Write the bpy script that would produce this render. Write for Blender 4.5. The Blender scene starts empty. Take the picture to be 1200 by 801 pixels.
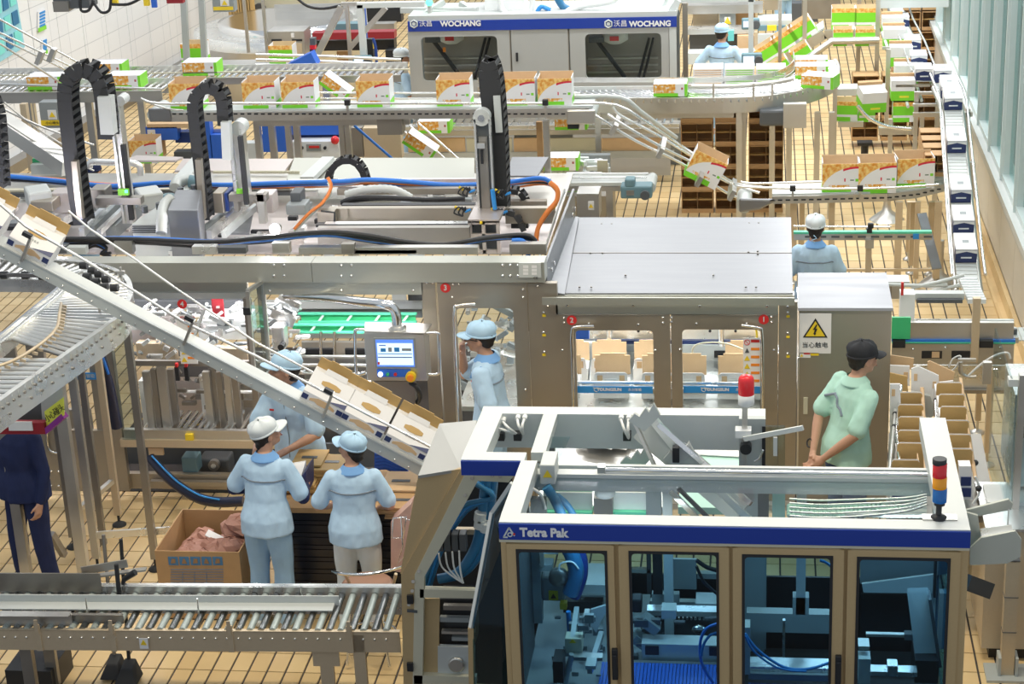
import bpy, bmesh, math, random
from mathutils import Vector, Matrix, noise
from math import sin, cos, pi, radians, sqrt, atan2
random.seed(7)
SC = bpy.context.scene
COL = SC.collection
CAM_H = 6.9
FPX = 2208.513
RM = Matrix(((0.9911126762, -0.0044114808, 0.1329518780),
             (0.1259440739, 0.3528533136, -0.9271637554),
             (-0.0428223456, 0.9356682521, 0.3502729918)))
cd_ = bpy.data.cameras.new('camera'); cam = bpy.data.objects.new('camera', cd_); COL.objects.link(cam)
cam.matrix_world = Matrix.Translation((0, 0, CAM_H)) @ RM.to_4x4()
cd_.sensor_width = 36.0; cd_.lens = FPX * 36 / 1200; cd_.clip_end = 200
SC.camera = cam
SC.view_settings.view_transform = 'Standard'; SC.view_settings.look = 'None'
SC.view_settings.exposure = 0.14; SC.view_settings.gamma = 1.0
SC.view_settings.use_curve_mapping = False
w = bpy.data.worlds.new('world'); SC.world = w; w.use_nodes = True
bg = w.node_tree.nodes['Background']; bg.inputs[0].default_value = (0.86, 0.93, 1.0, 1); bg.inputs[1].default_value = 0.52
def area(name, loc, sx, sy, power, color=(1, 1, 1), rot=(0, 0, 0)):
    l = bpy.data.lights.new(name, 'AREA'); l.shape = 'RECTANGLE'; l.size = sx; l.size_y = sy
    l.energy = power; l.color = color
    o = bpy.data.objects.new(name, l); o.location = loc; o.rotation_euler = rot; COL.objects.link(o); return o
for i, yy in enumerate((17.5, 22.5, 28.0, 33.5)):
    for xx, pw_ in ((-7.0, 120), (-2.2, 165), (1.6, 165)):
        area('ceiling_lamp', (xx, yy, 7.6), 2.6, 0.5, pw_ * (0.6 if i == 0 else 1.0), (1.0, 0.985, 0.95))
for xx in (-4.0, 0.5):
    area('ceiling_lamp', (xx, 11.0, 7.6), 2.4, 0.4, 175, (1.0, 0.86, 0.62))
area('ceiling_lamp', (0.9, 26.0, 5.4), 0.9, 1.2, 160, (1, 1, 1))
def ray(px, py): return RM @ Vector((px - 600.0, -(py - 400.5), -FPX))
def PZ(px, py, z): v = ray(px, py); t = (z - CAM_H) / v.z; return Vector((v.x*t, v.y*t, z))
def PY(px, py, y): v = ray(px, py); t = y / v.y; return Vector((v.x*t, y, CAM_H + v.z*t))
def PX(px, py, x): v = ray(px, py); t = x / v.x; return Vector((x, v.y*t, CAM_H + v.z*t))
def fr(x0, y0, x1, y1, Y):          # frontal rectangle at depth Y -> X0, X1, Z0, Z1
    ym, xm = (y0+y1)/2, (x0+x1)/2
    return PY(x0, ym, Y).x, PY(x1, ym, Y).x, PY(xm, y1, Y).z, PY(xm, y0, Y).z
M = {}
def _new(name):
    m = bpy.data.materials.new(name); m.use_nodes = True
    nt = m.node_tree; b = nt.nodes['Principled BSDF']; return m, nt, b
def mat(name, col, rough=0.5, metal=0.0, var=0.0, scale=8.0, bump=0.0, spec=0.5, emit=None, es=1.0, stretch=None, rvar=0.0):
    if name in M: return M[name]
    m, nt, b = _new(name)
    b.inputs['Base Color'].default_value = (*col, 1); b.inputs['Roughness'].default_value = rough
    b.inputs['Metallic'].default_value = metal; b.inputs['Specular IOR Level'].default_value = spec
    if emit: b.inputs['Emission Color'].default_value = (*emit, 1); b.inputs['Emission Strength'].default_value = es
    if var or bump or rvar:
        tc = nt.nodes.new('ShaderNodeTexCoord'); mp = nt.nodes.new('ShaderNodeMapping')
        mp.inputs['Scale'].default_value = stretch or (1, 1, 1)
        nz = nt.nodes.new('ShaderNodeTexNoise'); nz.inputs['Scale'].default_value = scale; nz.inputs['Detail'].default_value = 5
        nt.links.new(tc.outputs['Object'], mp.inputs[0]); nt.links.new(mp.outputs[0], nz.inputs['Vector'])
        if var:
            mx = nt.nodes.new('ShaderNodeMix'); mx.data_type = 'RGBA'
            mx.inputs[6].default_value = (*[max(0, c*(1-var)) for c in col], 1)
            mx.inputs[7].default_value = (*[min(1, c*(1+var)) for c in col], 1)
            nt.links.new(nz.outputs['Fac'], mx.inputs[0]); nt.links.new(mx.outputs[2], b.inputs['Base Color'])
        if rvar:
            mr = nt.nodes.new('ShaderNodeMapRange'); mr.inputs[1].default_value = .3; mr.inputs[2].default_value = .7
            mr.inputs[3].default_value = max(.05, rough-rvar); mr.inputs[4].default_value = rough+rvar
            nt.links.new(nz.outputs['Fac'], mr.inputs[0]); nt.links.new(mr.outputs[0], b.inputs['Roughness'])
        if bump:
            bp = nt.nodes.new('ShaderNodeBump'); bp.inputs['Strength'].default_value = bump; bp.inputs['Distance'].default_value = 0.02
            nt.links.new(nz.outputs['Fac'], bp.inputs['Height']); nt.links.new(bp.outputs[0], b.inputs['Normal'])
    M[name] = m; return m
def glass(name, tint, gloss=0.08, rough=0.03):
    m = bpy.data.materials.new(name); m.use_nodes = True; nt = m.node_tree; nt.nodes.clear()
    o = nt.nodes.new('ShaderNodeOutputMaterial'); t = nt.nodes.new('ShaderNodeBsdfTransparent'); g = nt.nodes.new('ShaderNodeBsdfGlossy')
    mx = nt.nodes.new('ShaderNodeMixShader'); fz = nt.nodes.new('ShaderNodeLayerWeight'); fz.inputs[0].default_value = 0.25
    pw = nt.nodes.new('ShaderNodeMath'); pw.operation = 'MULTIPLY_ADD'; pw.inputs[1].default_value = gloss*2.5; pw.inputs[2].default_value = gloss*.5
    nt.links.new(fz.outputs['Facing'], pw.inputs[0]); ad = pw
    t.inputs[0].default_value = (*tint, 1); g.inputs[0].default_value = (1, 1, 1, 1); g.inputs[1].default_value = rough
    nt.links.new(ad.outputs[0], mx.inputs[0]); nt.links.new(t.outputs[0], mx.inputs[1]); nt.links.new(g.outputs[0], mx.inputs[2])
    nt.links.new(mx.outputs[0], o.inputs[0]); M[name] = m; return m
mat('steel', (0.62, 0.61, 0.58), 0.36, 0.9, 0.10, 3.0, 0.0, rvar=0.07)
mat('steel_dark', (0.36, 0.34, 0.31), 0.40, 0.85, 0.12, 4.0, rvar=0.07)
mat('hose_dark', (.012, .018, .05), .3); mat('steel_warm', (0.62, 0.51, 0.36), 0.42, 0.35, 0.06, 60.0, rvar=0.05)
mat('steel_bright', (0.82, 0.83, 0.82), 0.30, 0.85, 0.05, 5.0, rvar=0.07)
mat('chrome', (0.85, 0.86, 0.87), 0.16, 1.0)
mat('grey_paint', (0.46, 0.50, 0.50), 0.45, 0.1, 0.04)
mat('light_grey', (0.55, 0.58, 0.57), 0.42, 0.1, 0.04)
mat('white_paint', (0.60, 0.64, 0.64), 0.4, 0.0, 0.03)
mat('white_plastic', (0.82, 0.84, 0.84), 0.45)
mat('mid_grey', (0.30, 0.33, 0.34), 0.5, 0.2, 0.05)
mat('dark_grey', (0.10, 0.11, 0.12), 0.5, 0.2, 0.05)
mat('black', (0.018, 0.02, 0.024), 0.45)
mat('rubber', (0.03, 0.032, 0.035), 0.7)
mat('blue_band', (0.012, 0.045, 0.33), 0.35)
mat('sky_band', (0.03, 0.27, 0.68), 0.4)
mat('blue', (0.03, 0.14, 0.62), 0.4)
mat('blue_dark', (0.015, 0.05, 0.24), 0.45)
mat('cable_blue', (0.03, 0.20, 0.70), 0.4)
mat('cable_teal', (0.03, 0.17, 0.34), 0.4)
mat('cable_orange', (0.80, 0.25, 0.06), 0.5)
mat('cable_white', (0.72, 0.74, 0.74), 0.5)
mat('green', (0.05, 0.48, 0.20), 0.45)
mat('belt_green', (0.10, 0.58, 0.36), 0.45, 0, 0.05)
mat('lime', (0.24, 0.68, 0.05), 0.5, 0, 0.08, 10)
mat('teal_glow', (0.2, 0.7, 0.65), 0.4)
mat('yellow', (0.85, 0.62, 0.03), 0.45)
mat('yellow_sign', (0.82, 0.86, 0.10), 0.5)
mat('red', (0.62, 0.03, 0.03), 0.35)
mat('red_dark', (0.30, 0.02, 0.03), 0.4)
mat('orange', (0.90, 0.28, 0.03), 0.4)
mat('magenta', (0.28, 0.04, 0.30), 0.4)
mat('cardboard', (0.50, 0.31, 0.15), 0.75, 0, 0.10, 12)
mat('cardboard_light', (0.66, 0.46, 0.27), 0.75, 0, 0.08, 12)
mat('cardboard_gold', (0.52, 0.34, 0.13), 0.7, 0, 0.08, 12)
mat('cardboard_dark', (0.27, 0.16, 0.075), 0.8, 0, 0.12, 10)
mat('carton_white', (0.78, 0.78, 0.79), 0.5, 0, 0.03)
mat('navy_print', (0.02, 0.035, 0.13), 0.45)
mat('paper_pink', (0.42, 0.22, 0.17), 0.8, 0, 0.15, 10)
mat('paper', (0.80, 0.80, 0.80), 0.6)
mat('blue_print', (0.08, 0.22, 0.42), 0.7)
mat('uniform', (0.50, 0.70, 0.90), 0.8, 0, 0.07, 14, 0.12)
mat('uniform_white', (0.74, 0.80, 0.83), 0.8, 0, 0.05, 14, 0.12)
mat('uniform_trousers', (0.36, 0.57, 0.80), 0.8, 0, 0.08, 12, 0.15)
mat('collar_blue', (0.20, 0.42, 0.78), 0.8)
mat('cap_blue', (0.46, 0.68, 0.88), 0.75, 0, 0.06, 20)
mat('piping', (0.22, 0.27, 0.33), 0.8)
mat('mint', (0.46, 0.74, 0.64), 0.8, 0, 0.06, 10, 0.12)
mat('jeans', (0.05, 0.09, 0.19), 0.85, 0, 0.15, 20)
mat('navy_cloth', (0.012, 0.022, 0.085), 0.85, 0, 0.25, 8, 0.2)
mat('black_cloth', (0.02, 0.022, 0.028), 0.8)
mat('skin', (0.55, 0.31, 0.21), 0.55, 0, 0.06, 20)
mat('hair', (0.015, 0.012, 0.011), 0.6, 0, 0.2, 60)
mat('eye', (0.03, 0.02, 0.02), 0.2)
mat('lip', (0.42, 0.14, 0.12), 0.5)
mat('tape_clear', (0.75, 0.78, 0.8), 0.25, 0.0)
mat('screen', (0.5, 0.6, 0.75), 0.3, emit=(0.62, 0.78, 1.0), es=0.9)
mat('screen_blue', (0.1, 0.2, 0.6), 0.3, emit=(0.08, 0.22, 0.75), es=0.8)
mat('lamp_glow', (1, 1, 1), 0.3, emit=(1.0, 0.93, 1.0), es=22.0)
mat('led_green', (0.1, 0.9, 0.4), 0.3, emit=(0.1, 1.0, 0.45), es=2.0)
mat('red_lens', (0.75, 0.03, 0.04), 0.15)
mat('amber_lens', (0.95, 0.38, 0.02), 0.15)
mat('blue_lens', (0.02, 0.16, 0.50), 0.15)
glass('clear_glass', (0.92, 0.95, 0.95), 0.022)
glass('door_glass', (0.42, 0.62, 0.74), 0.05)
glass('acrylic', (0.80, 0.86, 0.87), 0.06)
glass('window_glass', (0.70, 0.86, 0.85), 0.16)
ORG = {}
def basis(d, up=Vector((0, 0, 1))):
    d = d.normalized()
    if abs(d.dot(up)) > 0.98: up = Vector((0, 1, 0))
    s = d.cross(up).normalized(); return s, s.cross(d).normalized()
class MB:
    def __init__(s): s.v = []; s.f = []; s.sm = []; s.mi = []; s.cur = 0
    def add(s, vs, fs, smooth=False):
        n = len(s.v); s.v += [Vector(v) for v in vs]
        for f in fs: s.f.append([n+i for i in f]); s.sm.append(smooth); s.mi.append(s.cur)
        return s
    def hexa(s, p):  # 8 points: bottom 0-3 ccw, top 4-7
        return s.add(p, [(3, 2, 1, 0), (4, 5, 6, 7), (0, 1, 5, 4), (1, 2, 6, 5), (2, 3, 7, 6), (3, 0, 4, 7)])
    def box(s, x0, x1, y0, y1, z0, z1):
        x0, x1 = min(x0, x1), max(x0, x1); y0, y1 = min(y0, y1), max(y0, y1); z0, z1 = min(z0, z1), max(z0, z1)
        return s.hexa([(x0, y0, z0), (x1, y0, z0), (x1, y1, z0), (x0, y1, z0), (x0, y0, z1), (x1, y0, z1), (x1, y1, z1), (x0, y1, z1)])
    def ob(s, c, size, mtx=None):
        a, b, d = size[0]/2, size[1]/2, size[2]/2; c = Vector(c)
        ps = [Vector(p) for p in ((-a, -b, -d), (a, -b, -d), (a, b, -d), (-a, b, -d), (-a, -b, d), (a, -b, d), (a, b, d), (-a, b, d))]
        if mtx is not None: ps = [mtx @ p for p in ps]
        return s.hexa([c+p for p in ps])
    def bar(s, p0, p1, w, h, up=Vector((0, 0, 1))):   # rectangular beam, w sideways, h along up
        p0, p1 = Vector(p0), Vector(p1); a, b = basis(p1-p0, up); a = a*w/2; b = b*h/2
        return s.hexa([p0-a-b, p0+a-b, p1+a-b, p1-a-b, p0-a+b, p0+a+b, p1+a+b, p1-a+b])
    def tube(s, p0, p1, r, n=10, r1=None, caps=True):
        p0, p1 = Vector(p0), Vector(p1); a, b = basis(p1-p0); r1 = r if r1 is None else r1
        vs = []
        for k in range(n):
            t = 2*pi*k/n; u = a*cos(t)+b*sin(t); vs += [p0+u*r, p1+u*r1]
        fs = [(2*k, 2*((k+1) % n), 2*((k+1) % n)+1, 2*k+1) for k in range(n)]
        s.add(vs, fs, True)
        if caps: s.add([vs[2*k] for k in range(n)][::-1], [tuple(range(n))]); s.add([vs[2*k+1] for k in range(n)], [tuple(range(n))])
        return s
    def path(s, pts, r, n=8, closed=False):
        pts = [Vector(p) for p in pts]; m = len(pts); vs = []; fs = []; ref = None
        for i, p in enumerate(pts):
            if closed: d = pts[(i+1) % m]-pts[i-1]
            else: d = pts[min(i+1, m-1)]-pts[max(i-1, 0)]
            if d.length < 1e-9: d = Vector((1, 0, 0))
            d.normalize()
            if ref is None: a, b = basis(d)
            else:
                a = (ref - d*ref.dot(d)).normalized(); b = a.cross(d).normalized()
            ref = a
            rr = r[i] if isinstance(r, (list, tuple)) else r
            vs += [p+(a*cos(2*pi*k/n)+b*sin(2*pi*k/n))*rr for k in range(n)]
        for i in range(m if closed else m-1):
            j = (i+1) % m
            for k in range(n): fs.append((i*n+k, i*n+(k+1) % n, j*n+(k+1) % n, j*n+k))
        s.add(vs, fs, True)
        if not closed: s.add(vs[:n][::-1], [tuple(range(n))]); s.add(vs[-n:], [tuple(range(n))])
        return s
    def prism(s, poly, vec):   # polygon (3d points) extruded by vec
        poly = [Vector(p) for p in poly]; vec = Vector(vec); n = len(poly)
        vs = poly+[p+vec for p in poly]
        return s.add(vs, [tuple(range(n))[::-1], tuple(range(n, 2*n))]+[(k, (k+1) % n, n+(k+1) % n, n+k) for k in range(n)])
    def lathe(s, c, prof, n=16, axis=Vector((0, 0, 1)), sx=1, sy=1):
        c = Vector(c); a, b = basis(axis); ax = axis.normalized(); vs = []; fs = []
        for r, h in prof: vs += [c+a*cos(2*pi*k/n)*r*sx+b*sin(2*pi*k/n)*r*sy+ax*h for k in range(n)]
        for i in range(len(prof)-1):
            for k in range(n): fs.append((i*n+k, i*n+(k+1) % n, (i+1)*n+(k+1) % n, (i+1)*n+k))
        s.add(vs, fs, True); s.add(vs[:n][::-1], [tuple(range(n))]); s.add(vs[-n:], [tuple(range(n))]); return s
    def ball(s, c, r, n=12, m=8, sc=(1, 1, 1)):
        c = Vector(c); vs = []; fs = []
        for i in range(m+1):
            t = pi*i/m
            for k in range(n):
                u = 2*pi*k/n; vs.append(c+Vector((r*sc[0]*sin(t)*cos(u), r*sc[1]*sin(t)*sin(u), r*sc[2]*cos(t))))
        for i in range(m):
            for k in range(n): fs.append((i*n+k, (i+1)*n+k, (i+1)*n+(k+1) % n, i*n+(k+1) % n))
        return s.add(vs, fs, True)
    def frame(s, x0, x1, z0, z1, y, d, w, wb=None, wt=None):  # rectangular frame in an XZ plane
        wb = wb or w; wt = wt or w
        s.box(x0, x0+w, y, y+d, z0, z1); s.box(x1-w, x1, y, y+d, z0, z1)
        s.box(x0+w, x1-w, y, y+d, z0, z0+wb); return s.box(x0+w, x1-w, y, y+d, z1-wt, z1)
    def rframe(s, x0, x1, z0, z1, ix0, ix1, iz0, iz1, y, d, r=0.05, n=4):  # plate with a round-cornered window
        def rr(x0, x1, z0, z1, r):
            out = []
            for cx, cz, a0 in ((x1-r, z1-r, 0), (x0+r, z1-r, pi/2), (x0+r, z0+r, pi), (x1-r, z0+r, 1.5*pi)):
                for k in range(n+1): a = a0+pi/2*k/n; out.append((cx+r*cos(a), cz+r*sin(a)))
            return out
        inn = rr(ix0, ix1, iz0, iz1, r); out = rr(x0, x1, z0, z1, 0.0005); N = len(inn)
        vs = [(p[0], y, p[1]) for p in inn]+[(p[0], y, p[1]) for p in out]+[(p[0], y+d, p[1]) for p in inn]+[(p[0], y+d, p[1]) for p in out]
        fs = []
        for k in range(N):
            j = (k+1) % N
            fs += [(k, N+k, N+j, j), (2*N+k, 2*N+j, 3*N+j, 3*N+k), (k, j, 2*N+j, 2*N+k), (N+k, 3*N+k, 3*N+j, N+j)]
        return s.add(vs, fs)
    def build(s, name, m, parent=None, label=None, kind=None, cat=None, group=None, bevel=0.0):
        if not s.v: return None
        me = bpy.data.meshes.new(name)
        if parent is not None: org = ORG.get(parent.name, Vector((0, 0, 0)))
        else:
            xs = [v.x for v in s.v]; ys = [v.y for v in s.v]; zs = [v.z for v in s.v]
            org = Vector(((min(xs)+max(xs))/2, (min(ys)+max(ys))/2, min(zs)))
        me.from_pydata([tuple(v-org) for v in s.v], [], s.f)
        me.polygons.foreach_set('use_smooth', s.sm); me.polygons.foreach_set('material_index', s.mi)
        ms = m if isinstance(m, (list, tuple)) else [m]
        for q in ms: me.materials.append(M[q] if isinstance(q, str) else q)
        me.update(); me.validate()
        o = bpy.data.objects.new(name, me); COL.objects.link(o)
        if parent is not None: o.parent = parent
        else: o.location = org
        ORG[o.name] = org
        if label: o['label'] = label
        if kind: o['kind'] = kind
        if cat: o['category'] = cat
        if group: o['group'] = group
        if bevel:
            b = o.modifiers.new('bevel', 'BEVEL'); b.width = bevel; b.segments = 2; b.limit_method = 'ANGLE'
        return o
def thing(name, label, cat, loc=(0, 0, 0), group=None, local=False):
    o = bpy.data.objects.new(name, None); COL.objects.link(o); o.location = loc
    o.empty_display_size = 0.2
    ORG[o.name] = Vector((0, 0, 0)) if local else Vector(loc)
    o['label'] = label; o['category'] = cat
    if group: o['group'] = group
    return o
def kids(o): return CH.get(o.name, [])
CH = {}
def children_of(o): return [c for c in bpy.data.objects if c.parent == o]
def copy_tree(o, parent=None, tree=None):
    c = o.copy(); COL.objects.link(c); c.parent = parent
    if tree is None: tree = children_of(o)
    ORG[c.name] = ORG.get(o.name, Vector())
    for ch in tree:
        d = ch.copy(); COL.objects.link(d); d.parent = c; ORG[d.name] = ORG.get(ch.name, Vector())
        for g in children_of(ch):
            e = g.copy(); COL.objects.link(e); e.parent = d; ORG[e.name] = ORG.get(g.name, Vector())
    return c
def piece(src, loc, rot=None, parent=None):   # one more of a plain piece, sharing mesh data
    c = src.copy(); COL.objects.link(c); c.parent = parent if parent else src.parent
    c.location = loc
    if rot is not None: c.rotation_euler = rot
    ORG[c.name] = ORG.get(src.name, Vector())
    return c
def S(name, mb, m, label=None, kind='structure'): return mb.build(name, m, None, label=label, kind=kind)
def text(body, name, loc, size, m, parent=None, rot=(pi/2, 0, 0), ext=0.002, align='CENTER', bold=0.0, sx=1.0, label=None):
    cu = bpy.data.curves.new(name, 'FONT'); cu.body = body; cu.size = size; cu.extrude = ext; cu.align_x = align; cu.align_y = 'CENTER'
    cu.offset = bold; cu.resolution_u = 3
    t = bpy.data.objects.new('tmp_text', cu); COL.objects.link(t)
    bpy.context.view_layer.update()
    me = bpy.data.meshes.new_from_object(t.evaluated_get(bpy.context.evaluated_depsgraph_get()))
    bpy.data.objects.remove(t); bpy.data.curves.remove(cu)
    me.materials.clear(); me.materials.append(M[m])
    o = bpy.data.objects.new(name, me); COL.objects.link(o)
    org = ORG.get(parent.name, Vector()) if parent else Vector()
    o.location = Vector(loc)-org; o.rotation_euler = rot; o.scale = (sx, 1, 1)
    if parent: o.parent = parent
    if label: o['label'] = label
    return o
ORDS = ['first', 'second', 'third', 'fourth', 'fifth', 'sixth', 'seventh', 'eighth', 'ninth', 'tenth', 'eleventh', 'twelfth', 'thirteenth', 'fourteenth', 'fifteenth', 'sixteenth']
TX, TY, GAP = 0.136, 0.262, 0.0165
def tile_mat():
    m, nt, b = _new('tile')
    tc = nt.nodes.new('ShaderNodeObjectInfo'); geo = nt.nodes.new('ShaderNodeNewGeometry')
    nz = nt.nodes.new('ShaderNodeTexNoise'); nz.inputs['Scale'].default_value = 2.2; nz.inputs['Detail'].default_value = 6
    nt.links.new(geo.outputs['Position'], nz.inputs['Vector'])
    wn = nt.nodes.new('ShaderNodeTexWhiteNoise')
    sc_ = nt.nodes.new('ShaderNodeVectorMath'); sc_.operation = 'DIVIDE'; sc_.inputs[1].default_value = (TX, TY, 1)
    fl = nt.nodes.new('ShaderNodeVectorMath'); fl.operation = 'FLOOR'
    nt.links.new(geo.outputs['Position'], sc_.inputs[0]); nt.links.new(sc_.outputs[0], fl.inputs[0]); nt.links.new(fl.outputs[0], wn.inputs['Vector'])
    r = nt.nodes.new('ShaderNodeValToRGB'); r.color_ramp.elements[0].color = (0.61, 0.41, 0.18, 1); r.color_ramp.elements[1].color = (0.84, 0.65, 0.36, 1)
    ad = nt.nodes.new('ShaderNodeMath'); ad.operation = 'MULTIPLY_ADD'; ad.inputs[1].default_value = 0.45
    nt.links.new(wn.outputs['Value'], ad.inputs[0]);
    m2 = nt.nodes.new('ShaderNodeMath'); m2.operation = 'MULTIPLY'; m2.inputs[1].default_value = 0.6
    nt.links.new(nz.outputs['Fac'], m2.inputs[0]); nt.links.new(m2.outputs[0], ad.inputs[2])
    nt.links.new(ad.outputs[0], r.inputs[0]); nt.links.new(r.outputs[0], b.inputs['Base Color'])
    b.inputs['Roughness'].default_value = 0.38
    M['tile'] = m
tile_mat()
mat('joint', (0.07, 0.06, 0.055), 0.9)
floor = S('floor', MB().box(-16, 8, 3, 60, -0.2, -0.006), 'joint')
X0 = PZ(1145, 780, 0).x
def tile_ok(x, y):
    c = RM.transposed() @ (Vector((x, y, 0)) - Vector((0, 0, CAM_H)))
    px, py = 600 - FPX*c.x/c.z, 400.5 + FPX*c.y/c.z
    return px, py
near = []; rest = MB(); i0 = int((-13-X0)/TX); i1 = int((2.55-X0)/TX)
hidden = [(-1.45, 1.1, 9.6, 11.4), (-6.0, 0.95, 14.6, 18.2)]
for j in range(int(9.0/TY), int(44/TY)):
    for i in range(i0, i1):
        x, y = X0+(i+.5)*TX, (j+.5)*TY
        px, py = tile_ok(x, y)
        if not (-20 < px < 1225 and -20 < py < 840): continue
        if any(a < x < b and c < y < d for a, b, c, d in hidden): continue
        vis = (py > 745 and px < 470) or (py > 690 and px > 1140)
        vis = vis or (55 < px < 270 and 600 < py < 700) or (1130 < px < 1190 and 440 < py < 600)
        if vis and len(near) < 298 and y < 16: near.append((x, y))
        else:
            a, b = TX/2-GAP*.5, TY/2-GAP*.38
            rest.add([(x-a, y-b, 0), (x+a, y-b, 0), (x+a, y+b, 0), (x-a, y+b, 0)], [(0, 1, 2, 3)])
            if y < 24:
                a2, b2 = a+.0015, b+.0015
                n = len(rest.v)-4
                rest.add([(x-a2, y-b2, -.006), (x+a2, y-b2, -.006), (x+a2, y+b2, -.006), (x-a2, y+b2, -.006)], [])
                for q in range(4): rest.f.append([n+4+q, n+4+(q+1) % 4, n+(q+1) % 4, n+q]); rest.sm.append(False); rest.mi.append(0)
tb = MB(); a, b = TX/2-GAP*.5, TY/2-GAP*.38
tb.hexa([(-a-.0015, -b-.0015, -.006), (a+.0015, -b-.0015, -.006), (a+.0015, b+.0015, -.006), (-a-.0015, b+.0015, -.006), (-a, -b, 0), (a, -b, 0), (a, b, 0), (-a, b, 0)])
ORG['floor'] = Vector((0, 0, 0))
t0 = tb.build('tile', 'tile', floor); fo = floor.location.copy()
t0.location = Vector((near[0][0], near[0][1], 0))-fo
for x, y in near[1:]: piece(t0, Vector((x, y, 0))-fo)
ro = rest.build('distant_tiles', 'tile', floor, kind='stuff'); ro.location = -fo
WX = 2.56
def wall_tile_mat():
    m, nt, b = _new('wall_tile')
    g = nt.nodes.new('ShaderNodeNewGeometry'); sp = nt.nodes.new('ShaderNodeSeparateXYZ'); cb = nt.nodes.new('ShaderNodeCombineXYZ')
    nt.links.new(g.outputs['Position'], sp.inputs[0]); nt.links.new(sp.outputs[1], cb.inputs[0]); nt.links.new(sp.outputs[2], cb.inputs[1])
    br = nt.nodes.new('ShaderNodeTexBrick'); br.inputs['Scale'].default_value = 1; br.inputs['Brick Width'].default_value = .6
    br.inputs['Row Height'].default_value = .3; br.inputs['Mortar Size'].default_value = .006; br.offset = 0
    br.inputs['Color1'].default_value = (.82, .83, .84, 1); br.inputs['Color2'].default_value = (.78, .79, .81, 1); br.inputs['Mortar'].default_value = (.55, .57, .60, 1)
    nt.links.new(cb.outputs[0], br.inputs['Vector']); nt.links.new(br.outputs['Color'], b.inputs['Base Color']); b.inputs['Roughness'].default_value = .3
    M['wall_tile'] = m
wall_tile_mat()
mat('wall_cream', (0.66, 0.64, 0.58), 0.4, 0, 0.05, 3)
wr = S('wall_right', MB().box(WX, WX+.2, 9, 60, 0, 1.12), 'wall_cream')
for k in range(22):
    y0 = 13+k*1.2; mb = MB().box(WX-.012, WX-.001, y0+.006, y0+1.194, .22, 1.10); o = mb.build('panel', 'wall_cream', None)
    o.parent = wr; o.location = o.location-wr.location
S('baseboard_right', MB().box(WX-.14, WX-.012, 9, 60, 0, .05).box(WX-.06, WX-.012, 9, 60, .05, .2), 'tile')
S('trim_1', MB().box(WX-.10, WX+.02, 9, 60, 1.10, 1.17).box(WX-.03, WX, 9, 60, .9, .93), 'light_grey')
gp = thing('glazed_partition', 'tall glass partition with close grey metal posts above the low right wall', 'partition', (WX+.05, 26, 1.17))
pst = MB().box(WX-.02, WX+.08, -.045, .045, 0, 3.2).box(WX-.05, WX-.02, -.02, .02, 0, 3.2)
mat('mullion', (0.60, 0.68, 0.68), 0.4, 0.3, 0.05)
pst.v = [v-Vector((WX+.05, 0, 0)) for v in pst.v]
ORG[gp.name] = Vector(); pp = pst.build('mullion', 'mullion', gp)
gl = MB().box(-.006, .006, .05, 1.15, .05, 3.1).build('pane', 'window_glass', gp)
ys = [14.2+k*1.2 for k in range(24)]
for k, y in enumerate(ys):
    if k: a = piece(pp, (0, y-26, 0)); b = piece(gl, (0, y-26, 0))
    else: pp.location = (0, y-26, 0); gl.location = (0, y-26, 0)
hr = MB().box(WX-.03, WX+.08, 14, 43, 1.17, 1.24).box(WX-.03, WX+.08, 14, 43, 4.3, 4.4); hr.v = [v-Vector((WX+.05, 26, 1.17)) for v in hr.v]
hr.build('rail', 'mullion', gp)
S('wall_corridor', MB().box(WX+2.2, WX+2.4, 12, 60, 0, 5), 'white_paint')
for k, (y, z) in enumerate(((24.5, 2.6), (27.0, 2.55))):
    t = MB().lathe((WX+1.2, y, z), [(.0, 0), (.12, .0), (.12, .32), (.04, .42), (.03, .46)], 12)
    t.build('fire_extinguisher', 'red', None, 'red cylinder seen through the glass partition, '+('nearer' if k == 0 else 'farther')+' of two', None, 'fire extinguisher', 'red cylinders behind the glass')
    S('trim_%d' % (3+k), MB().box(WX+1.05, WX+1.35, y-.15, y+.15, 0, z), 'white_paint')
A = PZ(27, 190, 0); B = PZ(271, 46, 0); dd = (B-A).normalized(); A2 = A-dd*6; B2 = B+dd*12; nrm = Vector((-dd.y, dd.x, 0))
wl = S('wall_left', MB().prism([A2, B2, B2+nrm*.2, A2+nrm*.2], (0, 0, 4.6)), 'wall_tile')
lb = MB()
for q in range(26):
    p = A2+dd*q*.85; lb.prism([p+dd*.01-nrm*.012, p+dd*.84-nrm*.012, p+dd*.84-nrm*.002, p+dd*.01-nrm*.002], (0, 0, 4.6))
o = lb.build('cladding_panels', 'wall_tile', None, kind='stuff'); o.parent = wl; o.location = o.location-wl.location
S('baseboard_left', MB().prism([A2-nrm*.22, B2-nrm*.22, B2, A2], (0, 0, .16)), 'steel_dark')
def on_wall(px, py):
    v = ray(px, py); t = (A-nrm*.02-Vector((0, 0, CAM_H))).dot(nrm)/v.dot(nrm); return Vector((0, 0, CAM_H))+v*t
wn_ = MB(); P4 = [on_wall(-12, 0-6), on_wall(14, 0-22), on_wall(27, 55), on_wall(-8, 76)]
wn_.prism(P4, nrm*-.03); mat('cyan_pane', (0.30, 0.62, 0.72), 0.25, 0, 0.15, 3)
wo = wn_.build('wall_board', 'cyan_pane', None, 'pale cyan board with darker squares on the white left wall', None, 'board')
def lerp4(P, u, v): return P[0]*(1-u)*(1-v)+P[1]*u*(1-v)+P[2]*u*v+P[3]*(1-u)*v
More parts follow.
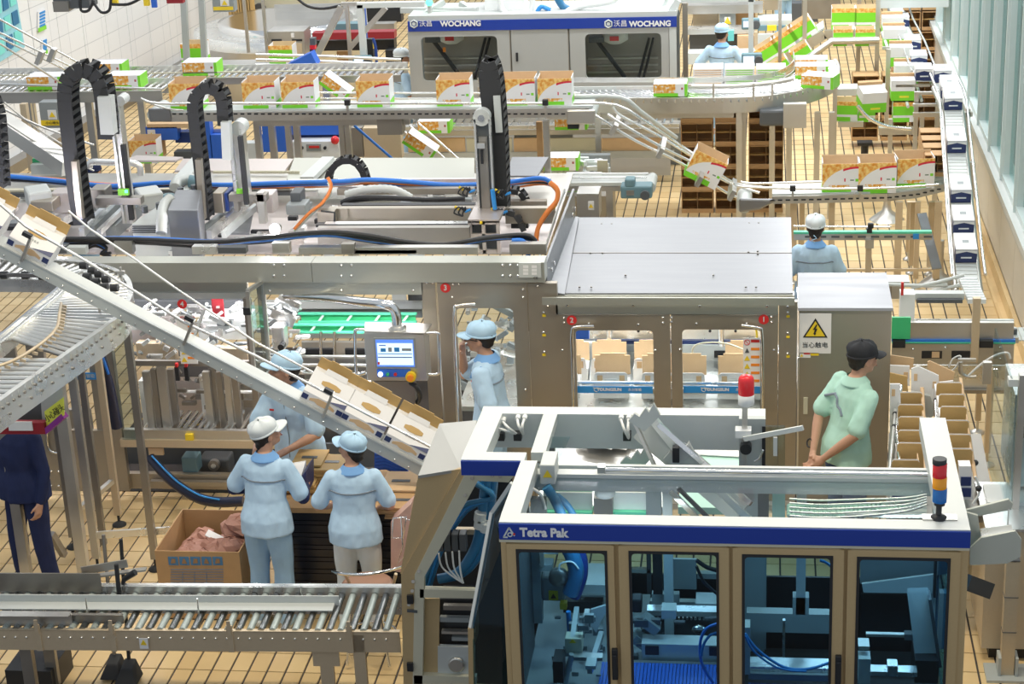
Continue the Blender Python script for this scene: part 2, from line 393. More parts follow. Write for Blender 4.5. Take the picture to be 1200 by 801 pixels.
for a_ in range(3):
    for b_ in range(3):
        u0, v0 = .1+a_*.3, .12+b_*.29
        q = [lerp4(P4, u0, v0)-nrm*.035, lerp4(P4, u0+.22, v0)-nrm*.035, lerp4(P4, u0+.22, v0+.2)-nrm*.035, lerp4(P4, u0, v0+.2)-nrm*.035]
        o = MB().prism(q, nrm*-.01).build('pane', 'cable_teal' if (a_+b_) % 2 else 'teal_glow', wo);
for k, (px, py, w_, h_) in enumerate(((48, 25, 9, 22), (51, 55, 6, 16))):
    q = [on_wall(px-w_/2, py-h_/2), on_wall(px+w_/2, py-h_/2-w_*.45), on_wall(px+w_/2, py+h_/2-w_*.45), on_wall(px-w_/2, py+h_/2)]
    so = MB().prism(q, nrm*-.02).build('notice', 'paper', None, 'small blue-lined paper notice on left wall, '+('upper' if k == 0 else 'lower'), None, 'notice', 'notices on the left wall')
    for z in range(5):
        a_ = lerp4(q, .15, .12+z*.17)-nrm*.022; b_ = lerp4(q, .85, .12+z*.17)-nrm*.022
        MB().bar(a_, b_, .01, .03).build('line', 'sky_band', so)
    MB().bar(lerp4(q, 0, .98)-nrm*.022, lerp4(q, 1, .98)-nrm*.022, .01, .06).build('edge', 'lime', so)
S('wall_back', MB().box(-16, 5, 46, 46.2, 0, 6), 'wall_cream')
def feet(mb, p, w=.05, r=.055):
    mb.tube((p[0], p[1], 0.015), (p[0], p[1], .12), .012, 8); mb.lathe((p[0], p[1], 0), [(r, 0), (r, .012), (r*.5, .03), (.014, .04)], 12)
def leg_part(parent, x, y, z1, w=.06, m='steel', foot='rubber', d=None, lean=0):
    d = d or w
    l = MB().box(x-w/2, x+w/2, y-d/2, y+d/2, .11, z1).build('leg', m, parent)
    f = MB(); feet(f, (x, y), w); f.build('foot', foot, l)
    return l
ZA = .75
pA = PZ(468, 741, ZA); pB = PZ(-30, 738, ZA); ax = (pA-pB).normalized(); ay = Vector((-ax.y, ax.x, 0)); LEN = (pA-pB).length; WD = .53
cv = thing('roller_conveyor', 'long grey roller conveyor in the foreground with bent guide plates, ending at the case packer', 'conveyor', (pB.x+LEN/2, pB.y+WD/2, 0))
def cp(u, v, z=0): q = pB+ax*u+ay*v; return Vector((q.x, q.y, ZA+z))
def cbox(mb, u0, u1, v0, v1, z0, z1): return mb.hexa([cp(u0, v0, z0), cp(u1, v0, z0), cp(u1, v1, z0), cp(u0, v1, z0), cp(u0, v0, z1), cp(u1, v0, z1), cp(u1, v1, z1), cp(u0, v1, z1)])
cbox(cbox(MB(), 0, LEN, 0, .012, -.15, .0), 0, LEN, 0, .035, -.004, .004).build('side_rail', 'steel_warm', cv)
cbox(cbox(MB(), 0, LEN, WD-.012, WD, -.15, .06), 0, LEN, WD, WD+.035, .056, .064).build('side_rail', 'steel_bright', cv)
mat('roller_pale', (0.42, 0.48, 0.46), .38, .3, .06, 6); mat('roller_steel', (.22, .23, .23), .28, .9, .25, 30)
ORG[cv.name] = Vector()
r0 = MB().tube((0, .02, 0), (0, WD-.02, 0), .024, 12).build('roller', 'roller_pale', cv)
r1 = MB().tube((0, .02, 0), (0, WD-.02, 0), .024, 12).build('roller', 'roller_steel', cv)
ORG[cv.name] = Vector(cv.location)
zr = atan2(ax.y, ax.x); org = Vector(cv.location)
NR = int((LEN-.03)/.077)
for k in range(NR):
    s_ = (r0, r1)[k % 2]; q = cp(.05+k*.077, 0, -.005)-org
    for rr_ in ((s_,) if k < 2 else (piece(s_, (0, 0, 0)),)): rr_.location = q; rr_.rotation_euler = (0, 0, zr)
bl = MB()
for k in range(NR): q = cp(.05+k*.077, -.002, -.05); bl.lathe(q, [(.008, -.003), (.008, .006), (.003, .009)], 6, Vector((0, -1, 0)))
bl.build('bolt_row', 'steel_bright', cv, kind='stuff')
for u in (PZ(41, 752, ZA-.05).x, PZ(129, 752, ZA-.05).x, PZ(268, 752, ZA-.05).x, PZ(409, 752, ZA-.05).x):
    uu = u-pB.x
    if uu > 0: cbox(cbox(MB(), uu-.02, uu+.02, -.012, 0, -.15, .05), uu-.012, uu+.012, -.02, -.012, -.02, .09).build('strap', 'steel_warm', cv)
def U(px, py=715, z=.05): return PZ(px, py, ZA+z).x-pB.x
g = MB(); cbox(g, 0, U(92), .06, .075, 0, .105); cbox(g, 0, U(92), .0, .075, .10, .108); g.build('guide_plate', 'steel', cv)
g = MB(); cbox(g, U(86), U(150), .10, .112, .0, .075); cbox(g, U(86), U(150), .075, .10, .07, .078); g.build('guide_plate', 'steel_dark', cv)
g = MB(); cbox(g, 0, U(395), .335, .345, .02, .09); cbox(g, 0, U(390), .23, .335, .03, .038)
g.build('guide_plate', 'light_grey', cv)
g = MB(); cbox(g, 0, U(105), .50, .51, .03, .17); cbox(g, 0, U(105), .40, .50, .0, .01); g.build('guide_plate', 'steel_dark', cv)
g = MB(); g.bar(cp(U(80), .56, .16), cp(U(134), .60, .20), .01, .06); g.bar(cp(U(100), .57, .12), cp(U(156), .60, .155), .05, .012); g.build('loose_plate', 'steel', cv)
g = MB()
for px in (103, 234): g.tube(cp(U(px), .20, 0), cp(U(px), .20, .14), .006, 8)
g.tube(cp(U(347), .45, 0), cp(U(347), .45, .10), .006, 8); g.build('pin', 'chrome', cv)
x = U(374, 770, -.1); cbox(cbox(MB(), x-.09, x+.09, .02, .04, -.27, -.15), x-.045, x+.045, .02, .06, -.64, -.27).build('leg', 'steel_warm', cv)
x = U(415, 770, -.1); cbox(MB(), x-.04, x+.04, .0, .04, -.70, -.02).build('leg', 'steel_warm', cv)
x = U(13, 770, -.1); cbox(MB(), x-.04, x+.04, .04, .1, -.70, -.13).build('leg', 'steel_dark', cv)
x = U(13, 770, -.1); cbox(MB(), x-.04, x+.04, .45, .5, -.70, -.13).build('leg', 'steel_dark', cv)
wm = cbox(MB(), U(177)-.03, U(177)+.03, -.016, -.013, -.125, -.045).build('warning_label', 'paper', cv)
cc = cp(U(177), -.018, -.085)
MB().prism([cc+Vector((-.022, 0, -.01)), cc+Vector((.022, 0, -.01)), cc+Vector((0, 0, .03))], (0, -.002, 0)).build('warning_triangle', 'yellow', wm).location = (0, 0, 0)
t = PZ(17, 791, .1)
MB().box(t.x-.02, t.x+.32, t.y-.1, t.y+.3, .0, .2).build('steel_tray', 'black', None, 'dark open steel tray on the floor under the near conveyor', None, 'tray')
for k, (px, py) in enumerate(((134, 790), (151, 796))):
    b0 = PZ(px, py, .02)
    sq = thing('dustpan', 'black long-handled dustpan under near conveyor, '+('left, closer' if k == 0 else 'right, partly behind')+' one', 'dustpan', b0, 'black dustpans')
    s_ = .085
    MB().hexa([b0+Vector((-s_, -s_, 0)), b0+Vector((s_, -s_, 0)), b0+Vector((s_, s_, 0)), b0+Vector((-s_, s_, 0)), b0+Vector((-s_*.45, -.03, .10)), b0+Vector((s_*.45, -.03, .10)), b0+Vector((s_*.5, s_, .13)), b0+Vector((-s_*.5, s_, .13))]).build('pan', 'rubber', sq, bevel=.01)
    MB().tube(b0+Vector((0, .05, .14)), b0+Vector((.0+.02*k, .14, 1.05)), .014, 8).build('handle', 'steel_dark' if k == 0 else 'black', sq)
h0 = PZ(140, 700, .75)
MB().tube(h0, h0+Vector((0, .02, .25)), .017, 8).build('grip', 'black', None, 'black upright handle grip rising behind the near conveyor', None, 'handle')
h1 = PZ(146, 698, .72)
MB().path([h1, h1+Vector((0, 0, .1)), h1+Vector((.01, 0, .13)), h1+Vector((.10, 0, .19))], [.012, .014, .02, .024], 8).build('hand_brush', 'black', None, 'black T-shaped tool handle behind the near conveyor', None, 'tool')
YF = 9.56; ZT = PY(600, 611.5, YF).z; YM = PZ(600, 539, ZT).y; YR = PZ(565, 484, ZT).y; zm = PY(700, 556, YM).z
fl = PY(585, 620, YF).x; frx = PY(1137, 630, YF).x
cpk = thing('case_packer', 'big glass-doored case packing machine with tan door frames and a blue name band, foreground', 'machine', ((fl+frx)/2, 10.5, 0))
mat('tan_frame', (0.55, 0.41, 0.22), 0.5, 0.25, 0.05, 90)  # brushed steel; the warm floor reflection is put into this tan base colour
mat('cream_frame', (0.62, 0.60, 0.47), 0.5, 0.1, 0.04)
MB().box(fl, frx, YF-.012, YF, ZT-.105, ZT-.008).build('name_band', 'blue_band', cpk)
MB().box(fl, frx, YF, YF+.12, ZT-.10, ZT).build('top_rail', 'white_paint', cpk)
MB().box(fl-.003, frx, YF-.004, YF+.02, ZT-.125, ZT-.107).build('edge_strip', 'cream_frame', cpk)
xml, xmr = PZ(608, 548, ZT).x, PZ(1090, 560, ZT).x
MB().box(xml, frx-.1, YM, YM+.08, zm-.11, zm).box(xml+.05, frx-.1, YM+.11, YM+.14, zm-.03, zm+.01).build('top_rail', 'white_paint', cpk)
MB().box(frx-.16, frx, YF+.12, YR, ZT-.10, ZT).build('top_rail', 'white_paint', cpk)
MB().prism([(fl, YF+.12, ZT-.1), (fl+.11, YF+.12, ZT-.1), (xml+.10, YM, ZT-.1), (xml, YM, ZT-.1)], (0, 0, .1)).build('top_rail', 'white_paint', cpk)
lx = PZ(539, 541, ZT).x
lb_ = PZ(565, 480, ZT).x
MB().box(lx, xml+.02, YM, YM+.12, ZT-.1, ZT).build('top_rail', 'white_paint', cpk)
MB().box(lx, xml+.0, YM-.012, YM, ZT-.10, ZT-.005).build('name_band', 'blue_band', cpk)
MB().prism([(lx, YM+.12, ZT-.1), (lx+.14, YM+.12, ZT-.1), (lb_+.14, YR, ZT-.1), (lb_, YR, ZT-.1)], (0, 0, .1)).build('top_rail', 'white_paint', cpk)
rx = PZ(897, 484, ZT).x
MB().box(lb_, rx, YR, YR+.12, ZT-.03, ZT+.0).box(lb_, rx, YR, YR+.05, ZT-.24, ZT-.03).build('top_rail', 'white_paint', cpk)
x = PZ(622, 530, ZT).x
MB().prism([(x, YM+.12, ZT-.06), (x+.09, YM+.12, ZT-.06), (x+.10, YR, ZT-.06), (x+.01, YR, ZT-.06)], (0, 0, .06)).build('cross_rail', 'light_grey', cpk)
MB().tube((PY(700, 553, YM).x, YM+.03, zm+.02), (frx-.14, YM+.02, zm+.02), .016, 10).build('gas_strut', 'chrome', cpk)
def tpx(px, py, Y): p = PY(px, py, Y); return p
p = tpx(637, 623.5, YF-.013)
text('Tetra Pak', 'lettering', (p.x, YF-.0135, ZT-.058), .074, 'paper', cpk, bold=.003, sx=.93)
lg = tpx(597, 621, YF)
e = MB(); c = Vector((lg.x, YF-.0135, ZT-.06));
for a_, b_ in (((-.033, -.028), (0, .032)), ((0, .032), (.030, -.020))): e.bar(c+Vector((a_[0], 0, a_[1])), c+Vector((b_[0], 0, b_[1])), .003, .009, Vector((0, 1, 0)).cross(Vector((b_[0]-a_[0], 0, b_[1]-a_[1]))).normalized())
e.bar(c+Vector((-.036, 0, -.029)), c+Vector((-.010, 0, -.029)), .003, .009)
e.path([c+Vector((.004+.012*cos(t*pi/6), -.001, -.012+.012*sin(t*pi/6))) for t in range(12)], .004, 6, closed=True)
e.build('emblem', 'white_paint', cpk)
MB().tube(c+Vector((.028, 0, -.008)), c+Vector((.028, -.003, -.008)), .007, 8).build('emblem_dot', 'red', cpk)
ZB = ZT-.125
MB().box(fl+.005, fl+.035, YF, YF+.05, .08, ZB).build('post', 'tan_frame', cpk)
MB().box(frx-.055, frx-.004, YF+.004, YF+.06, .08, ZB).build('post', 'tan_frame', cpk)
MB().box(frx-.06, frx-.003, YR-.06, YR, .08, ZT-.1).build('post', 'light_grey', cpk)
MB().box(frx-.02, frx-.01, YF+.07, YR-.06, .6, ZT-.12).build('side_pane', 'door_glass', cpk)
MB().box(frx-.02, frx-.005, YF+.07, YR-.06, .1, .6).build('side_panel', 'tan_frame', cpk)
MB().box(fl+.01, frx-.01, YF+.02, YR, 0.0, .08).build('plinth', 'black', cpk)
def dx(px): return PY(px, 640, YF).x
doors = [(593, 720, 607, 709, 645), (724, 855, 739, 840, 647), (858, 990, 872, 974, 651), (993, 1127, 1007, 1112, 654)]
wz = lambda px, py: PY(px, py, YF).z
for px in (722, 856.5, 991.5): MB().box(dx(px)-.03, dx(px)+.03, YF+.02, YF+.05, .09, ZB).build('post', 'tan_frame', cpk)
for k, (a, b, c1, c2, ty) in enumerate(doors):
    d = MB().rframe(dx(a)+.003, dx(b)-.003, .09, ZB-.008, dx(c1), dx(c2), .62, wz((a+b)/2, ty), YF-.012, .03, .025)
    dr = d.build('door', 'tan_frame', cpk)
    MB().box(dx(c1)-.01, dx(c2)+.01, YF+.006, YF+.012, .6, wz((a+b)/2, ty)+.01).build('pane', 'door_glass', dr)
    MB().rframe(dx(c1)-.012, dx(c2)+.012, .61, wz((a+b)/2, ty)+.012, dx(c1)+.004, dx(c2)-.004, .625, wz((a+b)/2, ty)-.005, YF-.016, .006, .022).build('seal', 'black', dr)
    if k in (0, 2):
        hx = dx(717.5) if k == 0 else dx(985); zt = wz(718, 757) if k == 0 else wz(985, 765)
        MB().box(hx-.017, hx+.017, YF-.04, YF-.012, zt-.20, zt).box(hx-.012, hx+.012, YF-.055, YF-.04, zt-.18, zt-.03).build('handle', 'black', dr, bevel=.004)
q = [PY(600, 566, YM-.3), PY(577, 600, YM-.25), PY(552, 735, YM-.42), PY(556, 990, YM-.42), PY(590, 990, YF+.15), PY(588, 640, YF+.2)]
MB().prism([q[0], q[1], q[2], q[3], q[4], q[5]], (0, .008, 0)).build('side_pane', 'door_glass', cpk)
e = MB();
for a_, b_ in ((q[0], q[1]), (q[1], q[2])): e.bar(a_, b_, .025, .025)
e.build('pane_edge', 'white_paint', cpk)
MB().bar(q[2], q[3], .035, .03).build('pane_edge', 'tan_frame', cpk)
g1, g2, g3, g4 = PZ(490, 557, 1.95), PZ(540, 549, 1.98), PZ(559, 492, 2.02), PZ(515, 496, 2.02)
MB().prism([g1, g2, g3, g4], (0, 0, -.02)).build('hood', mat('wing_steel', (.42, .42, .40), .45, .6, .05, 3), cpk)
Yt = g2.y-.03
t1, t2, t3, t4 = PY(490, 557, Yt+.02), PY(541, 549, Yt+.02), PY(481, 672, Yt), PY(469, 672, Yt)
MB().prism([t1, t2, t3, t4], (0, .03, 0)).build('slanted_panel', 'tan_frame', cpk)
Yc = Yt-.02
def strip(name, pts, m, th=.03, Yq=None, par=cpk):
    Yq = Yq or Yc
    ps = [PY(x, y, Yq) for x, y in pts]; return MB().prism(ps, (0, th, 0)).build(name, m, par)
strip('edge_strip', [(541, 548), (548, 553), (486, 673), (486, 990), (477, 990), (470, 673)], 'tan_frame', .04, Yc+.01)
strip('frame', [(546, 553), (604, 555), (596, 565), (560, 563), (497, 676), (486, 673)], 'cream_frame', .05)
strip('frame', [(486, 673), (497, 676), (492, 990), (480, 990)], 'cream_frame', .05)
strip('frame', [(492, 690), (558, 692), (558, 701), (492, 700)], 'cream_frame', .05)
strip('frame', [(485, 791), (558, 793), (558, 801), (485, 801)], 'cream_frame', .05)
strip('inner_panel', [(491, 701), (515, 701), (514, 791), (489, 789)], 'tan_frame', .02, Yc+.05)
strip('gear_plate', [(513, 757), (556, 758), (556, 792), (513, 792)], 'light_grey', .03, Yc+.04)
gp_ = PY(535, 778, Yc+.035); MB().lathe(gp_, [(.055, 0), (.055, .012), (.045, .018)], 18, Vector((0, -1, 0))).build('round_cover', 'steel', cpk)
e = MB()
for x_, y_ in ((484, 681), (479, 708), (483, 692), (491, 669), (553, 560), (545, 580), (577, 557), (586, 558)): e.tube(PY(x_, y_, Yc-.01), PY(x_, y_, Yc-.001), .012, 8)
e.build('rivets', 'steel_dark', cpk, kind='stuff')
for y_ in (701, 780):
    p_ = PY(481, y_, Yc); MB().box(p_.x-.02, p_.x+.02, Yc-.02, Yc, p_.z-.03, p_.z+.03).build('hinge', 'black', cpk)
strip('panel_gap', [(477, 714), (489, 715), (489, 718), (477, 717)], 'dark_grey', .01, Yc-.005)
strip('back_panel', [(505, 556), (600, 558), (600, 990), (478, 990), (478, 672)], 'black', .02, Yc+.75)
strip('motor_housing', [(514, 702), (556, 702), (556, 757), (514, 756)], 'black', .2, Yc+.12)
for k, (x0, y0, x1, y1, m_) in enumerate(((520, 708, 556, 713, 'steel_dark'), (516, 722, 550, 727, 'mid_grey'), (518, 738, 556, 741, 'steel'), (530, 745, 556, 749, 'mid_grey'))):
    X0_, X1_, Z0_, Z1_ = fr(x0, y0, x1, y1, Yc+.08); MB().box(X0_, X1_, Yc+.06, Yc+.1, Z0_, Z1_).build('guide_bar', m_, cpk)
def cable(name, pts, r, m, par, n=8, sub=4, **kw):   # smooth curve through points
    P_ = [Vector(p) for p in pts]; out = []
    for i in range(len(P_)-1):
        a, b, c, d = P_[max(i-1, 0)], P_[i], P_[i+1], P_[min(i+2, len(P_)-1)]
        for s in range(sub):
            t = s/sub; out.append(.5*((2*b)+(-a+c)*t+(2*a-5*b+4*c-d)*t*t+(-a+3*b-3*c+d)*t**3))
    out.append(P_[-1]); mb = MB().path(out, r, n)
    return mb.build(name, m, par, **kw)
def ypts(pts, Y): return [PY(x, y, Y if not isinstance(Y, (list, tuple)) else Y[i]) for i, (x, y) in enumerate(pts)]
for k, (o_, r_, m_) in enumerate(((0, .018, 'cable_teal'), (4, .014, 'sky_band'), (8, .012, 'cable_teal'))):
    cable('hose', ypts([(545+o_, 560), (578+o_*.3, 582), (540+o_, 594+o_*.5), (512+o_, 640), (496+o_, 688)], Yc+.2+k*.02), r_, m_, cpk)
for k in range(2):
    cable('hose', ypts([(570+k*8, 560), (562+k*8, 625), (550+k*7, 655), (535+k*4, 672), (514, 678)], Yc+.25+k*.03), .035, 'cable_teal', cpk)
for k, (x_, y_) in enumerate(((562, 618), (569, 622), (562, 610))):
    q_ = PY(x_, y_, Yc+.2); MB().tube(q_, q_+Vector((.01, 0, .06)), .04, 10).build('clamp', 'white_paint', cpk)
for k in range(4):
    cable('wire', ypts([(514+k*8, 648-k), (518+k*7, 664), (532+k*3, 676), (543, 683)], Yc+.12), .006, 'cable_white', cpk)
for k in range(4):
    q_ = PY(515+k*9, 636, Yc+.14); MB().box(q_.x-.02, q_.x+.02, q_.y, q_.y+.08, q_.z-.06, q_.z+.06).build('valve', 'dark_grey', cpk)
X0_, X1_, Z0_, Z1_ = fr(520, 620, 560, 626, Yc+.3); MB().box(X0_, X1_, Yc+.3, Yc+.34, Z0_, Z1_).build('manifold', 'steel_warm', cpk)
q_ = PZ(641, 560, ZT+.02)
bx_ = MB().prism([PY(622, 565, YM-.05), PY(638, 566, YM-.05), PY(645, 547, YM+.05), PY(628, 546, YM+.05)], (0, 0, .0));
b1 = MB().box(xml+.13, xml+.22, YM-.13, YM+.08, ZT-.10, ZT+.03).build('junction_box', 'light_grey', cpk, bevel=.006)
c_ = Vector((xml+.175, YM-.132, ZT-.03)); MB().prism([c_+Vector((-.028, 0, -.02)), c_+Vector((.028, 0, -.02)), c_+Vector((0, 0, .028))], (0, -.003, 0)).build('warning_triangle', 'yellow', b1)
for k, (x_, y_) in enumerate(((577, 497), (590, 492), (607, 489), (615, 489), (728, 489), (737, 489))):
    s_ = PY(x_, y_, YR-.02); e_ = PY((605 if k < 2 else 613) if k < 4 else 737, 508 if k < 4 else 514, YR-.12)
    MB().tube(s_+Vector((0, .02, 0)), s_+Vector((0, -.03, 0)), .017, 10).build('cable_gland', 'white_plastic', cpk)
    cable('wire', [s_+Vector((0, -.03, 0)), s_*.5+e_*.5+Vector((.0, -.08, .03)), e_], .009, 'cable_white', cpk)
MB().tube(PY(645, 490, YR-.01), PY(645, 490, YR), .015, 10).build('port', 'black', cpk)
for x_ in (587, 607, 735): p_ = PY(x_, 511, YR-.1); MB().box(p_.x-.025, p_.x+.025, p_.y-.03, p_.y+.03, p_.z-.02, p_.z+.03).build('connector', 'black', cpk)
X0_, X1_, Z0_, Z1_ = fr(866, 484, 897, 552, YR-.02); MB().box(X0_, X1_, YR-.05, YR, .1, ZT).build('post', 'grey_paint', cpk)
X0_, X1_, Z0_, Z1_ = fr(893, 500, 897, 552, YR-.06); MB().box(X0_, X1_, YR-.06, YR-.05, Z0_, Z1_).build('seal', 'black', cpk)
pb = PY(875, 540, YR-.12)
bc = thing('beacon_lamp', 'red dome beacon lamp on a grey post at the back corner of the case packer', 'lamp', PY(875, 552, YR-.12))
def cylpx(cx, y0, y1, wpx, Y, name, m, par, n=18, dome=False, taper=1.0):
    a = PY(cx, y1, Y); b = PY(cx, y0, Y); r = abs(PY(cx+wpx/2, y0, Y).x-b.x); h = b.z-a.z
    prof = [(r*taper, 0), (r, h*.06), (r, h*(.72 if dome else .97))]
    if dome: prof += [(r*.93, h*.85), (r*.75, h*.94), (r*.4, h), (0.001, h)]
    else: prof += [(r*.9, h)]
    return MB().lathe((a.x, Y, a.z), prof, n).build(name, m, par)
cylpx(874.5, 439, 462, 19, YR-.12, 'lens', 'red_lens', bc, dome=True)
cylpx(874.5, 461, 474, 19, YR-.12, 'base', 'white_plastic', bc, taper=.85)
MB().bar(PY(873, 473, YR-.12), PY(872, 548, YR-.12), .035, .03, Vector((0, 1, 0))).build('post', 'steel', bc)
p_ = PY(874, 525, YR-.16); MB().tube(p_+Vector((0, .05, 0)), p_-Vector((0, .02, 0)), .037, 16).build('knob', 'black', bc)
p_ = PY(871, 507, YR-.13); MB().box(p_.x-.05, p_.x+.05, p_.y-.04, p_.y+.04, p_.z-.02, p_.z+.03).build('clamp', 'white_plastic', bc)
MB().bar(PY(872, 514, YR-.17), PY(941, 501, YR-.3), .02, .03).build('arm', 'white_paint', cpk)
cable('lever', ypts([(884, 540), (890, 536), (894, 527)], YR-.16), .008, 'chrome', cpk)
sl = thing('stack_light', 'stack light with red, amber and blue lenses on the case packer right corner', 'lamp', PZ(1100, 608, ZT))
SX, SY = PZ(1100, 607, ZT).x, PZ(1100, 607, ZT).y
for (y0, y1, m_, n_) in ((537, 543, 'black', 'cap'), (542, 558, 'red_lens', 'red_lens'), (558, 571, 'amber_lens', 'amber_lens'), (571, 587, 'blue_lens', 'blue_lens'), (586, 591, 'black', 'collar')):
    cylpx(1101, y0, y1, 17 if n_ != 'collar' else 13, SY, n_, m_, sl)
cylpx(1100, 591, 604, 7, SY, 'stem', 'black', sl)
MB().lathe((SX, SY, ZT), [(.045, 0), (.045, .01), (.02, .025)], 16).build('base', 'black', sl)
MB().box(SX-.09, SX+.10, SY-.03, SY+.04, ZT, ZT+.008).build('bracket', 'steel', sl)
MB().box(fl+.12, frx-.16, YF+.12, YM, zm-.03, zm-.024).build('top_pane', 'clear_glass', cpk)
MB().box(PY(700, 553, YM).x, PY(709, 553, YM).x, YM+.01, YM+.07, zm, zm+.045).build('clamp', 'steel_bright', cpk)
def col(px, py0, py1, wpx, Y, m='grey_paint', d=.06, name='column', par=cpk):
    X0_, X1_, Z0_, Z1_ = fr(px-wpx/2, py0, px+wpx/2, py1, Y); return MB().box(X0_, X1_, Y, Y+d, Z0_, Z1_).build(name, m, par)
col(939, 573, 720, 11, YM+.02, 'light_grey', .05); col(783, 573, 745, 11, YM+.02, 'light_grey', .05)
col(626, 600, 730, 14, YM, 'grey_paint', .08)
col(889, 640, 800, 18, YR-.02, 'grey_paint', .03)
def ib(x0, y0, x1, y1, Y, d, m, name, par=cpk, bev=0):
    X0_, X1_, Z0_, Z1_ = fr(x0, y0, x1, y1, Y); return MB().box(X0_, X1_, Y, Y+d, Z0_, Z1_).build(name, m, par, bevel=bev)
zf = .92
MB().box(fl+.05, fl+.75, YF+.06, YM+.7, zf-.02, zf).build('deck_plate', 'mid_grey', cpk)
MB().box(fl+.04, fl+.06, YF+.1, YM, zf, ZT-.13).build('inner_panel', 'dark_grey', cpk)
MB().box(fl-.2, frx-.03, YR+.1, YR+.12, .0, 1.0).build('back_panel', 'black', cpk)
MB().box(fl+.7, frx-.03, YF+.05, YR, .50, .52).build('deck_plate', 'black', cpk)
bb = MB()
bx0, bx1 = dx(690), dx(845)
for k in range(34):
    x_ = bx0+(bx1-bx0)*k/34; bb.box(x_+.002, x_+(bx1-bx0)/34-.002, YF+.06, YF+.55, .97, .985)
bb.build('belt_slats', 'blue', cpk, kind='stuff')
bb = MB(); bx2, bx3 = dx(876), dx(990)
for k in range(24): x_ = bx2+(bx3-bx2)*k/24; bb.box(x_+.002, x_+(bx3-bx2)/24-.002, YF+.06, YF+.42, .93, .945)
bb.build('belt_slats', 'blue_dark', cpk, kind='stuff')
ib(876, 782, 976, 789, YF+.45, .12, 'steel_bright', 'cross_beam'); ib(877, 790, 975, 797, YF+.42, .05, 'mid_grey', 'cross_beam')
ib(752, 755, 842, 774, YF+.6, .12, 'light_grey', 'drive_plate'); ib(756, 757, 772, 767, YF+.59, .01, 'black', 'window_slot'); ib(831, 758, 841, 768, YF+.59, .01, 'black', 'window_slot')
ib(758, 716, 845, 722, YF+.9, .08, 'steel_bright', 'cross_beam'); ib(755, 722, 842, 745, YF+.95, .05, 'dark_grey', 'chain_guard')
cr = MB()
for k in range(16): p_ = PY(766+k*4.9, 725, YF+.93); cr.tube(p_, p_+Vector((0, .03, 0)), .009, 6)
cr.build('chain_links', 'steel', cpk, kind='stuff')
p_ = PY(819, 737, YF+.9); MB().ball(p_, .05, 12, 8, (1, .6, .7)).build('sprocket', 'chrome', cpk)
ib(742, 777, 842, 780, YF+.55, .03, 'steel', 'cross_beam')
ib(875, 719, 975, 741, YM+.35, .08, 'grey_paint', 'cross_beam'); ib(917, 727, 920, 782, YM+.1, .03, 'steel_bright', 'rod'); ib(873, 735, 879, 790, YF+.4, .1, 'light_grey', 'bracket')
ib(929, 700, 948, 722, YM+.02, .08, 'grey_paint', 'clamp')
cable('cable', ypts([(873, 742), (885, 758), (905, 774), (925, 783), (950, 783), (975, 775)], YF+.35), .009, 'sky_band', cpk)
cable('cable', ypts([(873, 744), (883, 762), (905, 779), (925, 785), (945, 786)], YF+.34), .007, 'sky_band', cpk)
cable('cable', ypts([(842, 730), (828, 736), (821, 750), (821, 770), (826, 785), (836, 800)], YF+.3), .009, 'cable_blue', cpk)
cable('cable', ypts([(842, 741), (832, 744), (824, 756), (822, 768)], YF+.29), .009, 'sky_band', cpk)
cable('cable', ypts([(961, 656), (970, 660), (978, 668)], YF+.3), .009, 'sky_band', cpk)
cable('cable', ypts([(816, 656), (828, 664), (840, 668)], YF+.6), .014, 'black', cpk)
cable('cable', ypts([(816, 663), (824, 680), (834, 690), (842, 697)], YF+.6), .010, 'black', cpk)
ib(634, 677, 662, 705, YM, .15, 'mid_grey', 'gearbox', bev=.02); g_ = ib(643, 692, 654, 703, YM-.005, .004, 'yellow', 'warning_label')
c_ = PY(648.5, 698, YM-.007); MB().prism([c_+Vector((-.018, 0, -.016)), c_+Vector((.018, 0, -.016)), c_+Vector((0, 0, .018))], (0, -.002, 0)).build('warning_triangle', 'black', g_)
ib(632, 662, 647, 669, YM-.1, .1, 'light_grey', 'bracket'); ib(634, 644, 654, 649, YM-.1, .1, 'light_grey', 'bracket'); ib(633, 640, 637, 664, YM-.12, .05, 'steel_bright', 'rod')
ib(656, 707, 664, 714, YM-.05, .05, 'yellow', 'label_plate'); ib(660, 705, 706, 718, YM+.3, .1, 'black', 'motor'); ib(682, 685, 710, 697, YM+.3, .3, 'light_grey', 'shelf'); ib(676, 697, 712, 699, YM+.28, .1, 'steel', 'shelf')
cable('hose', ypts([(665, 640), (672, 655), (675, 672), (668, 695)], YM-.15), .05, 'cable_teal', cpk)
cable('hose', ypts([(674, 640), (680, 655), (680, 675), (672, 698)], YM-.1), .045, 'blue_dark', cpk)
cable('wire', ypts([(655, 668), (657, 660), (670, 658), (678, 666)], YM-.2), .006, 'cable_white', cpk)
e = MB(); e.lathe(PY(655, 673, YM-.12), [(.05, 0), (.06, .01), (.06, .05), (.02, .05)], 14, Vector((0, -1, 0))); e.build('pulley', 'steel_dark', cpk)
MB().bar(PY(676, 716, YM-.2), PY(671, 752, YF+.3), .07, .03, Vector((1, 0, 0))).build('carrier_arm', 'light_grey', cpk)
cable('hose', ypts([(666, 716), (667, 730), (668, 745)], YM-.3), .016, 'sky_band', cpk)
jb = ib(662, 748, 682, 766, YF+.28, .09, 'cream_frame', 'junction_box', bev=.006)
c_ = PY(671, 751, YF+.27); MB().prism([c_+Vector((-.022, 0, -.012)), c_+Vector((.022, 0, -.012)), c_+Vector((0, 0, .016))], (0, -.002, 0)).build('warning_triangle', 'yellow', jb)
cable('hose', ypts([(670, 766), (668, 775), (664, 790), (662, 805)], YF+.25), .018, 'light_grey', cpk)
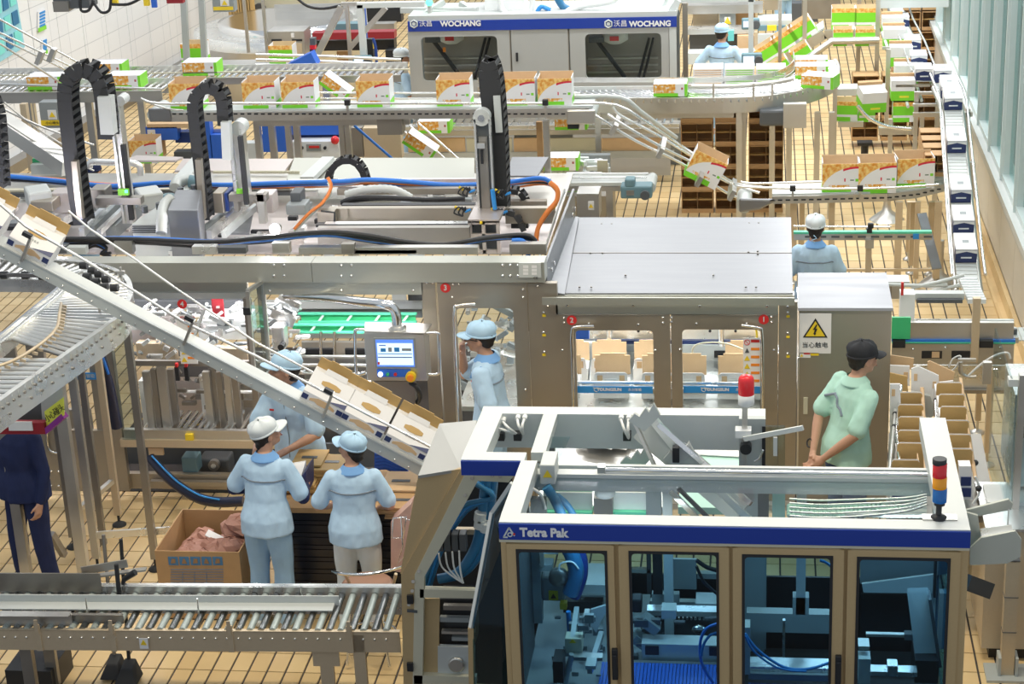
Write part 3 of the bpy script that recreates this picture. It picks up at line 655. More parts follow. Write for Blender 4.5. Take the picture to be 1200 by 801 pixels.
MB().bar(PY(705, 742, YF+.5), PY(691, 786, YF+.15), .03, .04).build('guide_bar', 'steel_bright', cpk)
ib(648, 775, 660, 800, YF+.15, .15, 'black', 'cable_chain'); ib(686, 780, 698, 784, YF+.1, .1, 'light_grey', 'bracket')
ib(672, 770, 706, 774, YF+.22, .06, 'steel', 'guide_bar'); ib(684, 722, 690, 740, YF+.6, .1, 'steel', 'cylinder');
e = MB(); c_ = PY(704, 728, YF+.7); e.prism([c_+Vector((-.07, 0, -.02)), c_+Vector((-.06, 0, .08)), c_+Vector((.05, 0, .12)), c_+Vector((.05, 0, .09)), c_+Vector((0, 0, 0)), c_+Vector((-.03, 0, -.08))], (0, .02, 0)); e.build('cam_plate', 'white_paint', cpk)
rnd = random.Random(3)
e = MB();
for k in range(46):
    p_ = PY(rnd.uniform(650, 705), rnd.uniform(722, 800), YF+rnd.uniform(.3, .9)); s_ = rnd.uniform(.012, .035); e.ob(p_, (s_*2, s_, s_*rnd.uniform(.5, 2)))
e.build('small_fittings', 'mid_grey', cpk, kind='stuff')
e = MB()
for k in range(70):
    p_ = PY(rnd.uniform(738, 845), rnd.uniform(722, 778), YF+rnd.uniform(.62, 1.3)); s_ = rnd.uniform(.012, .04); e.ob(p_, (s_*2.2, s_, s_*rnd.uniform(.4, 1.3)))
e.build('small_fittings', 'dark_grey', cpk, kind='stuff')
ib(765, 648, 776, 696, YM+.3, .06, 'black', 'inner_panel'); ib(758, 640, 763, 715, YR+.05, .04, 'dark_grey', 'post'); ib(738, 667, 762, 671, YR+.05, .04, 'steel', 'cross_beam')
ib(787, 655, 816, 690, YM+.5, .02, 'grey_paint', 'inner_panel'); ib(764, 696, 796, 716, YM+.4, .05, 'grey_paint', 'inner_panel'); ib(817, 672, 842, 678, YR-.1, .05, 'grey_paint', 'cross_beam')
ib(740, 703, 752, 718, YF+.8, .1, 'black', 'motor', bev=.01); ib(756, 705, 845, 710, YR-.1, .05, 'grey_paint', 'cross_beam'); ib(815, 707, 840, 716, YF+1.0, .15, 'light_grey', 'bracket')
ib(775, 715, 792, 725, YM-.2, .1, 'light_grey', 'clamp')
for k in range(2):
    c_ = PY(752+k*10, 750-k*20, YF+.7); m3 = Matrix.Rotation(radians(40), 3, 'Y'); e = MB().ob(c_, (.12, .1, .06), m3); e.build('gripper', 'mid_grey', cpk)
e = MB(); pts = [(1010, 684), (1094, 673), (1094, 695), (1012, 694)]; e.prism([PY(x, y, YM+.5) for x, y in pts], (0, .02, 0)); e.build('inner_panel', 'white_paint', cpk)
e = MB(); e.prism([PY(1008, 655, YM+.6), PY(1112, 655, YM+.6), PY(1112, 672, YM+.6), PY(1008, 684, YM+.6)], (0, .02, 0)); e.build('inner_panel', 'mid_grey', cpk)
ib(1008, 696, 1064, 780, YM+.8, .02, 'black', 'inner_panel')
e = MB(); pa, pb_, pc, pd = PZ(1063, 694, 1.45), PZ(1087, 693, 1.45), PZ(1099, 772, .98), PZ(1073, 772, .98)
e.prism([pa, pd, pc, pb_], (0, 0, .03)); e.build('chute', 'white_paint', cpk); area('interior_fill', (pc.x-.1, YF+.5, ZT-.2), .5, .2, 9, (.85, .97, 1)); area('interior_fill', (fl+.6, YF+.5, ZT-.2), .6, .2, 6, (.85, .97, 1)); MB().bar(pb_+Vector((.01, 0, -.02)), pc+Vector((.01, 0, -.02)), .02, .12).build('chute_side', 'dark_grey', cpk)  # both area lights are added to brighten the packer interior, without a fixture
col(1096, 656, 700, 3, YM+.3, 'black'); col(1105, 695, 760, 10, YM+.2, 'mid_grey')
ib(1015, 743, 1068, 746, YF+.7, .03, 'steel', 'rod'); ib(1060, 743, 1070, 750, YF+.68, .05, 'dark_grey', 'clamp')
ib(1006, 757, 1019, 761, YF+.4, .1, 'steel', 'bracket'); ib(1006, 772, 1020, 801, YF+.35, .1, 'light_grey', 'bracket'); ib(1019, 787, 1075, 792, YF+.4, .08, 'steel_bright', 'cross_beam'); ib(1040, 780, 1052, 792, YF+.38, .08, 'steel_bright', 'bracket')
ib(1072, 774, 1100, 800, YF+.6, .3, 'black', 'motor')
trays = MB();
mat('pale_green', (0.45, 0.72, 0.62), 0.4, 0.0, 0.06)
for k, (x0, x1) in enumerate(((640, 694), (720, 757))):
    a_ = ib(x0, 571, x1, 576, YM+.25, .1, 'belt_green', 'tray_edge'); ib(x0-3, 577, x1, 600, YM+.22, .02, 'light_grey' if k == 0 else 'paper', 'tray_front'); ib(x0-4, 600, x1, 606, YM+.18, .1, 'belt_green', 'tray_edge')
ib(696, 584, 718, 612, YM+.15, .1, 'steel_dark', 'column'); e = MB().ball(PY(709, 577, YM+.05), .055, 14, 8, (1.2, 1, .7)).build('suction_cup', 'white_plastic', cpk)
cable('hose', ypts([(640, 570), (650, 585), (662, 612)], YM-.15), .032, 'cable_teal', cpk); cable('hose', ypts([(652, 580), (665, 592), (678, 614)], YM-.1), .022, 'cable_teal', cpk)
cable('wire', ypts([(624, 572), (634, 580), (639, 596)], YM-.2), .01, 'cable_white', cpk)
ib(622, 585, 640, 606, YM-.1, .05, 'mid_grey', 'inner_panel'); ib(757, 573, 775, 612, YM+.2, .05, 'mid_grey', 'inner_panel')
ib(888, 573, 901, 612, YM+.3, .05, 'steel_dark', 'column'); ib(905, 573, 920, 612, YM+.25, .05, 'pale_green', 'inner_panel')
for k in range(5):
    y_ = 584+k*5; cable('guide_wire', ypts([(925, y_), (960, y_+2), (1000, y_+1), (1060, y_-1-k), (1086, y_-5-k*2)], YM-.05-k*.06), .007, 'steel_bright', cpk)
rb = MB()
for k in range(30):
    for j in range(4): p_ = PZ(925+k*5.2, 603-j*3.4+0.4*(k % 2), 1.95); rb.ball(p_, .017, 8, 5)
rb.build('roller_beads', 'pale_green', cpk, kind='stuff')
MB().prism([PZ(990, 606, 1.98), PZ(1086, 596, 1.98), PZ(1086, 606, 1.98)], (0, 0, .02)).build('guide_plate', 'grey_paint', cpk)
e = MB(); L0, L1 = PY(738, 492, YR-.1), PY(880, 602, YM+.1)
def diag(x0, y0, x1, y1, w_, Y0, Y1, m, name, h=.03): return MB().bar(PY(x0, y0, Y0), PY(x1, y1, Y1), h, w_, Vector((1, 0, .9)).normalized()).build(name, m, cpk)
diag(752, 500, 870, 600, .17, YR-.15, YM+.25, 'grey_paint', 'lift_plate'); diag(766, 492, 795, 528, .05, YR-.2, YR-.25, 'steel_bright', 'lift_rail', .05)
diag(772, 497, 845, 560, .03, YR-.22, YM+.3, 'chrome', 'lift_rail'); diag(742, 490, 770, 552, .02, YR-.25, YR-.4, 'steel', 'lift_rail')
diag(800, 520, 880, 590, .03, YR-.25, YM+.1, 'steel_bright', 'lift_rail'); diag(786, 575, 850, 640, .03, YM-.05, YM-.2, 'chrome', 'lift_rail'); diag(795, 572, 860, 636, .02, YM-.05, YM-.2, 'black', 'lift_rail')
diag(840, 572, 878, 608, .04, YM+.1, YM, 'steel_bright', 'lift_rail')
for (x_, y_) in ((755, 490), (745, 540), (796, 535)):
    c_ = PY(x_, y_, YR-.3); z_ = [(-.10, -.02), (-.06, .03), (-.03, .01), (.01, .07), (.03, .04), (.06, .10), (.10, .02), (.0, -.09)]
    MB().prism([c_+Vector((a, 0, b)) for a, b in z_], (0, .03, 0)).build('zigzag_plate', 'light_grey', cpk)
ib(788, 525, 796, 542, YR-.33, .05, 'black', 'clamp')
MB().box(PZ(700, 540, 1.45).x-.35, PZ(785, 540, 1.45).x, YR+.2, YR+1.5, 1.40, 1.45).build('infeed_tray', 'steel', cpk)
MB().box(PZ(800, 540, 1.45).x, PZ(895, 540, 1.45).x, YR+.2, YR+1.5, 1.40, 1.45).build('infeed_tray', 'pale_green', cpk)
for k in range(9):
    c_ = PZ(708+rnd.uniform(-12, 28), 520+rnd.uniform(-8, 6), 1.46+k*.008); m3 = Matrix.Rotation(rnd.uniform(-.5, .5), 3, 'Z')
    MB().ob(c_, (.26, .12, .004), m3).build('paper_sheet', 'paper', None, 'loose white carton blank lying in the packer infeed heap', None, 'carton blank', 'loose blanks in the packer infeed')
MB().ob(PZ(842, 527, 1.46), (.34, .2, .006), Matrix.Rotation(-.1, 3, 'Z')).build('printed_sheet', 'paper', None, 'flat white printed carton blank inside the packer right of the lift', None, 'carton blank')
MB().ob(PZ(841, 515, 1.47), (.30, .07, .006)).build('printed_strip', 'cable_teal', None, 'blue printed strip lying behind the flat white blank', None, 'carton blank')
strip('side_pane', [(640, 512), (668, 512), (650, 552), (640, 552)], 'acrylic', .01, YR-.3)
ib(628, 512, 650, 552, YR+.25, .05, 'steel_dark', 'post')
X0_, X1_, Z0_, Z1_ = fr(897, 500, 920, 552, YR+.1); a_ = MB().box(X0_, X1_, YR+.1, YR+.13, Z0_-.3, Z1_).build('guard_pane', 'acrylic', cpk);
MB().box(X0_+.05, X1_-.05, YR+.09, YR+.1, Z1_-.2, Z1_-.07).build('notice', 'paper', a_)
mat('chute_paint', (0.50, 0.52, 0.46), .5, .15, .06)
ch = thing('outlet_chute', 'grey folded metal outlet chute sticking out right of the case packer', 'chute', PZ(1160, 640, 1.6))
def chs(pts, Y, d, m='chute_paint', name='side_plate'): return MB().prism([PY(x, y, Y) for x, y in pts], (0, d, 0)).build(name, m, ch)
chs([(1137, 662), (1137, 642), (1150, 630), (1190, 622), (1197, 632), (1196, 652), (1180, 660)], YF+.15, .02)
chs([(1131, 598), (1182, 585), (1187, 590), (1185, 597), (1144, 605)], YF+.5, .02)
chs([(1132, 600), (1146, 604), (1150, 630), (1150, 645), (1137, 645)], YF+.3, .02)
MB().prism([PY(1149, 619, YF+.4), PY(1185, 614, YF+.4), PY(1188, 624, YF+.17), PY(1150, 630, YF+.17)], (0, 0, -.015)).build('slide_plate', 'steel_bright', ch)
MB().tube(PY(1182, 596, YF+.45), PY(1181, 618, YF+.4), .004, 6).build('wire', 'steel', ch)
b0 = PZ(1184, 795, 0)
so = thing('support_post', 'square steel floor post on a grey foot plate right of the case packer', 'post', (PZ(1180, 790, 0).x, PZ(1180, 790, 0).y, 0))
q0 = PZ(1180, 790, .0); q1 = PY(1174, 655, q0.y); MB().box(q0.x-.05, q0.x+.04, q0.y-.04, q0.y+.04, .02, q1.z).build('post', 'steel_warm', so)
MB().box(q0.x-.15, q0.x+.15, q0.y-.12, q0.y+.12, 0, .02).box(q0.x-.07, q0.x-.05, q0.y-.06, q0.y+.06, .02, .16).box(q0.x+.045, q0.x+.065, q0.y-.06, q0.y+.06, .02, .16).build('base_plate', 'grey_paint', so)
for z in (.35, .62, .9): MB().box(q0.x-.052, q0.x+.042, q0.y-.042, q0.y+.042, z, z+.006).build('seam', 'dark_grey', so)
X0_, X1_, Z0_, Z1_ = fr(1155, 570, 1260, 735, 11.95)
cab = thing('steel_cabinet', 'low brown steel cabinet beyond the outlet chute at the right edge', 'cabinet', (X0_+.3, 12.2, 0))
MB().box(X0_, X1_, 11.95, 12.7, .1, 1.02).build('body', 'steel_warm', cab); MB().box(X0_-.01, X1_, 11.93, 12.7, 1.02, 1.04).build('top', 'steel_bright', cab)
MB().box(X0_+.06, X1_, 12.0, 12.6, 0, .1).build('plinth', 'black', cab)
MB().ob(PZ(1178, 580, 1.05), (.28, .3, .03)).build('clear_tray', 'tape_clear', None, 'clear plastic wrapped pack lying on the brown steel cabinet', None, 'pack')
p_ = PY(1135, 685, 10.9); MB().bar(PY(1128, 680, 10.5), PY(1155, 690, 10.7), .1, .1).build('motor', 'black', None, 'black motor jutting out low behind the case packer', None, 'motor')
p_ = PZ(1140, 790, .3); MB().box(p_.x-.15, p_.x+.06, 9.6, 9.75, 0, .2).build('floor_box', 'grey_paint', None, 'grey floor box by the case packer right foot', None, 'box')
Y2 = 14.3
def pb(par, name, m, x0, y0, x1, y1, Y, d=.05, bev=0, **kw):
    X0_, X1_, Z0_, Z1_ = fr(x0, y0, x1, y1, Y); return MB().box(X0_, X1_, Y, Y+d, Z0_, Z1_).build(name, m, par, bevel=bev, **kw)
def pt(par, name, m, pts, r, n=8, **kw): return MB().path(pts, r, n).build(name, m, par, **kw)
pm = thing('packing_machine', 'long stainless steel packing machine with numbered doors and a big sloping hood', 'machine', (-2.6, 15.8, 0))
mat('panel_steel', (0.42, 0.38, 0.32), 0.40, 0.75, 0.08, 2.0, rvar=.06)
mat('beam_steel', (0.50, 0.51, 0.46), 0.42, 0.7, 0.06, 2.0, rvar=.05)
mat('hood_steel', (0.27, 0.28, 0.30), 0.42, 0.8, 0.03, 1.5, stretch=(1, 8, 8), rvar=.04)
def XX(px, py=400, Y=Y2): return PY(px, py, Y).x
def ZZ(py, px=600, Y=Y2): return PY(px, py, Y).z
zb0, zb1 = ZZ(328, 400), ZZ(305, 400)
MB().box(XX(-30, 315), XX(367, 315), Y2-.06, Y2+.12, zb0, zb1).build('beam', 'beam_steel', pm)
MB().box(XX(367.6, 315), XX(639, 315), Y2-.06, Y2+.12, zb0, zb1).build('beam', 'beam_steel', pm)
e = MB()
for x_ in (321, 333, 400, 412, 589, 598, 607):
    for y_ in (310.5, 323): e.lathe(PY(x_, y_, Y2-.06), [(.014, -.002), (.014, .006), (.004, .011)], 8, Vector((0, -1, 0)))
e.build('bolt_row', 'chrome', pm, kind='stuff')
pl = pb(pm, 'rating_plate', 'light_grey', 608, 308, 634, 325, Y2-.075, .012)
for k in range(2):
    for j in range(3): pb(pl, 'print_block', 'paper', 613+k*10, 311+j*4, 619+k*10, 314+j*4, Y2-.078, .003)
text('CE', 'mark', (XX(629, 322), Y2-.079, ZZ(322, 629)), .03, 'black', pl, ext=.001); text('PACK', 'plate_text', (XX(614, 310), Y2-.079, ZZ(309.6, 614)), .012, 'red', pl, ext=.001) if False else None
pb(pm, 'header_panel', 'beam_steel', 309, 329, 495, 345, Y2-.02, .04); pb(pm, 'header_panel', 'beam_steel', 60, 329, 290, 350, Y2+.15, .04)
pb(pm, 'header_panel', 'light_grey', 158, 343, 290, 350, Y2+.12, .03)
e = MB()
for x_ in (316, 400, 484): e.lathe(PY(x_, 340, Y2-.02), [(.014, -.002), (.014, .006), (.004, .011)], 8, Vector((0, -1, 0)))
for x_ in (500, 507): e.lathe(PY(x_, 331, Y2-.02), [(.016, -.002), (.016, .004), (.004, .006)], 8, Vector((0, -1, 0)))
e.build('bolt_row', 'chrome', pm, kind='stuff')
zt3 = ZZ(329, 560)
MB().box(XX(496, 360), XX(512, 360), Y2-.02, Y2+.05, .1, zt3).build('post', 'panel_steel', pm)
d3 = MB().rframe(XX(514.5, 360), XX(619, 360), .12, zt3-.003, XX(535, 360), XX(602, 360), .75, ZZ(359, 568), Y2-.04, .035, .04).build('door', 'panel_steel', pm)
MB().box(XX(533, 360), XX(604, 360), Y2-.015, Y2-.01, .74, ZZ(358, 568)).build('pane', 'clear_glass', d3)
def grab(pts, par, Y=Y2-.10, m='chrome'):
    return cable('handle', [PY(x, y, Y) for x, y in pts], .013, m, par, sub=5)
grab([(537, 500), (534, 430), (532, 366), (537, 358), (557, 356)], d3)
MB().box(XX(619.5, 360), XX(654, 360), Y2-.03, Y2+.03, .12, zt3-.01).build('panel', 'panel_steel', pm)
def redno(n, px, py, Y, par):
    c = PY(px, py, Y); o = MB().tube(c, c+Vector((0, -.004, 0)), .041, 24).build('number_disc', 'red', par)
    text(n, 'number', (c.x, c.y-.006, c.z), .062, 'white_paint', o, ext=.001, bold=.001)
def screws(lst, par, Y, m='chrome', r=.013):
    e = MB()
    for x_, y_ in lst: e.lathe(PY(x_, y_, Y), [(r, -.002), (r, .006), (r*.4, .012)], 8, Vector((0, -1, 0)))
    e.build('bolt_row', m, par, kind='stuff')
redno('3', 522, 337, Y2-.045, d3)
screws([(531, 333), (538, 333), (530, 348), (613, 339), (613, 348), (616, 456)], d3, Y2-.04)
screws([(630, 335), (642, 358), (637, 366), (637, 389), (638, 412)], pm, Y2-.03)
for y_ in (370, 393, 416): pb(pm, 'key_mark', 'yellow', 635.5, y_-1.5, 639.5, y_+1, Y2-.036, .006)
pb(pm, 'hinge_gap', 'steel_bright', 621, 388, 622.4, 500, Y2-.036, .006)
for lx_ in (-3.3, -1.3, .1): area('interior_fill', (lx_, Y2+.7, 1.72), .9, .2, 16, (1, .99, .96), (radians(-25), 0, 0))  # added lights standing for interior LED strips, lifting the dark cartons
for lx_ in (-5.6, -4.4, -3.2): area('interior_fill', (lx_, Y2+.5, 1.9), .7, .2, 13, (1, .95, .97), (radians(-20), 0, 0))  # more added light over the left part of the interior
h = [PZ(641, 346, 1.84), PZ(929, 346, 1.84), PZ(927, 257, 1.86), PZ(673, 257, 1.86)]
hd = MB().prism(h, (0, 0, .02)).build('hood', 'hood_steel', pm)
zh0, zh1 = ZZ(352, 785), ZZ(345, 785)
MB().box(XX(637, 349), XX(931, 349), Y2-.11, Y2-.09, zh0-.0, zh1+.01).build('hood_edge', 'beam_steel', pm)
MB().prism([PZ(637, 350, 1.82), PZ(931, 350, 1.82), PZ(931, 345, 1.82), PZ(641, 345, 1.82)], (0, 0, .03)).build('hood_lip', 'beam_steel', pm)
m_ = (h[0]+h[3])/2; m2_ = (h[1]+h[2])/2
MB().bar(m_+Vector((0, 0, .022)), m2_+Vector((0, 0, .022)), .012, .004).build('seam', 'steel_dark', pm)
e = MB()
for x_, y_ in ((705, 263), (717, 263), (878, 262), (889, 262), (692, 297), (706, 297), (877, 296), (888, 295), (888, 298), (733, 323), (836, 323), (679, 337), (693, 337), (874, 337), (886, 337)):
    q_ = PZ(x_, y_, 1.87); e.tube(q_, q_+Vector((0, 0, .012)), .009, 8)
e.build('hood_screws', 'steel_dark', pm, kind='stuff')
ck = [PY(672, 224, 16.9), PY(640, 300, Y2), PY(640, 320, Y2), PY(674, 250, 16.9)]
cb_ = [PZ(638, 346, 1.86), PZ(648, 346, 1.86), PZ(676, 256, 1.88), PZ(668, 258, 1.88)]
lo, hi = PZ(639, 346, 1.86), PZ(672, 258, 1.88)
MB().prism([lo, lo+Vector((.0, 0, .28)), hi+Vector((0, 0, .30)), hi], (.02, 0, 0)).build('side_cheek', 'hood_steel', pm)
MB().prism([lo+Vector((0, 0, .03)), lo+Vector((.16, 0, .0)), hi+Vector((.05, 0, .02)), hi+Vector((0, 0, .03))], (0, 0, .012)).build('side_flange', 'hood_steel', pm)
for t in (.12, .2, .86, .95): q_ = lo.lerp(hi, t)+Vector((.025, 0, .14)); MB().tube(q_, q_+Vector((.012, 0, 0)), .02, 8).build('bolt', 'chrome', pm)
MB().box(XX(652, 360), XX(912, 360), Y2-.03, Y2+.03, ZZ(366.5, 785), zh0).build('header_panel', 'beam_steel', pm)
screws([(665, 357), (742, 357), (820, 358), (899, 358)], pm, Y2-.03, r=.016)
ty = ZZ(367, 720)
d2 = MB().rframe(XX(654.5, 380), XX(785.5, 380), .12, ty, XX(674.5, 380), XX(765.5, 380), .75, ZZ(385, 720), Y2-.04, .035, .035).build('door', 'panel_steel', pm)
d1 = MB().rframe(XX(786.5, 380), XX(912, 380), .12, ty, XX(799.5, 380), XX(891.5, 380), .75, ZZ(384, 845), Y2-.04, .035, .035).build('door', 'panel_steel', pm)
MB().box(XX(673), XX(767), Y2-.015, Y2-.01, .74, ZZ(384, 720)).build('pane', 'clear_glass', d2)
MB().box(XX(798), XX(893), Y2-.015, Y2-.01, .74, ZZ(383, 845)).build('pane', 'clear_glass', d1)
grab([(672, 500), (671, 430), (670, 390), (675, 383), (696, 382)], d2); grab([(894, 500), (894, 430), (893, 390), (889, 384), (869, 381)], d1)
redno('2', 670, 375, Y2-.045, d2); redno('1', 895, 374, Y2-.045, d1)
screws([(661, 372), (661, 378), (777, 372), (777, 378), (690, 379), (748, 380), (768, 410), (659, 410)], d2, Y2-.04)
screws([(787, 372), (787, 377), (816, 379), (875, 379), (904, 371), (904, 377), (907, 410), (797, 409)], d1, Y2-.04)
MB().box(XX(912.5, 380), XX(934, 380), Y2-.03, Y2+.03, .12, zh0).build('panel', 'panel_steel', pm)
screws([(923, 359), (923, 366), (923, 390), (923, 414)], pm, Y2-.03)
for y_ in (371, 395, 418): pb(pm, 'key_mark', 'yellow', 921.5, y_-1.5, 925.5, y_+1, Y2-.036, .006)
def namestrip(x0, x1, lx, par):
    s_ = pb(par, 'name_strip', 'sky_band', x0, 452.5, x1, 460.5, Y2-.02, .005)
    c = PY(lx+44, 456.5, Y2-.023); t_ = text('YOUNGSUN', 'lettering', (c.x-.14, c.y, c.z), .036, 'paper', s_, ext=.0005, bold=.0015)
    e = MB(); c2 = PY(lx+10, 456.5, Y2-.022)
    e.path([c2+Vector((.028*cos(t*pi/6), 0, .017*sin(t*pi/6))) for t in range(10)], .0035, 5); e.bar(c2+Vector((-.035, 0, .018)), c2+Vector((.03, 0, .008)), .002, .006); e.build('emblem', 'white_paint', s_)
    text('永创智能', 'lettering', (c.x+.07, c.y, c.z), .028, 'paper', s_, ext=.0005)
namestrip(676, 765, 690, d2); namestrip(801, 891, 816, d1)
sg = pb(d1, 'safety_label', 'paper', 871, 396, 891, 452, Y2-.03, .005)
for k in range(6):
    pb(sg, 'caption', 'orange' if k else 'red', 880, 398+k*9.3, 890, 401+k*9.3, Y2-.033, .002)
    c = PY(875.5, 401+k*9.3, Y2-.032)
    if k == 0: MB().path([c+Vector((.022*cos(t*pi/6), 0, .022*sin(t*pi/6))) for t in range(12)], .003, 5, closed=True).build('prohibition_ring', 'red', sg); MB().bar(c+Vector((-.015, 0, .015)), c+Vector((.015, 0, -.015)), .003, .004).build('prohibition_bar', 'red', sg)
    elif k == 1: MB().prism([c+Vector((-.018, 0, -.02)), c+Vector((.018, 0, -.02)), c+Vector((0, 0, .02))], (0, -.002, 0)).build('pictogram', 'dark_grey', sg)
    else: MB().prism([c+Vector((-.024, 0, -.02)), c+Vector((.024, 0, -.02)), c+Vector((0, 0, .024))], (0, -.002, 0)).build('warning_triangle', 'yellow', sg)
pb(pm, 'inner_panel', 'steel_bright', 672, 384, 893, 397, Y2+.9, .05); pb(pm, 'inner_rail', 'blue_dark', 672, 399, 893, 403, Y2+1.0, .05); pb(pm, 'inner_panel', 'light_grey', 672, 404, 893, 425, Y2+1.2, .04)
pb(pm, 'inner_panel', 'blue', 674, 385, 690, 397, Y2+.5, .05); pb(pm, 'slot', 'black', 837, 411, 868, 419, Y2+1.19, .01); pb(pm, 'inner_post', 'mid_grey', 699, 402, 745, 412, Y2+1.1, .05); pb(pm, 'inner_panel', 'light_grey', 680, 402, 697, 410, Y2+.85, .1)
for x_ in (714, 845): c = PY(x_, 392, Y2+.85); MB().tube(PY(x_, 384, Y2+.85), PY(x_, 405, Y2+.85), .025, 12).build('spindle', 'chrome', pm);
for c in (PY(748, 388, Y2+.88), PY(674, 388, Y2+.88), PY(832, 388, Y2+.88), PY(862, 388, Y2+.88)): MB().tube(c, c+Vector((0, .03, 0)), .012, 8).build('hole', 'black', pm)
cable('cable', ypts([(812, 418), (812, 408), (822, 402), (850, 402), (875, 411)], Y2+.6), .008, 'cream_frame', pm); c = PY(819, 422, Y2+.6); MB().lathe(c, [(.05, 0), (.05, .03), (.03, .05)], 14, Vector((0, -1, 0))).build('sensor', 'steel_bright', pm)
cable('cable', ypts([(886, 385), (887, 395), (885, 405)], Y2+.3), .009, 'yellow', pm)
MB().box(XX(650), XX(915), Y2+.08, Y2+.12, 1.02, 1.06).build('inner_rail', 'steel_bright', pm); MB().box(XX(650), XX(915), Y2+.08, Y2+.10, 1.10, 1.12).build('inner_rail', 'steel_bright', pm)
MB().box(XX(530), XX(930), Y2+.1, Y2+1.6, .84, .88).build('deck_plate', 'steel_bright', pm)
eb = thing('electrical_cabinet', 'tall brown steel electrical cabinet with a yellow shock hazard sign, behind the green-shirted man', 'cabinet', PZ(990, 600, 0))
X0_, X1_ = XX(935.5, 450), XX(1042.5, 450)
MB().box(X0_, X1_, Y2, Y2+.75, .1, ZZ(363, 988)).build('body', 'panel_steel', eb)
zt_ = ZZ(363, 988); MB().hexa([(X0_-.01, Y2-.02, zt_), (X1_+.01, Y2-.02, zt_), (X1_+.01, Y2+.76, zt_), (X0_-.01, Y2+.76, zt_), (X0_-.01, Y2-.01, zt_+.02), (X1_+.01, Y2-.01, zt_+.02), (X1_+.0, Y2+.75, zt_+.06), (X0_, Y2+.75, zt_+.06)]).build('top', 'hood_steel', eb)
MB().box(X0_+.03, X1_-.03, Y2+.04, Y2+.7, 0, .1).build('plinth', 'black', eb)
sn = pb(eb, 'hazard_sign', 'paper', 936.5, 367, 974, 414, Y2-.006, .005)
c = PY(955.5, 384, Y2-.008)
def tri(par, c, w_, h_, y_, m, name): return MB().prism([c+Vector((-w_, y_, -h_)), c+Vector((w_, y_, -h_)), c+Vector((0, y_, h_))], (0, -.002, 0)).build(name, m, par)
tri(sn, c, .098, .082, 0, 'black', 'triangle_border'); tri(sn, c+Vector((0, 0, -.006)), .078, .064, -.003, 'yellow', 'warning_triangle')
c3 = c+Vector((0, -.008, -.012))
MB().prism([c3+Vector(v) for v in ((.008, 0, .045), (-.02, 0, .0), (-.004, 0, .0), (-.012, 0, -.03), (-.018, 0, -.03), (-.004, 0, -.048), (.006, 0, -.03), (0, 0, -.03), (.016, 0, .008), (.001, 0, .008), (.016, 0, .045))], (0, -.002, 0)).build('lightning_bolt', 'black', sn)
c = PY(955, 404.5, Y2-.008); text('当心触电', 'sign_text', c, .052, 'black', sn, ext=.001)
b_ = pb(eb, 'small_label', 'paper', 937, 413, 950, 419, Y2-.006, .005); tri(b_, PY(939.5, 416, Y2-.008), .012, .012, 0, 'yellow', 'warning_triangle'); pb(b_, 'stripe', 'red', 942, 413.5, 949, 415, Y2-.008, .002); pb(eb, 'yellow_tag', 'yellow', 949.5, 413.3, 959.5, 416.5, Y2-.006, .004)
pb(eb, 'lock_plate', 'cream_frame', 941.5, 466, 946.5, 485, Y2-.012, .012); pb(eb, 'side_seam', 'steel_bright', 934, 419, 936, 553, Y2-.01, .01)
MB().box(XX(128, 480), XX(140, 480), Y2, Y2+.06, .1, 1.95).build('post', 'panel_steel', pm)
pb(pm, 'plinth', 'black', -30, 577, 640, 590, Y2+.2, .05)
lp = pb(pm, 'lower_panel', 'panel_steel', 28, 504, 134, 575, Y2, .04); pb(pm, 'lower_panel', 'panel_steel', -40, 390, 28, 575, Y2+.02, .04)
screws([(60, 552), (69, 552), (60, 569), (69, 569)], lp, Y2)
pb(pm, 'post', 'panel_steel', 106, 380, 122, 504, Y2+.02, .05); pb(pm, 'post', 'panel_steel', 36, 395, 56, 504, Y2+.02, .05)
pb(pm, 'inner_panel', 'steel', 55, 480, 106, 504, Y2+.3, .05); ns = pb(pm, 'name_strip', 'sky_band', 89, 436.5, 113, 444.5, Y2-.01, .006)
c = PY(101, 440.5, Y2-.012); text('永创智能', 'lettering', c, .038, 'white_paint', ns, ext=.0005)
cable('window_trim', ypts([(56, 460), (55, 510), (58, 527), (70, 531)], Y2-.02), .012, 'chrome', pm)
pb(pm, 'side_rail', 'steel', 145, 504.5, 370, 515, Y2-.02, .05); pb(pm, 'side_rail', 'steel_warm', 141, 516.5, 372, 525, Y2-.05, .05)
pb(pm, 'lower_beam', 'panel_steel', 148, 556, 330, 573, Y2+.05, .06); pb(pm, 'lower_beam', 'panel_steel', 176, 565, 330, 570, Y2-.02, .05)
rp = None; ORG['__'] = Vector()
ORG[pm.name], sv = Vector(), ORG[pm.name]
rp = MB().tube((0, 0, 0), (0, .42, 0), .021, 10).build('roller', 'chrome', pm); ORG[pm.name] = sv
k = 0
for px in [168, 176, 184, 190, 197, 206, 214, 222, 231, 239, 247, 262, 270, 281, 289, 297, 305, 313, 330, 345, 360]:
    q_ = PY(px, 505, Y2+.05)-sv
    (rp if k == 0 else piece(rp, (0, 0, 0))).location = q_; k += 1
    if k == 1: rp.location = q_
pb(pm, 'cross_bar', 'steel_dark', 158, 423, 300, 429, Y2+.12, .04)
for x_, w_ in ((174, 8), (183, 6), (192, 10), (203, 7), (244, 8), (251, 7), (259, 6), (268, 7), (277, 7)):
    pb(pm, 'guide_column', 'steel_dark' if (int(x_) % 2) else 'steel', x_-w_/2, 424+(x_ % 5)*3, x_+w_/2, 503, Y2+.1+(x_ % 3)*.05, .05)
pb(pm, 'post', 'steel_dark', 292, 350, 299, 503, Y2+.05, .05); pb(pm, 'post', 'steel_dark', 305, 330, 312, 440, Y2+.06, .05)
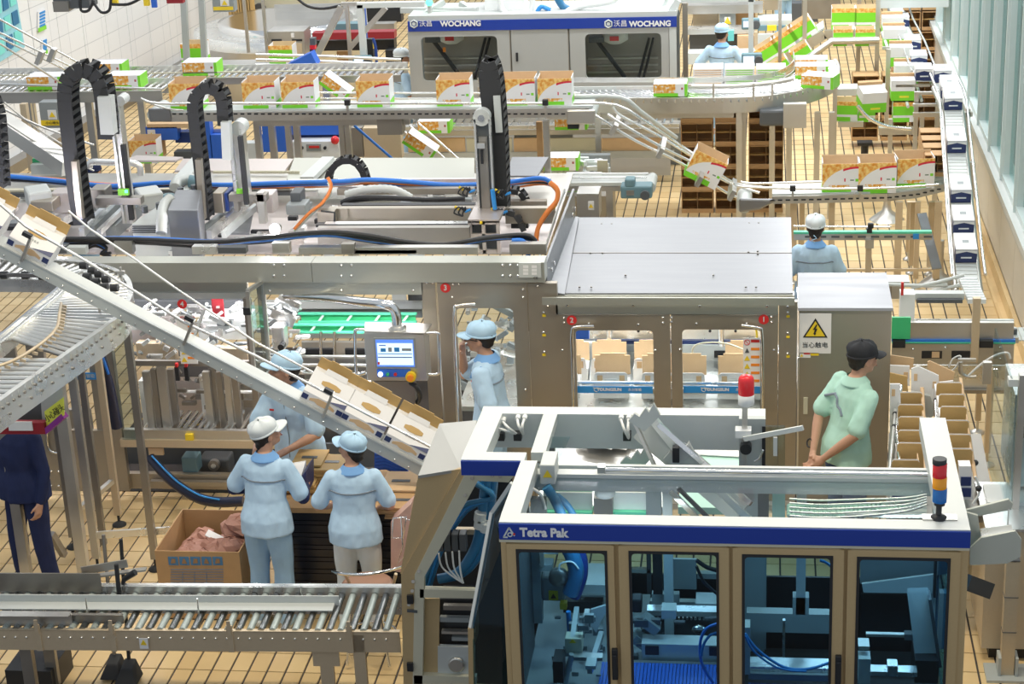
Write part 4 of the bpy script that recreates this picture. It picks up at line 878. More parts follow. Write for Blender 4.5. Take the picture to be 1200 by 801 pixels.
for x_ in (207, 218): b_ = pb(pm, 'clamp_handle', 'black', x_-2, 430, x_+2.5, 446, Y2+.05, .03); pb(b_, 'tip', 'red', x_-2, 426, x_+1, 431, Y2+.05, .03)
e = MB(); a_, b_, c_, d_ = PY(290, 341, Y2-.35), PY(308, 329, Y2), PY(316, 436, Y2), PY(299, 452, Y2-.35)
e.prism([a_, b_, c_, d_], (0, .008, 0)); lf = e.build('acrylic_leaf', 'acrylic', pm)
e = MB()
for u, v in ((a_, b_), (b_, c_), (c_, d_), (d_, a_)): e.bar(u, v, .03, .03)
e.build('leaf_frame', 'steel', lf); q_ = PY(289, 365, Y2-.37); MB().box(q_.x-.03, q_.x+.03, q_.y, q_.y+.03, q_.z-.03, q_.z+.03).build('catch', 'black', lf)
redno('4', 213.5, 356, Y2-.02, pm)
sg = pb(pm, 'safety_label', 'paper', 209, 369, 229, 426, Y2-.01, .005);
c = PY(213.5, 374, Y2-.014); MB().path([c+Vector((.024*cos(t*pi/6), 0, .024*sin(t*pi/6))) for t in range(12)], .003, 5, closed=True).build('prohibition_ring', 'red', sg); MB().bar(c+Vector((-.016, 0, .016)), c+Vector((.016, 0, -.016)), .003, .004).build('prohibition_bar', 'red', sg)
pb(sg, 'caption', 'red', 220, 371, 228, 374, Y2-.014, .003)
for y_ in (381, 390, 418): pb(sg, 'caption', 'orange', 220, y_, 228, y_+2.4, Y2-.014, .003)
for y_ in (412, 421): tri(sg, PY(216, y_, Y2-.012), .026, .022, 0, 'yellow', 'warning_triangle')
mat('pinkish_steel', (0.66, 0.60, 0.58), 0.35, .6, .06, 4)
for (x0, y0, x1, y1, Y_, d, m, nm) in ((150, 352, 292, 362, .9, .1, 'dark_grey', 'cable_tray'), (150, 385, 212, 402, .7, .3, 'pinkish_steel', 'cover'), (225, 362, 292, 372, 1.0, .2, 'light_grey', 'cover'),
    (232, 375, 290, 398, .6, .3, 'white_paint', 'cover'), (160, 402, 205, 424, .5, .1, 'steel_warm', 'cover'), (232, 408, 290, 424, .5, .1, 'steel_warm', 'cover'), (150, 365, 205, 383, 1.0, .1, 'steel_bright', 'inner_panel'),
    (208, 446, 240, 490, .7, .1, 'pinkish_steel', 'inner_panel'), (165, 446, 172, 500, .4, .1, 'white_paint', 'inner_panel'), (280, 425, 350, 500, .9, .05, 'steel', 'inner_panel'), (204, 458, 300, 461, .5, .03, 'paper', 'rod'), (248, 345, 262, 372, .6, .02, 'red_dark', 'marker'),
    (236, 440, 246, 503, .4, .06, 'steel_bright', 'guide_column'), (355, 400, 495, 445, 1.3, .03, 'steel', 'back_plate'), (312, 352, 495, 362, 1.8, .03, 'white_paint', 'inner_panel'), (478, 345, 495, 352, 1.7, .03, 'dark_grey', 'inner_panel'), (459, 340, 476, 352, 1.6, .02, 'light_grey', 'inner_panel'),
    (312, 362, 495, 372, 1.9, .03, 'mid_grey', 'back_plate'), (350, 417, 500, 420, .6, .03, 'steel', 'rod'), (350, 427, 470, 430, .5, .03, 'steel_bright', 'rod'), (350, 437, 440, 439, .5, .03, 'steel_bright', 'rod'), (350, 445, 440, 520, 1.0, .03, 'steel_dark', 'back_plate')):
    pb(pm, nm, m, x0, y0, x1, y1, Y2+Y_, d, bev=.006)
rnd = random.Random(11)
for m_, n_, x0, x1, y0, y1, ya, yb in (('steel_bright', 60, 152, 290, 355, 422, .3, 1.0), ('white_paint', 34, 152, 292, 360, 420, .3, .9), ('mid_grey', 40, 152, 290, 355, 424, .3, 1.0), ('steel_bright', 40, 312, 350, 350, 440, .3, .8), ('mid_grey', 26, 312, 350, 350, 440, .3, .8), ('steel_dark', 30, 160, 300, 430, 480, .3, .8), ('steel', 46, 536, 602, 362, 480, .5, 1.2), ('mid_grey', 26, 536, 602, 362, 480, .5, 1.2)):
    e = MB()
    for k in range(n_):
        q_ = PY(rnd.uniform(x0, x1), rnd.uniform(y0, y1), Y2+rnd.uniform(ya, yb)); a_ = rnd.choice((0, 0, 1)); s_ = rnd.uniform(.015, .05)
        if a_: e.tube(q_, q_+Vector((rnd.uniform(-.1, .1), .1, rnd.uniform(-.08, .08))), s_*.5, 8)
        else: e.ob(q_, (s_*rnd.uniform(1, 5), s_, s_*rnd.uniform(.5, 1.8)), Matrix.Rotation(rnd.choice((0, 0, .5, -.6)), 3, 'Y'))
    e.build('small_fittings', m_, pm, kind='stuff')
for px, py in ((187, 478), (222, 478)):
    c = PY(px, py, Y2+.85); fg = MB()
    for r_ in (.04, .08, .12, .16, .2): fg.path([c+Vector((r_*cos(t*pi/8), 0, r_*1.1*sin(t*pi/8))) for t in range(16)], .004, 5, closed=True)
    for t in range(8): fg.bar(c, c+Vector((.2*cos(t*pi/4), 0, .22*sin(t*pi/4))), .004, .004)
    fg.build('fan_guard', 'yellow', pm)
for (x0, y0, x1, y1, Y_) in ((353, 369, 487, 377, 1.2), (343, 382, 430, 389, 1.0)):
    a_ = pb(pm, 'green_tray', 'green', x0, y0, x1, y1, Y2+Y_, .02); pb(a_, 'tray_rim', 'belt_green', x0-4, y0-1.6, x1+1, y0, Y2+Y_-.03, .04); pb(a_, 'tray_rim', 'belt_green', x0-4, y1, x1+1, y1+1.6, Y2+Y_-.05, .04)
    for k in range(4):
        x_ = x0+20+k*33
        if x_ < x1-8: MB().bar(PY(x_, y1, Y2+Y_-.02), PY(x_+6, y0, Y2+Y_-.02), .01, .02).build('divider', 'white_paint', a_)
pb(pm, 'inner_panel', 'light_grey', 349, 389, 430, 396, Y2+1.0, .02)
for x_ in (376, 392): MB().tube(PY(x_, 388, Y2+.9), PY(x_, 425, Y2+.9), .014, 8).build('rod', 'chrome', pm)
for x0, x1 in ((357, 391), (404, 428)): pb(pm, 'slot', 'black', x0, 408, x1, 416, Y2+1.28, .02, bev=.01)
c = PY(329, 407, Y2+.2); MB().tube(c, c+Vector((0, .08, 0)), .028, 14).build('knob', 'black', pm); c = PY(325, 395, Y2+.3); MB().box(c.x-.05, c.x+.06, c.y, c.y+.15, c.z-.12, c.z+.1).build('motor', 'steel_bright', pm, bevel=.02)
b_ = pb(pm, 'gear_motor', 'cable_teal', 213, 536, 231, 554, Y2+.1, .15, bev=.01); mat('motor_teal', (.14, .25, .29), .5); b_.data.materials[0] = M['motor_teal']
pb(pm, 'motor', 'dark_grey', 233, 538, 268, 556, Y2+.25, .2, bev=.02); c = PY(252, 543, Y2+.22); MB().tube(c, c+Vector((0, -.05, 0)), .05, 16).build('pulley', 'steel_dark', pm); MB().tube(c+Vector((0, -.05, 0)), c+Vector((0, -.06, 0)), .022, 12).build('shaft', 'steel_bright', pm)
pb(pm, 'valve_block', 'yellow', 217, 509, 226, 516, Y2-.05, .03); pb(pm, 'bracket', 'cardboard_light', 174, 525, 191, 533, Y2-.03, .03)
pb(pm, 'back_panel', 'dark_grey', 135, 520, 640, 575, Y2+.8, .04)
cable('hose', [PY(176, 536, Y2-.05), PY(190, 552, Y2-.15), PY(207, 568, Y2-.25), PY(232, 583, Y2-.35), PY(255, 588, Y2-.4), PY(285, 587, Y2-.4)], .045, 'hose_dark', pm)
cable('hose_stripe', [PY(178, 534, Y2-.10), PY(192, 549, Y2-.20), PY(209, 565, Y2-.30), PY(234, 580, Y2-.40), PY(257, 585, Y2-.45)], .008, 'sky_band', pm)
cable('hose', [PY(108, 385, Y2-.3), PY(118, 420, Y2-.3), PY(128, 455, Y2-.25), PY(137, 500, Y2-.2)], .05, 'hose_dark', pm); cable('hose_stripe', [PY(112, 400, Y2-.36), PY(119, 415, Y2-.36), PY(127, 438, Y2-.33)], .012, 'cable_blue', pm)
pb(pm, 'acrylic_guard', 'acrylic', 136, 395, 158, 515, Y2-.05, .01)
hp = thing('operator_panel', 'steel operator touch-screen panel with blue button strip and yellow stop knob, hanging on bent pipe', 'control panel', PY(466, 450, Y2-.45))
YH = Y2-.45
hb = pb(hp, 'housing', 'steel', 428, 390, 499, 446, YH, .2, bev=.006)
e = MB(); p1, p2, p3, p4 = PY(427, 390, YH), PY(498, 392, YH), PY(506, 381, YH+.2), PY(428, 379, YH+.2); MB().prism([p1, p2, p3, p4], (0, 0, .015)).build('top_plate', 'steel', hp)
sc = pb(hp, 'screen_frame', 'mid_grey', 439, 396, 487, 431, YH-.012, .012); s2 = pb(hp, 'screen', 'screen_blue', 441, 398, 485, 429.5, YH-.016, .004)
s3 = pb(hp, 'display', 'screen', 442.5, 402, 484, 427.5, YH-.018, .002)
for (x0, y0, x1, y1, m_) in ((444, 404, 452, 405, 'blue'), (446, 408, 452, 412, 'sky_band'), (455, 407, 459, 412, 'mid_grey'), (462, 407, 468, 412, 'sky_band'), (471, 408, 482, 411, 'mid_grey'), (443, 418, 483, 419, 'blue_dark'), (443, 414, 483, 414.8, 'sky_band'), (442.6, 424, 445, 427, 'red')):
    pb(s3, 'display_line', m_, x0, y0, x1, y1, YH-.020, .002)
bs = pb(hp, 'button_strip', 'blue', 442, 433, 481, 441.5, YH-.014, .014)
for x_, m_ in ((446, 'lamp_white'), (454.5, 'green'), (463.5, 'red')):
    mat('lamp_white', (.9, .95, 1), .3, emit=(.8, .9, 1), es=2.5); c = PY(x_, 438, YH-.014); MB().tube(c, c+Vector((0, -.015, 0)), .019 if x_ < 450 else .013, 14).build('button', m_, bs)
c = PY(482, 440, YH-.01); kn = MB().tube(c, c+Vector((0, -.04, 0)), .042, 20).build('stop_ring', 'yellow', hp); MB().tube(c+Vector((0, -.04, 0)), c+Vector((0, -.065, 0)), .026, 16).build('stop_button', 'orange', kn)
grab([(428, 386), (418, 386), (416, 392), (417, 432), (420, 438), (428, 436)], hp, YH+.05); grab([(499, 390), (512, 390), (514, 396), (515, 432), (513, 438), (502, 438)], hp, YH+.05)
cable('pipe', [PY(335, 346, Y2+.15), PY(380, 348, Y2-.05), PY(420, 353, Y2-.25), PY(448, 356, YH+.1), PY(459, 360, YH+.1), PY(464, 368, YH+.1), PY(465, 382, YH+.1)], .042, 'chrome', hp)
c = PY(465.5, 383, YH+.1); MB().lathe(c+Vector((0, 0, -.03)), [(.08, 0), (.08, .02), (.06, .05)], 16).build('pipe_flange', 'steel', hp)
pb(hp, 'lower_box', 'steel_dark', 431, 447, 486, 478, YH+.05, .1)
cable('cable', [PY(478, 447, YH+.1), PY(488, 453, YH), PY(492, 465, YH+.05), PY(486, 475, YH+.1)], .02, 'black', hp)
def sloped_carton(label, group, loc, wdt=.33, rz=0, handle=True, flapm='cardboard_gold', src=[None]):
    if src[0] is None:
        t = thing('die_cut_carton', label, 'carton', (0, 0, 0), group, local=True)
        a = wdt/2
        MB().prism([(-a, 0, 0), (-a, .24, 0), (-a, .24, .26), (-a, .17, .26), (-a, 0, .11)], (wdt, 0, 0)).build('body', 'carton_white', t)
        nx = Vector((0, -.15, .17)).normalized()  # outward normal of the sloping face
        def sl(x, s, o=.002): return Vector((x, .17*s, .11+.15*s))+Vector((0, -.66, .75))*o
        MB().prism([sl(-.075, .55), sl(-.03, .48), sl(.03, .48), sl(.075, .55), sl(.075, .68), (sl(.03, .75)), sl(-.03, .75), sl(-.075, .68)], Vector((0, -.66, .75))*.002).build('handle_slot', 'cardboard_gold', t)
        MB().prism([sl(.02, .0), sl(a, .0), sl(a, .22)], Vector((0, -.66, .75))*.002).build('navy_corner', 'navy_print', t)
        e = MB()
        for x_ in (-.03, -.01, .01, .03): e.box(x_-.006, x_+.006, 0, 0, 0, 0) if False else e.prism([sl(x_-.007, .26), sl(x_+.007, .26), sl(x_+.007, .34), sl(x_-.007, .34)], Vector((0, -.66, .75))*.0015)
        e.build('print_mark', 'mid_grey', t, kind='stuff')
        MB().box(-a, a, .235, .245, .20, .36).box(-a*.5, a*.5, .235, .245, .36, .375).build('back_flap', flapm, t)
        MB().prism([sl(-a*.55, 1), sl(a*.55, 1), sl(a*.5, 1)+Vector((0, .03, .04)), sl(-a*.5, 1)+Vector((0, .03, .04))], (0, .004, 0)).build('tuck_tab', 'carton_white', t)
        for x0, x1 in ((-a+.004, -a+.05), (a-.05, a-.004)):
            MB().box(x0, x1, -.003, 0, .035, .085).build('navy_mark', 'navy_print', t)
        MB().prism([(-.10, -.003, .04), (-.06, -.003, .05), (-.03, -.003, .035), (.03, -.003, .035), (.06, -.003, .05), (.10, -.003, .04), (.10, -.003, .065), (.04, -.003, .095), (-.04, -.003, .095), (-.10, -.003, .065)], (0, .002, 0)).build('front_slot', 'cardboard_light', t)
        src[0] = t; o = t
    else: o = copy_tree(src[0])
    o.location = loc; o.rotation_euler = (0, 0, rz) if not isinstance(rz, (tuple, list)) else rz; o.scale = (1.03, .9, .82)
    o['label'] = label; o['group'] = group; return o
YRP = 12.62
rp0, rp1 = PY(0, 287, YRP), PY(498, 547, YRP)
rdir = (rp1-rp0).normalized(); rang = -atan2(rdir.z, rdir.x)
names = (('first white die-cut carton on the ramp, lowest, touching the grey hood', 474), ('second white die-cut carton up the ramp, the middle of the lower three', 424), ('third white die-cut carton up the ramp, beside the operator panel', 377), ('white die-cut carton high on the ramp at the left edge, lower one', 2), ('white die-cut carton high on the ramp, topmost at the left edge', -40))
SCL = 1.0
for nm, px in names[:3]:
    c = PY(px-4, 287+(px-4)*.522, YRP)
    u = (c-rp0).dot(rdir); base = rp0+rdir*u
    o = sloped_carton(nm, 'white cartons on the ramp', base+Vector((0, .03, 0)), rz=(0, rang, 0))
for k, (nm, px) in enumerate(names[3:]):
    c = PY(8-22*k, 262+0*k, YRP)
    base = rp0+rdir*(-.22+.42*(1-k) if True else 0)
    o = sloped_carton(nm, 'white cartons on the ramp', base+Vector((0, .02, .0)), rz=(0, rang, 0))
rows = [(.25, [(658, 0), (716, 1), (772, 2), (806, 3), (862, 4), (905, 5)], 'front row'), (.62, [(668, 0), (712, 1), (762, 2), (870, 3)], 'back row')]
pos = {'front row': ['left edge of door two window', 'centre of door two window', 'right edge of door two window', 'left edge of door one window', 'centre of door one window', 'right edge behind the red beacon'], 'back row': ['left in door two window', 'centre in door two window', 'right in door two window', 'right in door one window']}
ORGC = None
pc = {}
def inner_carton(loc, label):
    if 'p' not in pc:
        t = thing('upright_carton', label, 'carton', (0, 0, 0), 'cartons inside the packing machine', local=True); a = .148
        MB().box(-a, a, 0, .2, 0, .14).build('body', 'carton_white', t)
        MB().prism([(-a+.005, -.012, .12), (a-.005, -.012, .12), (a-.012, -.012, .22), (a-.03, -.012, .235), (-a+.03, -.012, .235), (-a+.012, -.012, .22)], (0, .008, 0)).build('front_flap', 'carton_white', t)
        MB().box(-a, a, .19, .2, .13, .31).box(-a*.7, a*.7, .19, .2, .31, .33).build('back_flap', 'cardboard_light', t)
        for s_ in (-1, 1): MB().box(s_*a*.62-.022, s_*a*.62+.022, -.016, -.012, .15, .21).build('finger_hole', 'cardboard_light', t)
        MB().box(-.05, .05, -.016, -.012, .16, .18).build('slot', 'tape_clear', t)
        MB().box(-.04, .04, -.014, -.0, .06, .10).build('print_mark', 'mid_grey', t)
        pc['p'] = t; o = t
    else: o = copy_tree(pc['p'])
    o.location = loc; o['label'] = label; return o
zin = ZZ(462, 785)-.14
for dy, lst, rw in rows:
    for px, k in lst:
        p_ = PY(px, 440 if dy < .5 else 422, Y2+dy); inner_carton(Vector((p_.x, Y2+dy, zin if dy < .5 else zin-.02)), 'white carton with tan back flap inside machine, %s, %s' % (rw, pos[rw][k]))
ramp = thing('box_ramp', 'long sloping grey box ramp with two thin guard rods, descending to the packer hood', 'ramp', PY(260, 420, YRP).xyz)
upv = Vector((-rdir.z, 0, rdir.x))
R0 = rp0-rdir*.6; R1 = rp1+rdir*.05
def rbar(name, m, off_y, off_up, wy, hup, a=R0, b=R1):
    o_ = Vector((0, off_y, 0))+upv*off_up; return MB().bar(a+o_, b+o_, wy, hup, upv).build(name, m, ramp)
rbar('side_rail', 'grey_paint', -.012, -.035, .012, .085); rbar('side_rail', 'light_grey', -.0, .008, .045, .01); rbar('slide_bed', 'light_grey', .085, -.006, .17, .012)
e = MB(); L_ = (R1-R0).length
for k in range(int(L_/.12)): q_ = R0+rdir*(.06+k*.12)+upv*-.05+Vector((0, -.019, 0)); e.lathe(q_, [(.008, -.002), (.008, .005), (.003, .008)], 6, Vector((0, -1, 0)))
e.build('bolt_row', 'chrome', ramp, kind='stuff')
def rod(pts, r=.011, m='chrome', Y=YRP-.05): return MB().path([PY(x, y, Y) for x, y in pts], r, 8).build('guard_rod', m, ramp)
rod([(-20, 222), (30, 265), (105, 308), (215, 377), (300, 417), (400, 469), (506, 524)], .011, 'steel_bright', YRP-.06)
rod([(80, 247), (105, 268), (160, 305), (205, 357-25+5), (300, 401), (380, 443)], .009, 'steel_bright', YRP+.30)
for px, py in ((222, 385), (385, 470), (32, 287)):
    a_ = PY(px-6, py+18, YRP-.03); b_ = PY(px+5, py-10, YRP-.05); MB().bar(a_, b_, .02, .05, Vector((0, 1, 0))).build('bracket', 'steel', ramp)
    q_ = PY(px, py-12, YRP-.06); MB().ob(q_, (.07, .04, .03), Matrix.Rotation(rang, 3, 'Y')).build('rod_clamp', 'black', ramp)
    a_ = PY(px+4, py+14, YRP+.2); b_ = PY(px+17, py-22, YRP+.3); MB().bar(a_, b_, .02, .04, Vector((0, 1, 0))).build('bracket', 'steel', ramp)
ZC = 2.30
cc_ = thing('curved_roller_conveyor', 'raised curved roller conveyor with riveted side rail and tall steel legs, at the left edge', 'conveyor', PZ(70, 400, 0))
def smooth(pts, sub=5):
    P_ = [Vector(p) for p in pts]; out = []
    for i in range(len(P_)-1):
        a, b, c, d = P_[max(i-1, 0)], P_[i], P_[i+1], P_[min(i+2, len(P_)-1)]
        for s in range(sub):
            t = s/sub; out.append(.5*((2*b)+(-a+c)*t+(2*a-5*b+4*c-d)*t*t+(-a+3*b-3*c+d)*t**3))
    return out+[P_[-1]]
outer = smooth([PZ(x, y, ZC) for x, y in ((-60, 522), (0, 471), (75, 418), (138, 373), (153, 352), (156, 338), (148, 322), (125, 311), (90, 305), (40, 303), (-60, 302))], 4)
inner = smooth([PZ(x, y, ZC) for x, y in ((-60, 450), (0, 403), (35, 374), (62, 352), (71, 344), (74, 339), (72, 335), (64, 331), (52, 329), (20, 328), (-60, 328))], 4)
def ribbon(line, z0, z1, th, name, m, par, lip=0.0):
    mb = MB(); n = len(line)
    for i in range(n-1):
        a, b = line[i], line[i+1]; d = (b-a).normalized(); s_ = Vector((-d.y, d.x, 0))*th
        mb.hexa([Vector((a.x, a.y, z0)), Vector((b.x, b.y, z0)), Vector((b.x, b.y, z0))+s_, Vector((a.x, a.y, z0))+s_, Vector((a.x, a.y, z1)), Vector((b.x, b.y, z1)), Vector((b.x, b.y, z1))+s_, Vector((a.x, a.y, z1))+s_])
        if lip: s2 = s_.normalized()*lip; mb.hexa([Vector((a.x, a.y, z1)), Vector((b.x, b.y, z1)), Vector((b.x, b.y, z1))+s2, Vector((a.x, a.y, z1))+s2, Vector((a.x, a.y, z1+.006)), Vector((b.x, b.y, z1+.006)), Vector((b.x, b.y, z1+.006))+s2, Vector((a.x, a.y, z1+.006))+s2])
    return mb.build(name, m, par)
ribbon(outer, ZC-.20, ZC, .012, 'side_rail', 'steel_bright', cc_, .04)
ribbon(inner, ZC-.10, ZC+.01, -.012, 'side_rail', 'steel_bright', cc_, -.03)
ribbon([p+Vector((0, 0, 0)) for p in inner], ZC+.03, ZC+.06, .02, 'guide_strip', 'chrome', cc_)
def along(line, t):
    Ls = [0]
    for i in range(len(line)-1): Ls.append(Ls[-1]+(line[i+1]-line[i]).length)
    d = t*Ls[-1]
    for i in range(len(line)-1):
        if Ls[i+1] >= d: return line[i].lerp(line[i+1], (d-Ls[i])/max(1e-9, Ls[i+1]-Ls[i]))
    return line[-1]
NRC = 62
org = Vector(cc_.location)
rl = None
mat('roller_bright', (.72, .73, .72), .3, .8, .05, 10)
for k in range(NRC):
    t = (k+.5)/NRC; tt = t
    a, b = along(outer, t), along(inner, t)
    # straight run: rollers lie along X
    if t < .40:
        a = along(outer, t); b = Vector((a.x-.62, a.y, a.z)) if True else b
        b = along(inner, t) if t > .30 else b
    a = Vector((a.x, a.y, ZC-.03)); b = Vector((b.x, b.y, ZC-.03)); L_ = (b-a).length; d = (b-a).normalized()
    ang = atan2(d.y, d.x)
    if rl is None:
        sv = ORG[cc_.name]; ORG[cc_.name] = Vector(); rl = MB().tube((0, 0, 0), (.62, 0, 0), .022, 8).build('roller', 'roller_bright', cc_); ORG[cc_.name] = sv; o = rl
    else: o = piece(rl, (0, 0, 0))
    o.location = a-org; o.rotation_euler = (0, 0, ang); o.scale = (max(.3, L_-.01)/.62, 1, 1)
mid = smooth([PZ(x, y, ZC+.02) for x, y in ((-30, 438), (10, 428), (45, 408), (66, 388), (70, 370), (72, 358))], 4)
MB().path([p+Vector((0, 0, .02)) for p in mid], .012, 6).build('guide_rod', 'steel_warm', cc_)
e = MB()
for k in range(22): q_ = along(mid, k/21); e.bar(q_, q_+Vector((.04, 0, -.01)), .01, .02)
e.build('guide_teeth', 'steel_warm', cc_, kind='stuff')
e = MB()
for k in range(40):
    t = .02+k*.0135; a = along(outer, t); b = along(outer, t+.005); d = (b-a).normalized(); s_ = Vector((d.y, -d.x, 0))
    for dz in ((-.05,) if k % 2 else (-.05, -.12)): e.tube(a+Vector((0, 0, dz)), a+Vector((0, 0, dz))+s_*.012, .010, 6)
e.build('rivets', 'steel_dark', cc_, kind='stuff')
rnd = random.Random(5); e = MB()
for px, py in ((98, 311), (108, 317), (116, 321), (124, 327), (102, 324), (112, 330), (122, 336), (134, 337), (5, 322), (30, 322), (50, 323)):
    q_ = PZ(px, py, ZC+.04); e.tube(q_-Vector((.03, 0, 0)), q_+Vector((.03, 0, 0)), .03, 10)
e.build('skate_wheels', 'black', cc_, kind='stuff')
for px, py in ((30, 315), (66, 328), (117, 366), (143, 330)):
    q_ = PZ(px, py, ZC); o = MB().tube(q_, q_+Vector((0, 0, .12)), .01, 8).box(q_.x-.03, q_.x+.03, q_.y-.015, q_.y+.015, q_.z+.06, q_.z+.09).build('guide_clamp', 'steel', cc_)
gs = MB(); Yq = 12.3
q = [PY(48, 461, Yq), PY(70, 440, Yq), PY(75, 488, Yq), PY(56, 503, Yq)]
ys = thing('bump_sign', 'yellow low-clearance sign with black lettering fixed under the curved conveyor', 'sign', PY(64, 480, Yq))
q = [PY(52, 482, Yq-.05), PY(74.5, 465, Yq-.15), PY(75.5, 486, Yq-.15), PY(55, 502, Yq-.05)]
MB().prism(q, (0, .006, 0)).build('plate', 'yellow_sign', ys)
cc3 = (q[0]+q[2])/2; dxv = (q[1]-q[0]).normalized()
for k, ch_ in enumerate('小心碰头'):
    p_ = q[0].lerp(q[1], .14+k*.24).lerp(q[3].lerp(q[2], .14+k*.24), .5)+Vector((0, -.006, 0)); text(ch_, 'sign_text', p_, .062, 'black', ys, ext=.001, rot=(pi/2, -atan2(dxv.z, dxv.x)*.8, -.3))
MB().prism([PY(0, 503, Yq+.1), PY(47, 462, Yq+.1), PY(50, 497, Yq+.1), PY(0, 503, Yq+.1)][:3], (0, .01, 0)).build('under_plate', 'dark_grey', cc_)
MB().prism([PY(47, 460, Yq+.06), PY(71, 438, Yq+.0), PY(76, 487, Yq+.0), PY(56, 503, Yq+.06), PY(50, 498, Yq+.06)], (0, .01, 0)).build('under_plate', 'grey_paint', cc_)
MB().bar(PY(-5, 500, Yq-.05), PY(54, 500, Yq-.05), .06, .09).build('padded_bar', 'red_dark', cc_); MB().bar(PY(10, 499, Yq-.09), PY(38, 499, Yq-.09), .01, .07).build('bar_band', 'tape_clear', cc_)
MB().bar(PY(54, 505, Yq-.05), PY(76, 486, Yq-.12), .05, .04).build('bumper', 'magenta', cc_)
def cleg(fx, fy, tx, ty_, w_, m, foot=True):
    f_ = PZ(fx, fy, 0); top = PY(tx, ty_, f_.y); l = MB().box(f_.x-w_/2, f_.x+w_/2, f_.y-w_*.4, f_.y+w_*.4, .1 if foot else 0.02, min(ZC-.1, max(top.z, .4))).build('leg', m, cc_)
    if foot: b_ = MB(); feet(b_, (f_.x, f_.y), r=.06); b_.build('foot', 'rubber', l)
    return f_
cleg(183, 667, 150, 380, .055, 'steel_dark'); fa = cleg(115, 666, 82, 440, .06, 'steel'); fb = cleg(87, 641, 60, 450, .055, 'steel_dark'); fc = cleg(140, 615, 118, 385, .055, 'steel_warm')
fd = cleg(34, 690, 4, 430, .08, 'steel', False); fe = cleg(101, 688, 76, 440, .085, 'steel', False)
fb2 = cleg(122, 640, 100, 420, .05, 'steel_dark', False)
MB().bar(Vector((fa.x, fa.y, .3)), Vector((fa.x+.62, fa.y+.12, .3)), .02, .06).build('cross_bar', 'steel_bright', cc_); MB().bar(Vector((fb.x, fb.y, .28)), Vector((fc.x, fc.y, .42)), .04, .04).build('cross_bar', 'steel', cc_)
MB().bar(PZ(60, 625, .3), PZ(75, 650, .05), .05, .05).build('brace', 'steel_dark', cc_)
def open_box(name, label, x0, x1, y0, y1, z1, m, th=.008, cat='box', group=None, z0=0, rot=0):
    t = thing(name, label, cat, ((x0+x1)/2, (y0+y1)/2, z0), group)
    MB().box(x0, x1, y0, y0+th, z0, z1).build('front_panel', m, t); MB().box(x0, x1, y1-th, y1, z0, z1).build('back_panel', m, t)
    MB().box(x0, x0+th, y0+th, y1-th, z0, z1).build('side_panel', m, t); MB().box(x1-th, x1, y0+th, y1-th, z0, z1).build('side_panel', m, t)
    MB().box(x0, x1, y0, y1, z0, z0+.01).build('bottom', m, t); t.rotation_euler = (0, 0, rot); return t
bfl, bfr, bbl = PZ(183, 738, 0), PZ(284, 738, 0), PZ(216, 610, .62)
sb0 = PZ(181, 645, .58); sb1 = PZ(280, 647, .58)
sb = open_box('scrap_box', 'big open cardboard box with blue print, full of pinkish scraps, left of the women', sb0.x, sb1.x, sb0.y, sb0.y+.72, .58, 'cardboard')
mat('kraft', (.33, .20, .10), .8, 0, .1, 10)
for k in range(5):
    q_ = PY(203+k*13, 657, sb0.y-.003); o = MB().box(q_.x-.038, q_.x+.038, sb0.y-.004, sb0.y-.001, q_.z-.035, q_.z+.035).build('print_mark', 'blue_print', sb)
    MB().prism([q_+Vector(v) for v in ((-.02, -.003, -.02), (.02, -.003, -.02), (.01, -.003, .01), (0, -.003, .025), (-.012, -.003, .01))] if k % 2 else [q_+Vector(v) for v in ((-.02, -.003, -.02), (.018, -.003, -.015), (.018, -.003, .02), (-.01, -.003, .02))], (0, -.002, 0)).build('pictogram', 'kraft', o)
for k in range(9): a_, b_ = PY(200, 667+k*3, sb0.y-.003), PY(262, 667+k*3, sb0.y-.003); MB().bar(a_, b_, .002, .004 if k else .005).build('print_line', 'blue_print', sb)
for k in range(3):
    a_, b_ = PY(214+k*14, 670, sb0.y-.003), PY(214+k*14, 690, sb0.y-.003); MB().bar(a_, b_, .002, .004, Vector((0, 1, 0))).build('print_line', 'blue_print', sb)
rnd = random.Random(21)
e = MB()
sc_ = thing('paper_scraps', 'heap of crumpled pinkish brown paper scraps in the cardboard box', 'scrap paper', ((sb0.x+sb1.x)/2, sb0.y+.36, .2))
def crumple(cx, cy, cz, r, seed, m):
    rr = random.Random(seed); n, k = 12, 7; vs = []; fs = []
    for i in range(k+1):
        for j in range(n):
            t = pi*i/k; u = 2*pi*j/n; q = r*(1+.35*noise.noise(Vector((sin(t)*cos(u)*2+seed, sin(t)*sin(u)*2, cos(t)*2)))+rr.uniform(-.14, .14))
            vs.append((cx+q*sin(t)*cos(u), cy+q*sin(t)*sin(u), cz+q*cos(t)*.7))
    for i in range(k):
        for j in range(n): fs.append((i*n+j, (i+1)*n+j, (i+1)*n+(j+1) % n, i*n+(j+1) % n))
    mb = MB().add(vs, fs); return mb.build('crumpled_sheet', m, sc_)
for k in range(15):
    crumple(rnd.uniform(sb0.x+.12, sb1.x-.12), rnd.uniform(sb0.y+.12, sb0.y+.6), rnd.uniform(.32, .46), rnd.uniform(.08, .13), k*3.1, 'paper_pink')
crumple(sb1.x-.1, sb0.y+.35, .62, .12, 4, 'paper_pink'); crumple(sb1.x-.12, sb0.y+.2, .52, .12, 9, 'paper_pink')
MB().ob(PZ(251, 628, .52), (.13, .1, .005), Matrix.Rotation(.5, 3, 'Y')).build('white_sheet', 'paper', sc_)
YT = 12.75
tb_ = thing('work_table', 'steel work table wrapped in black film where the women fold cartons', 'table', PZ(395, 690, 0))
tx0, tx1 = PZ(322, 590, .85).x, PZ(480, 590, .85).x
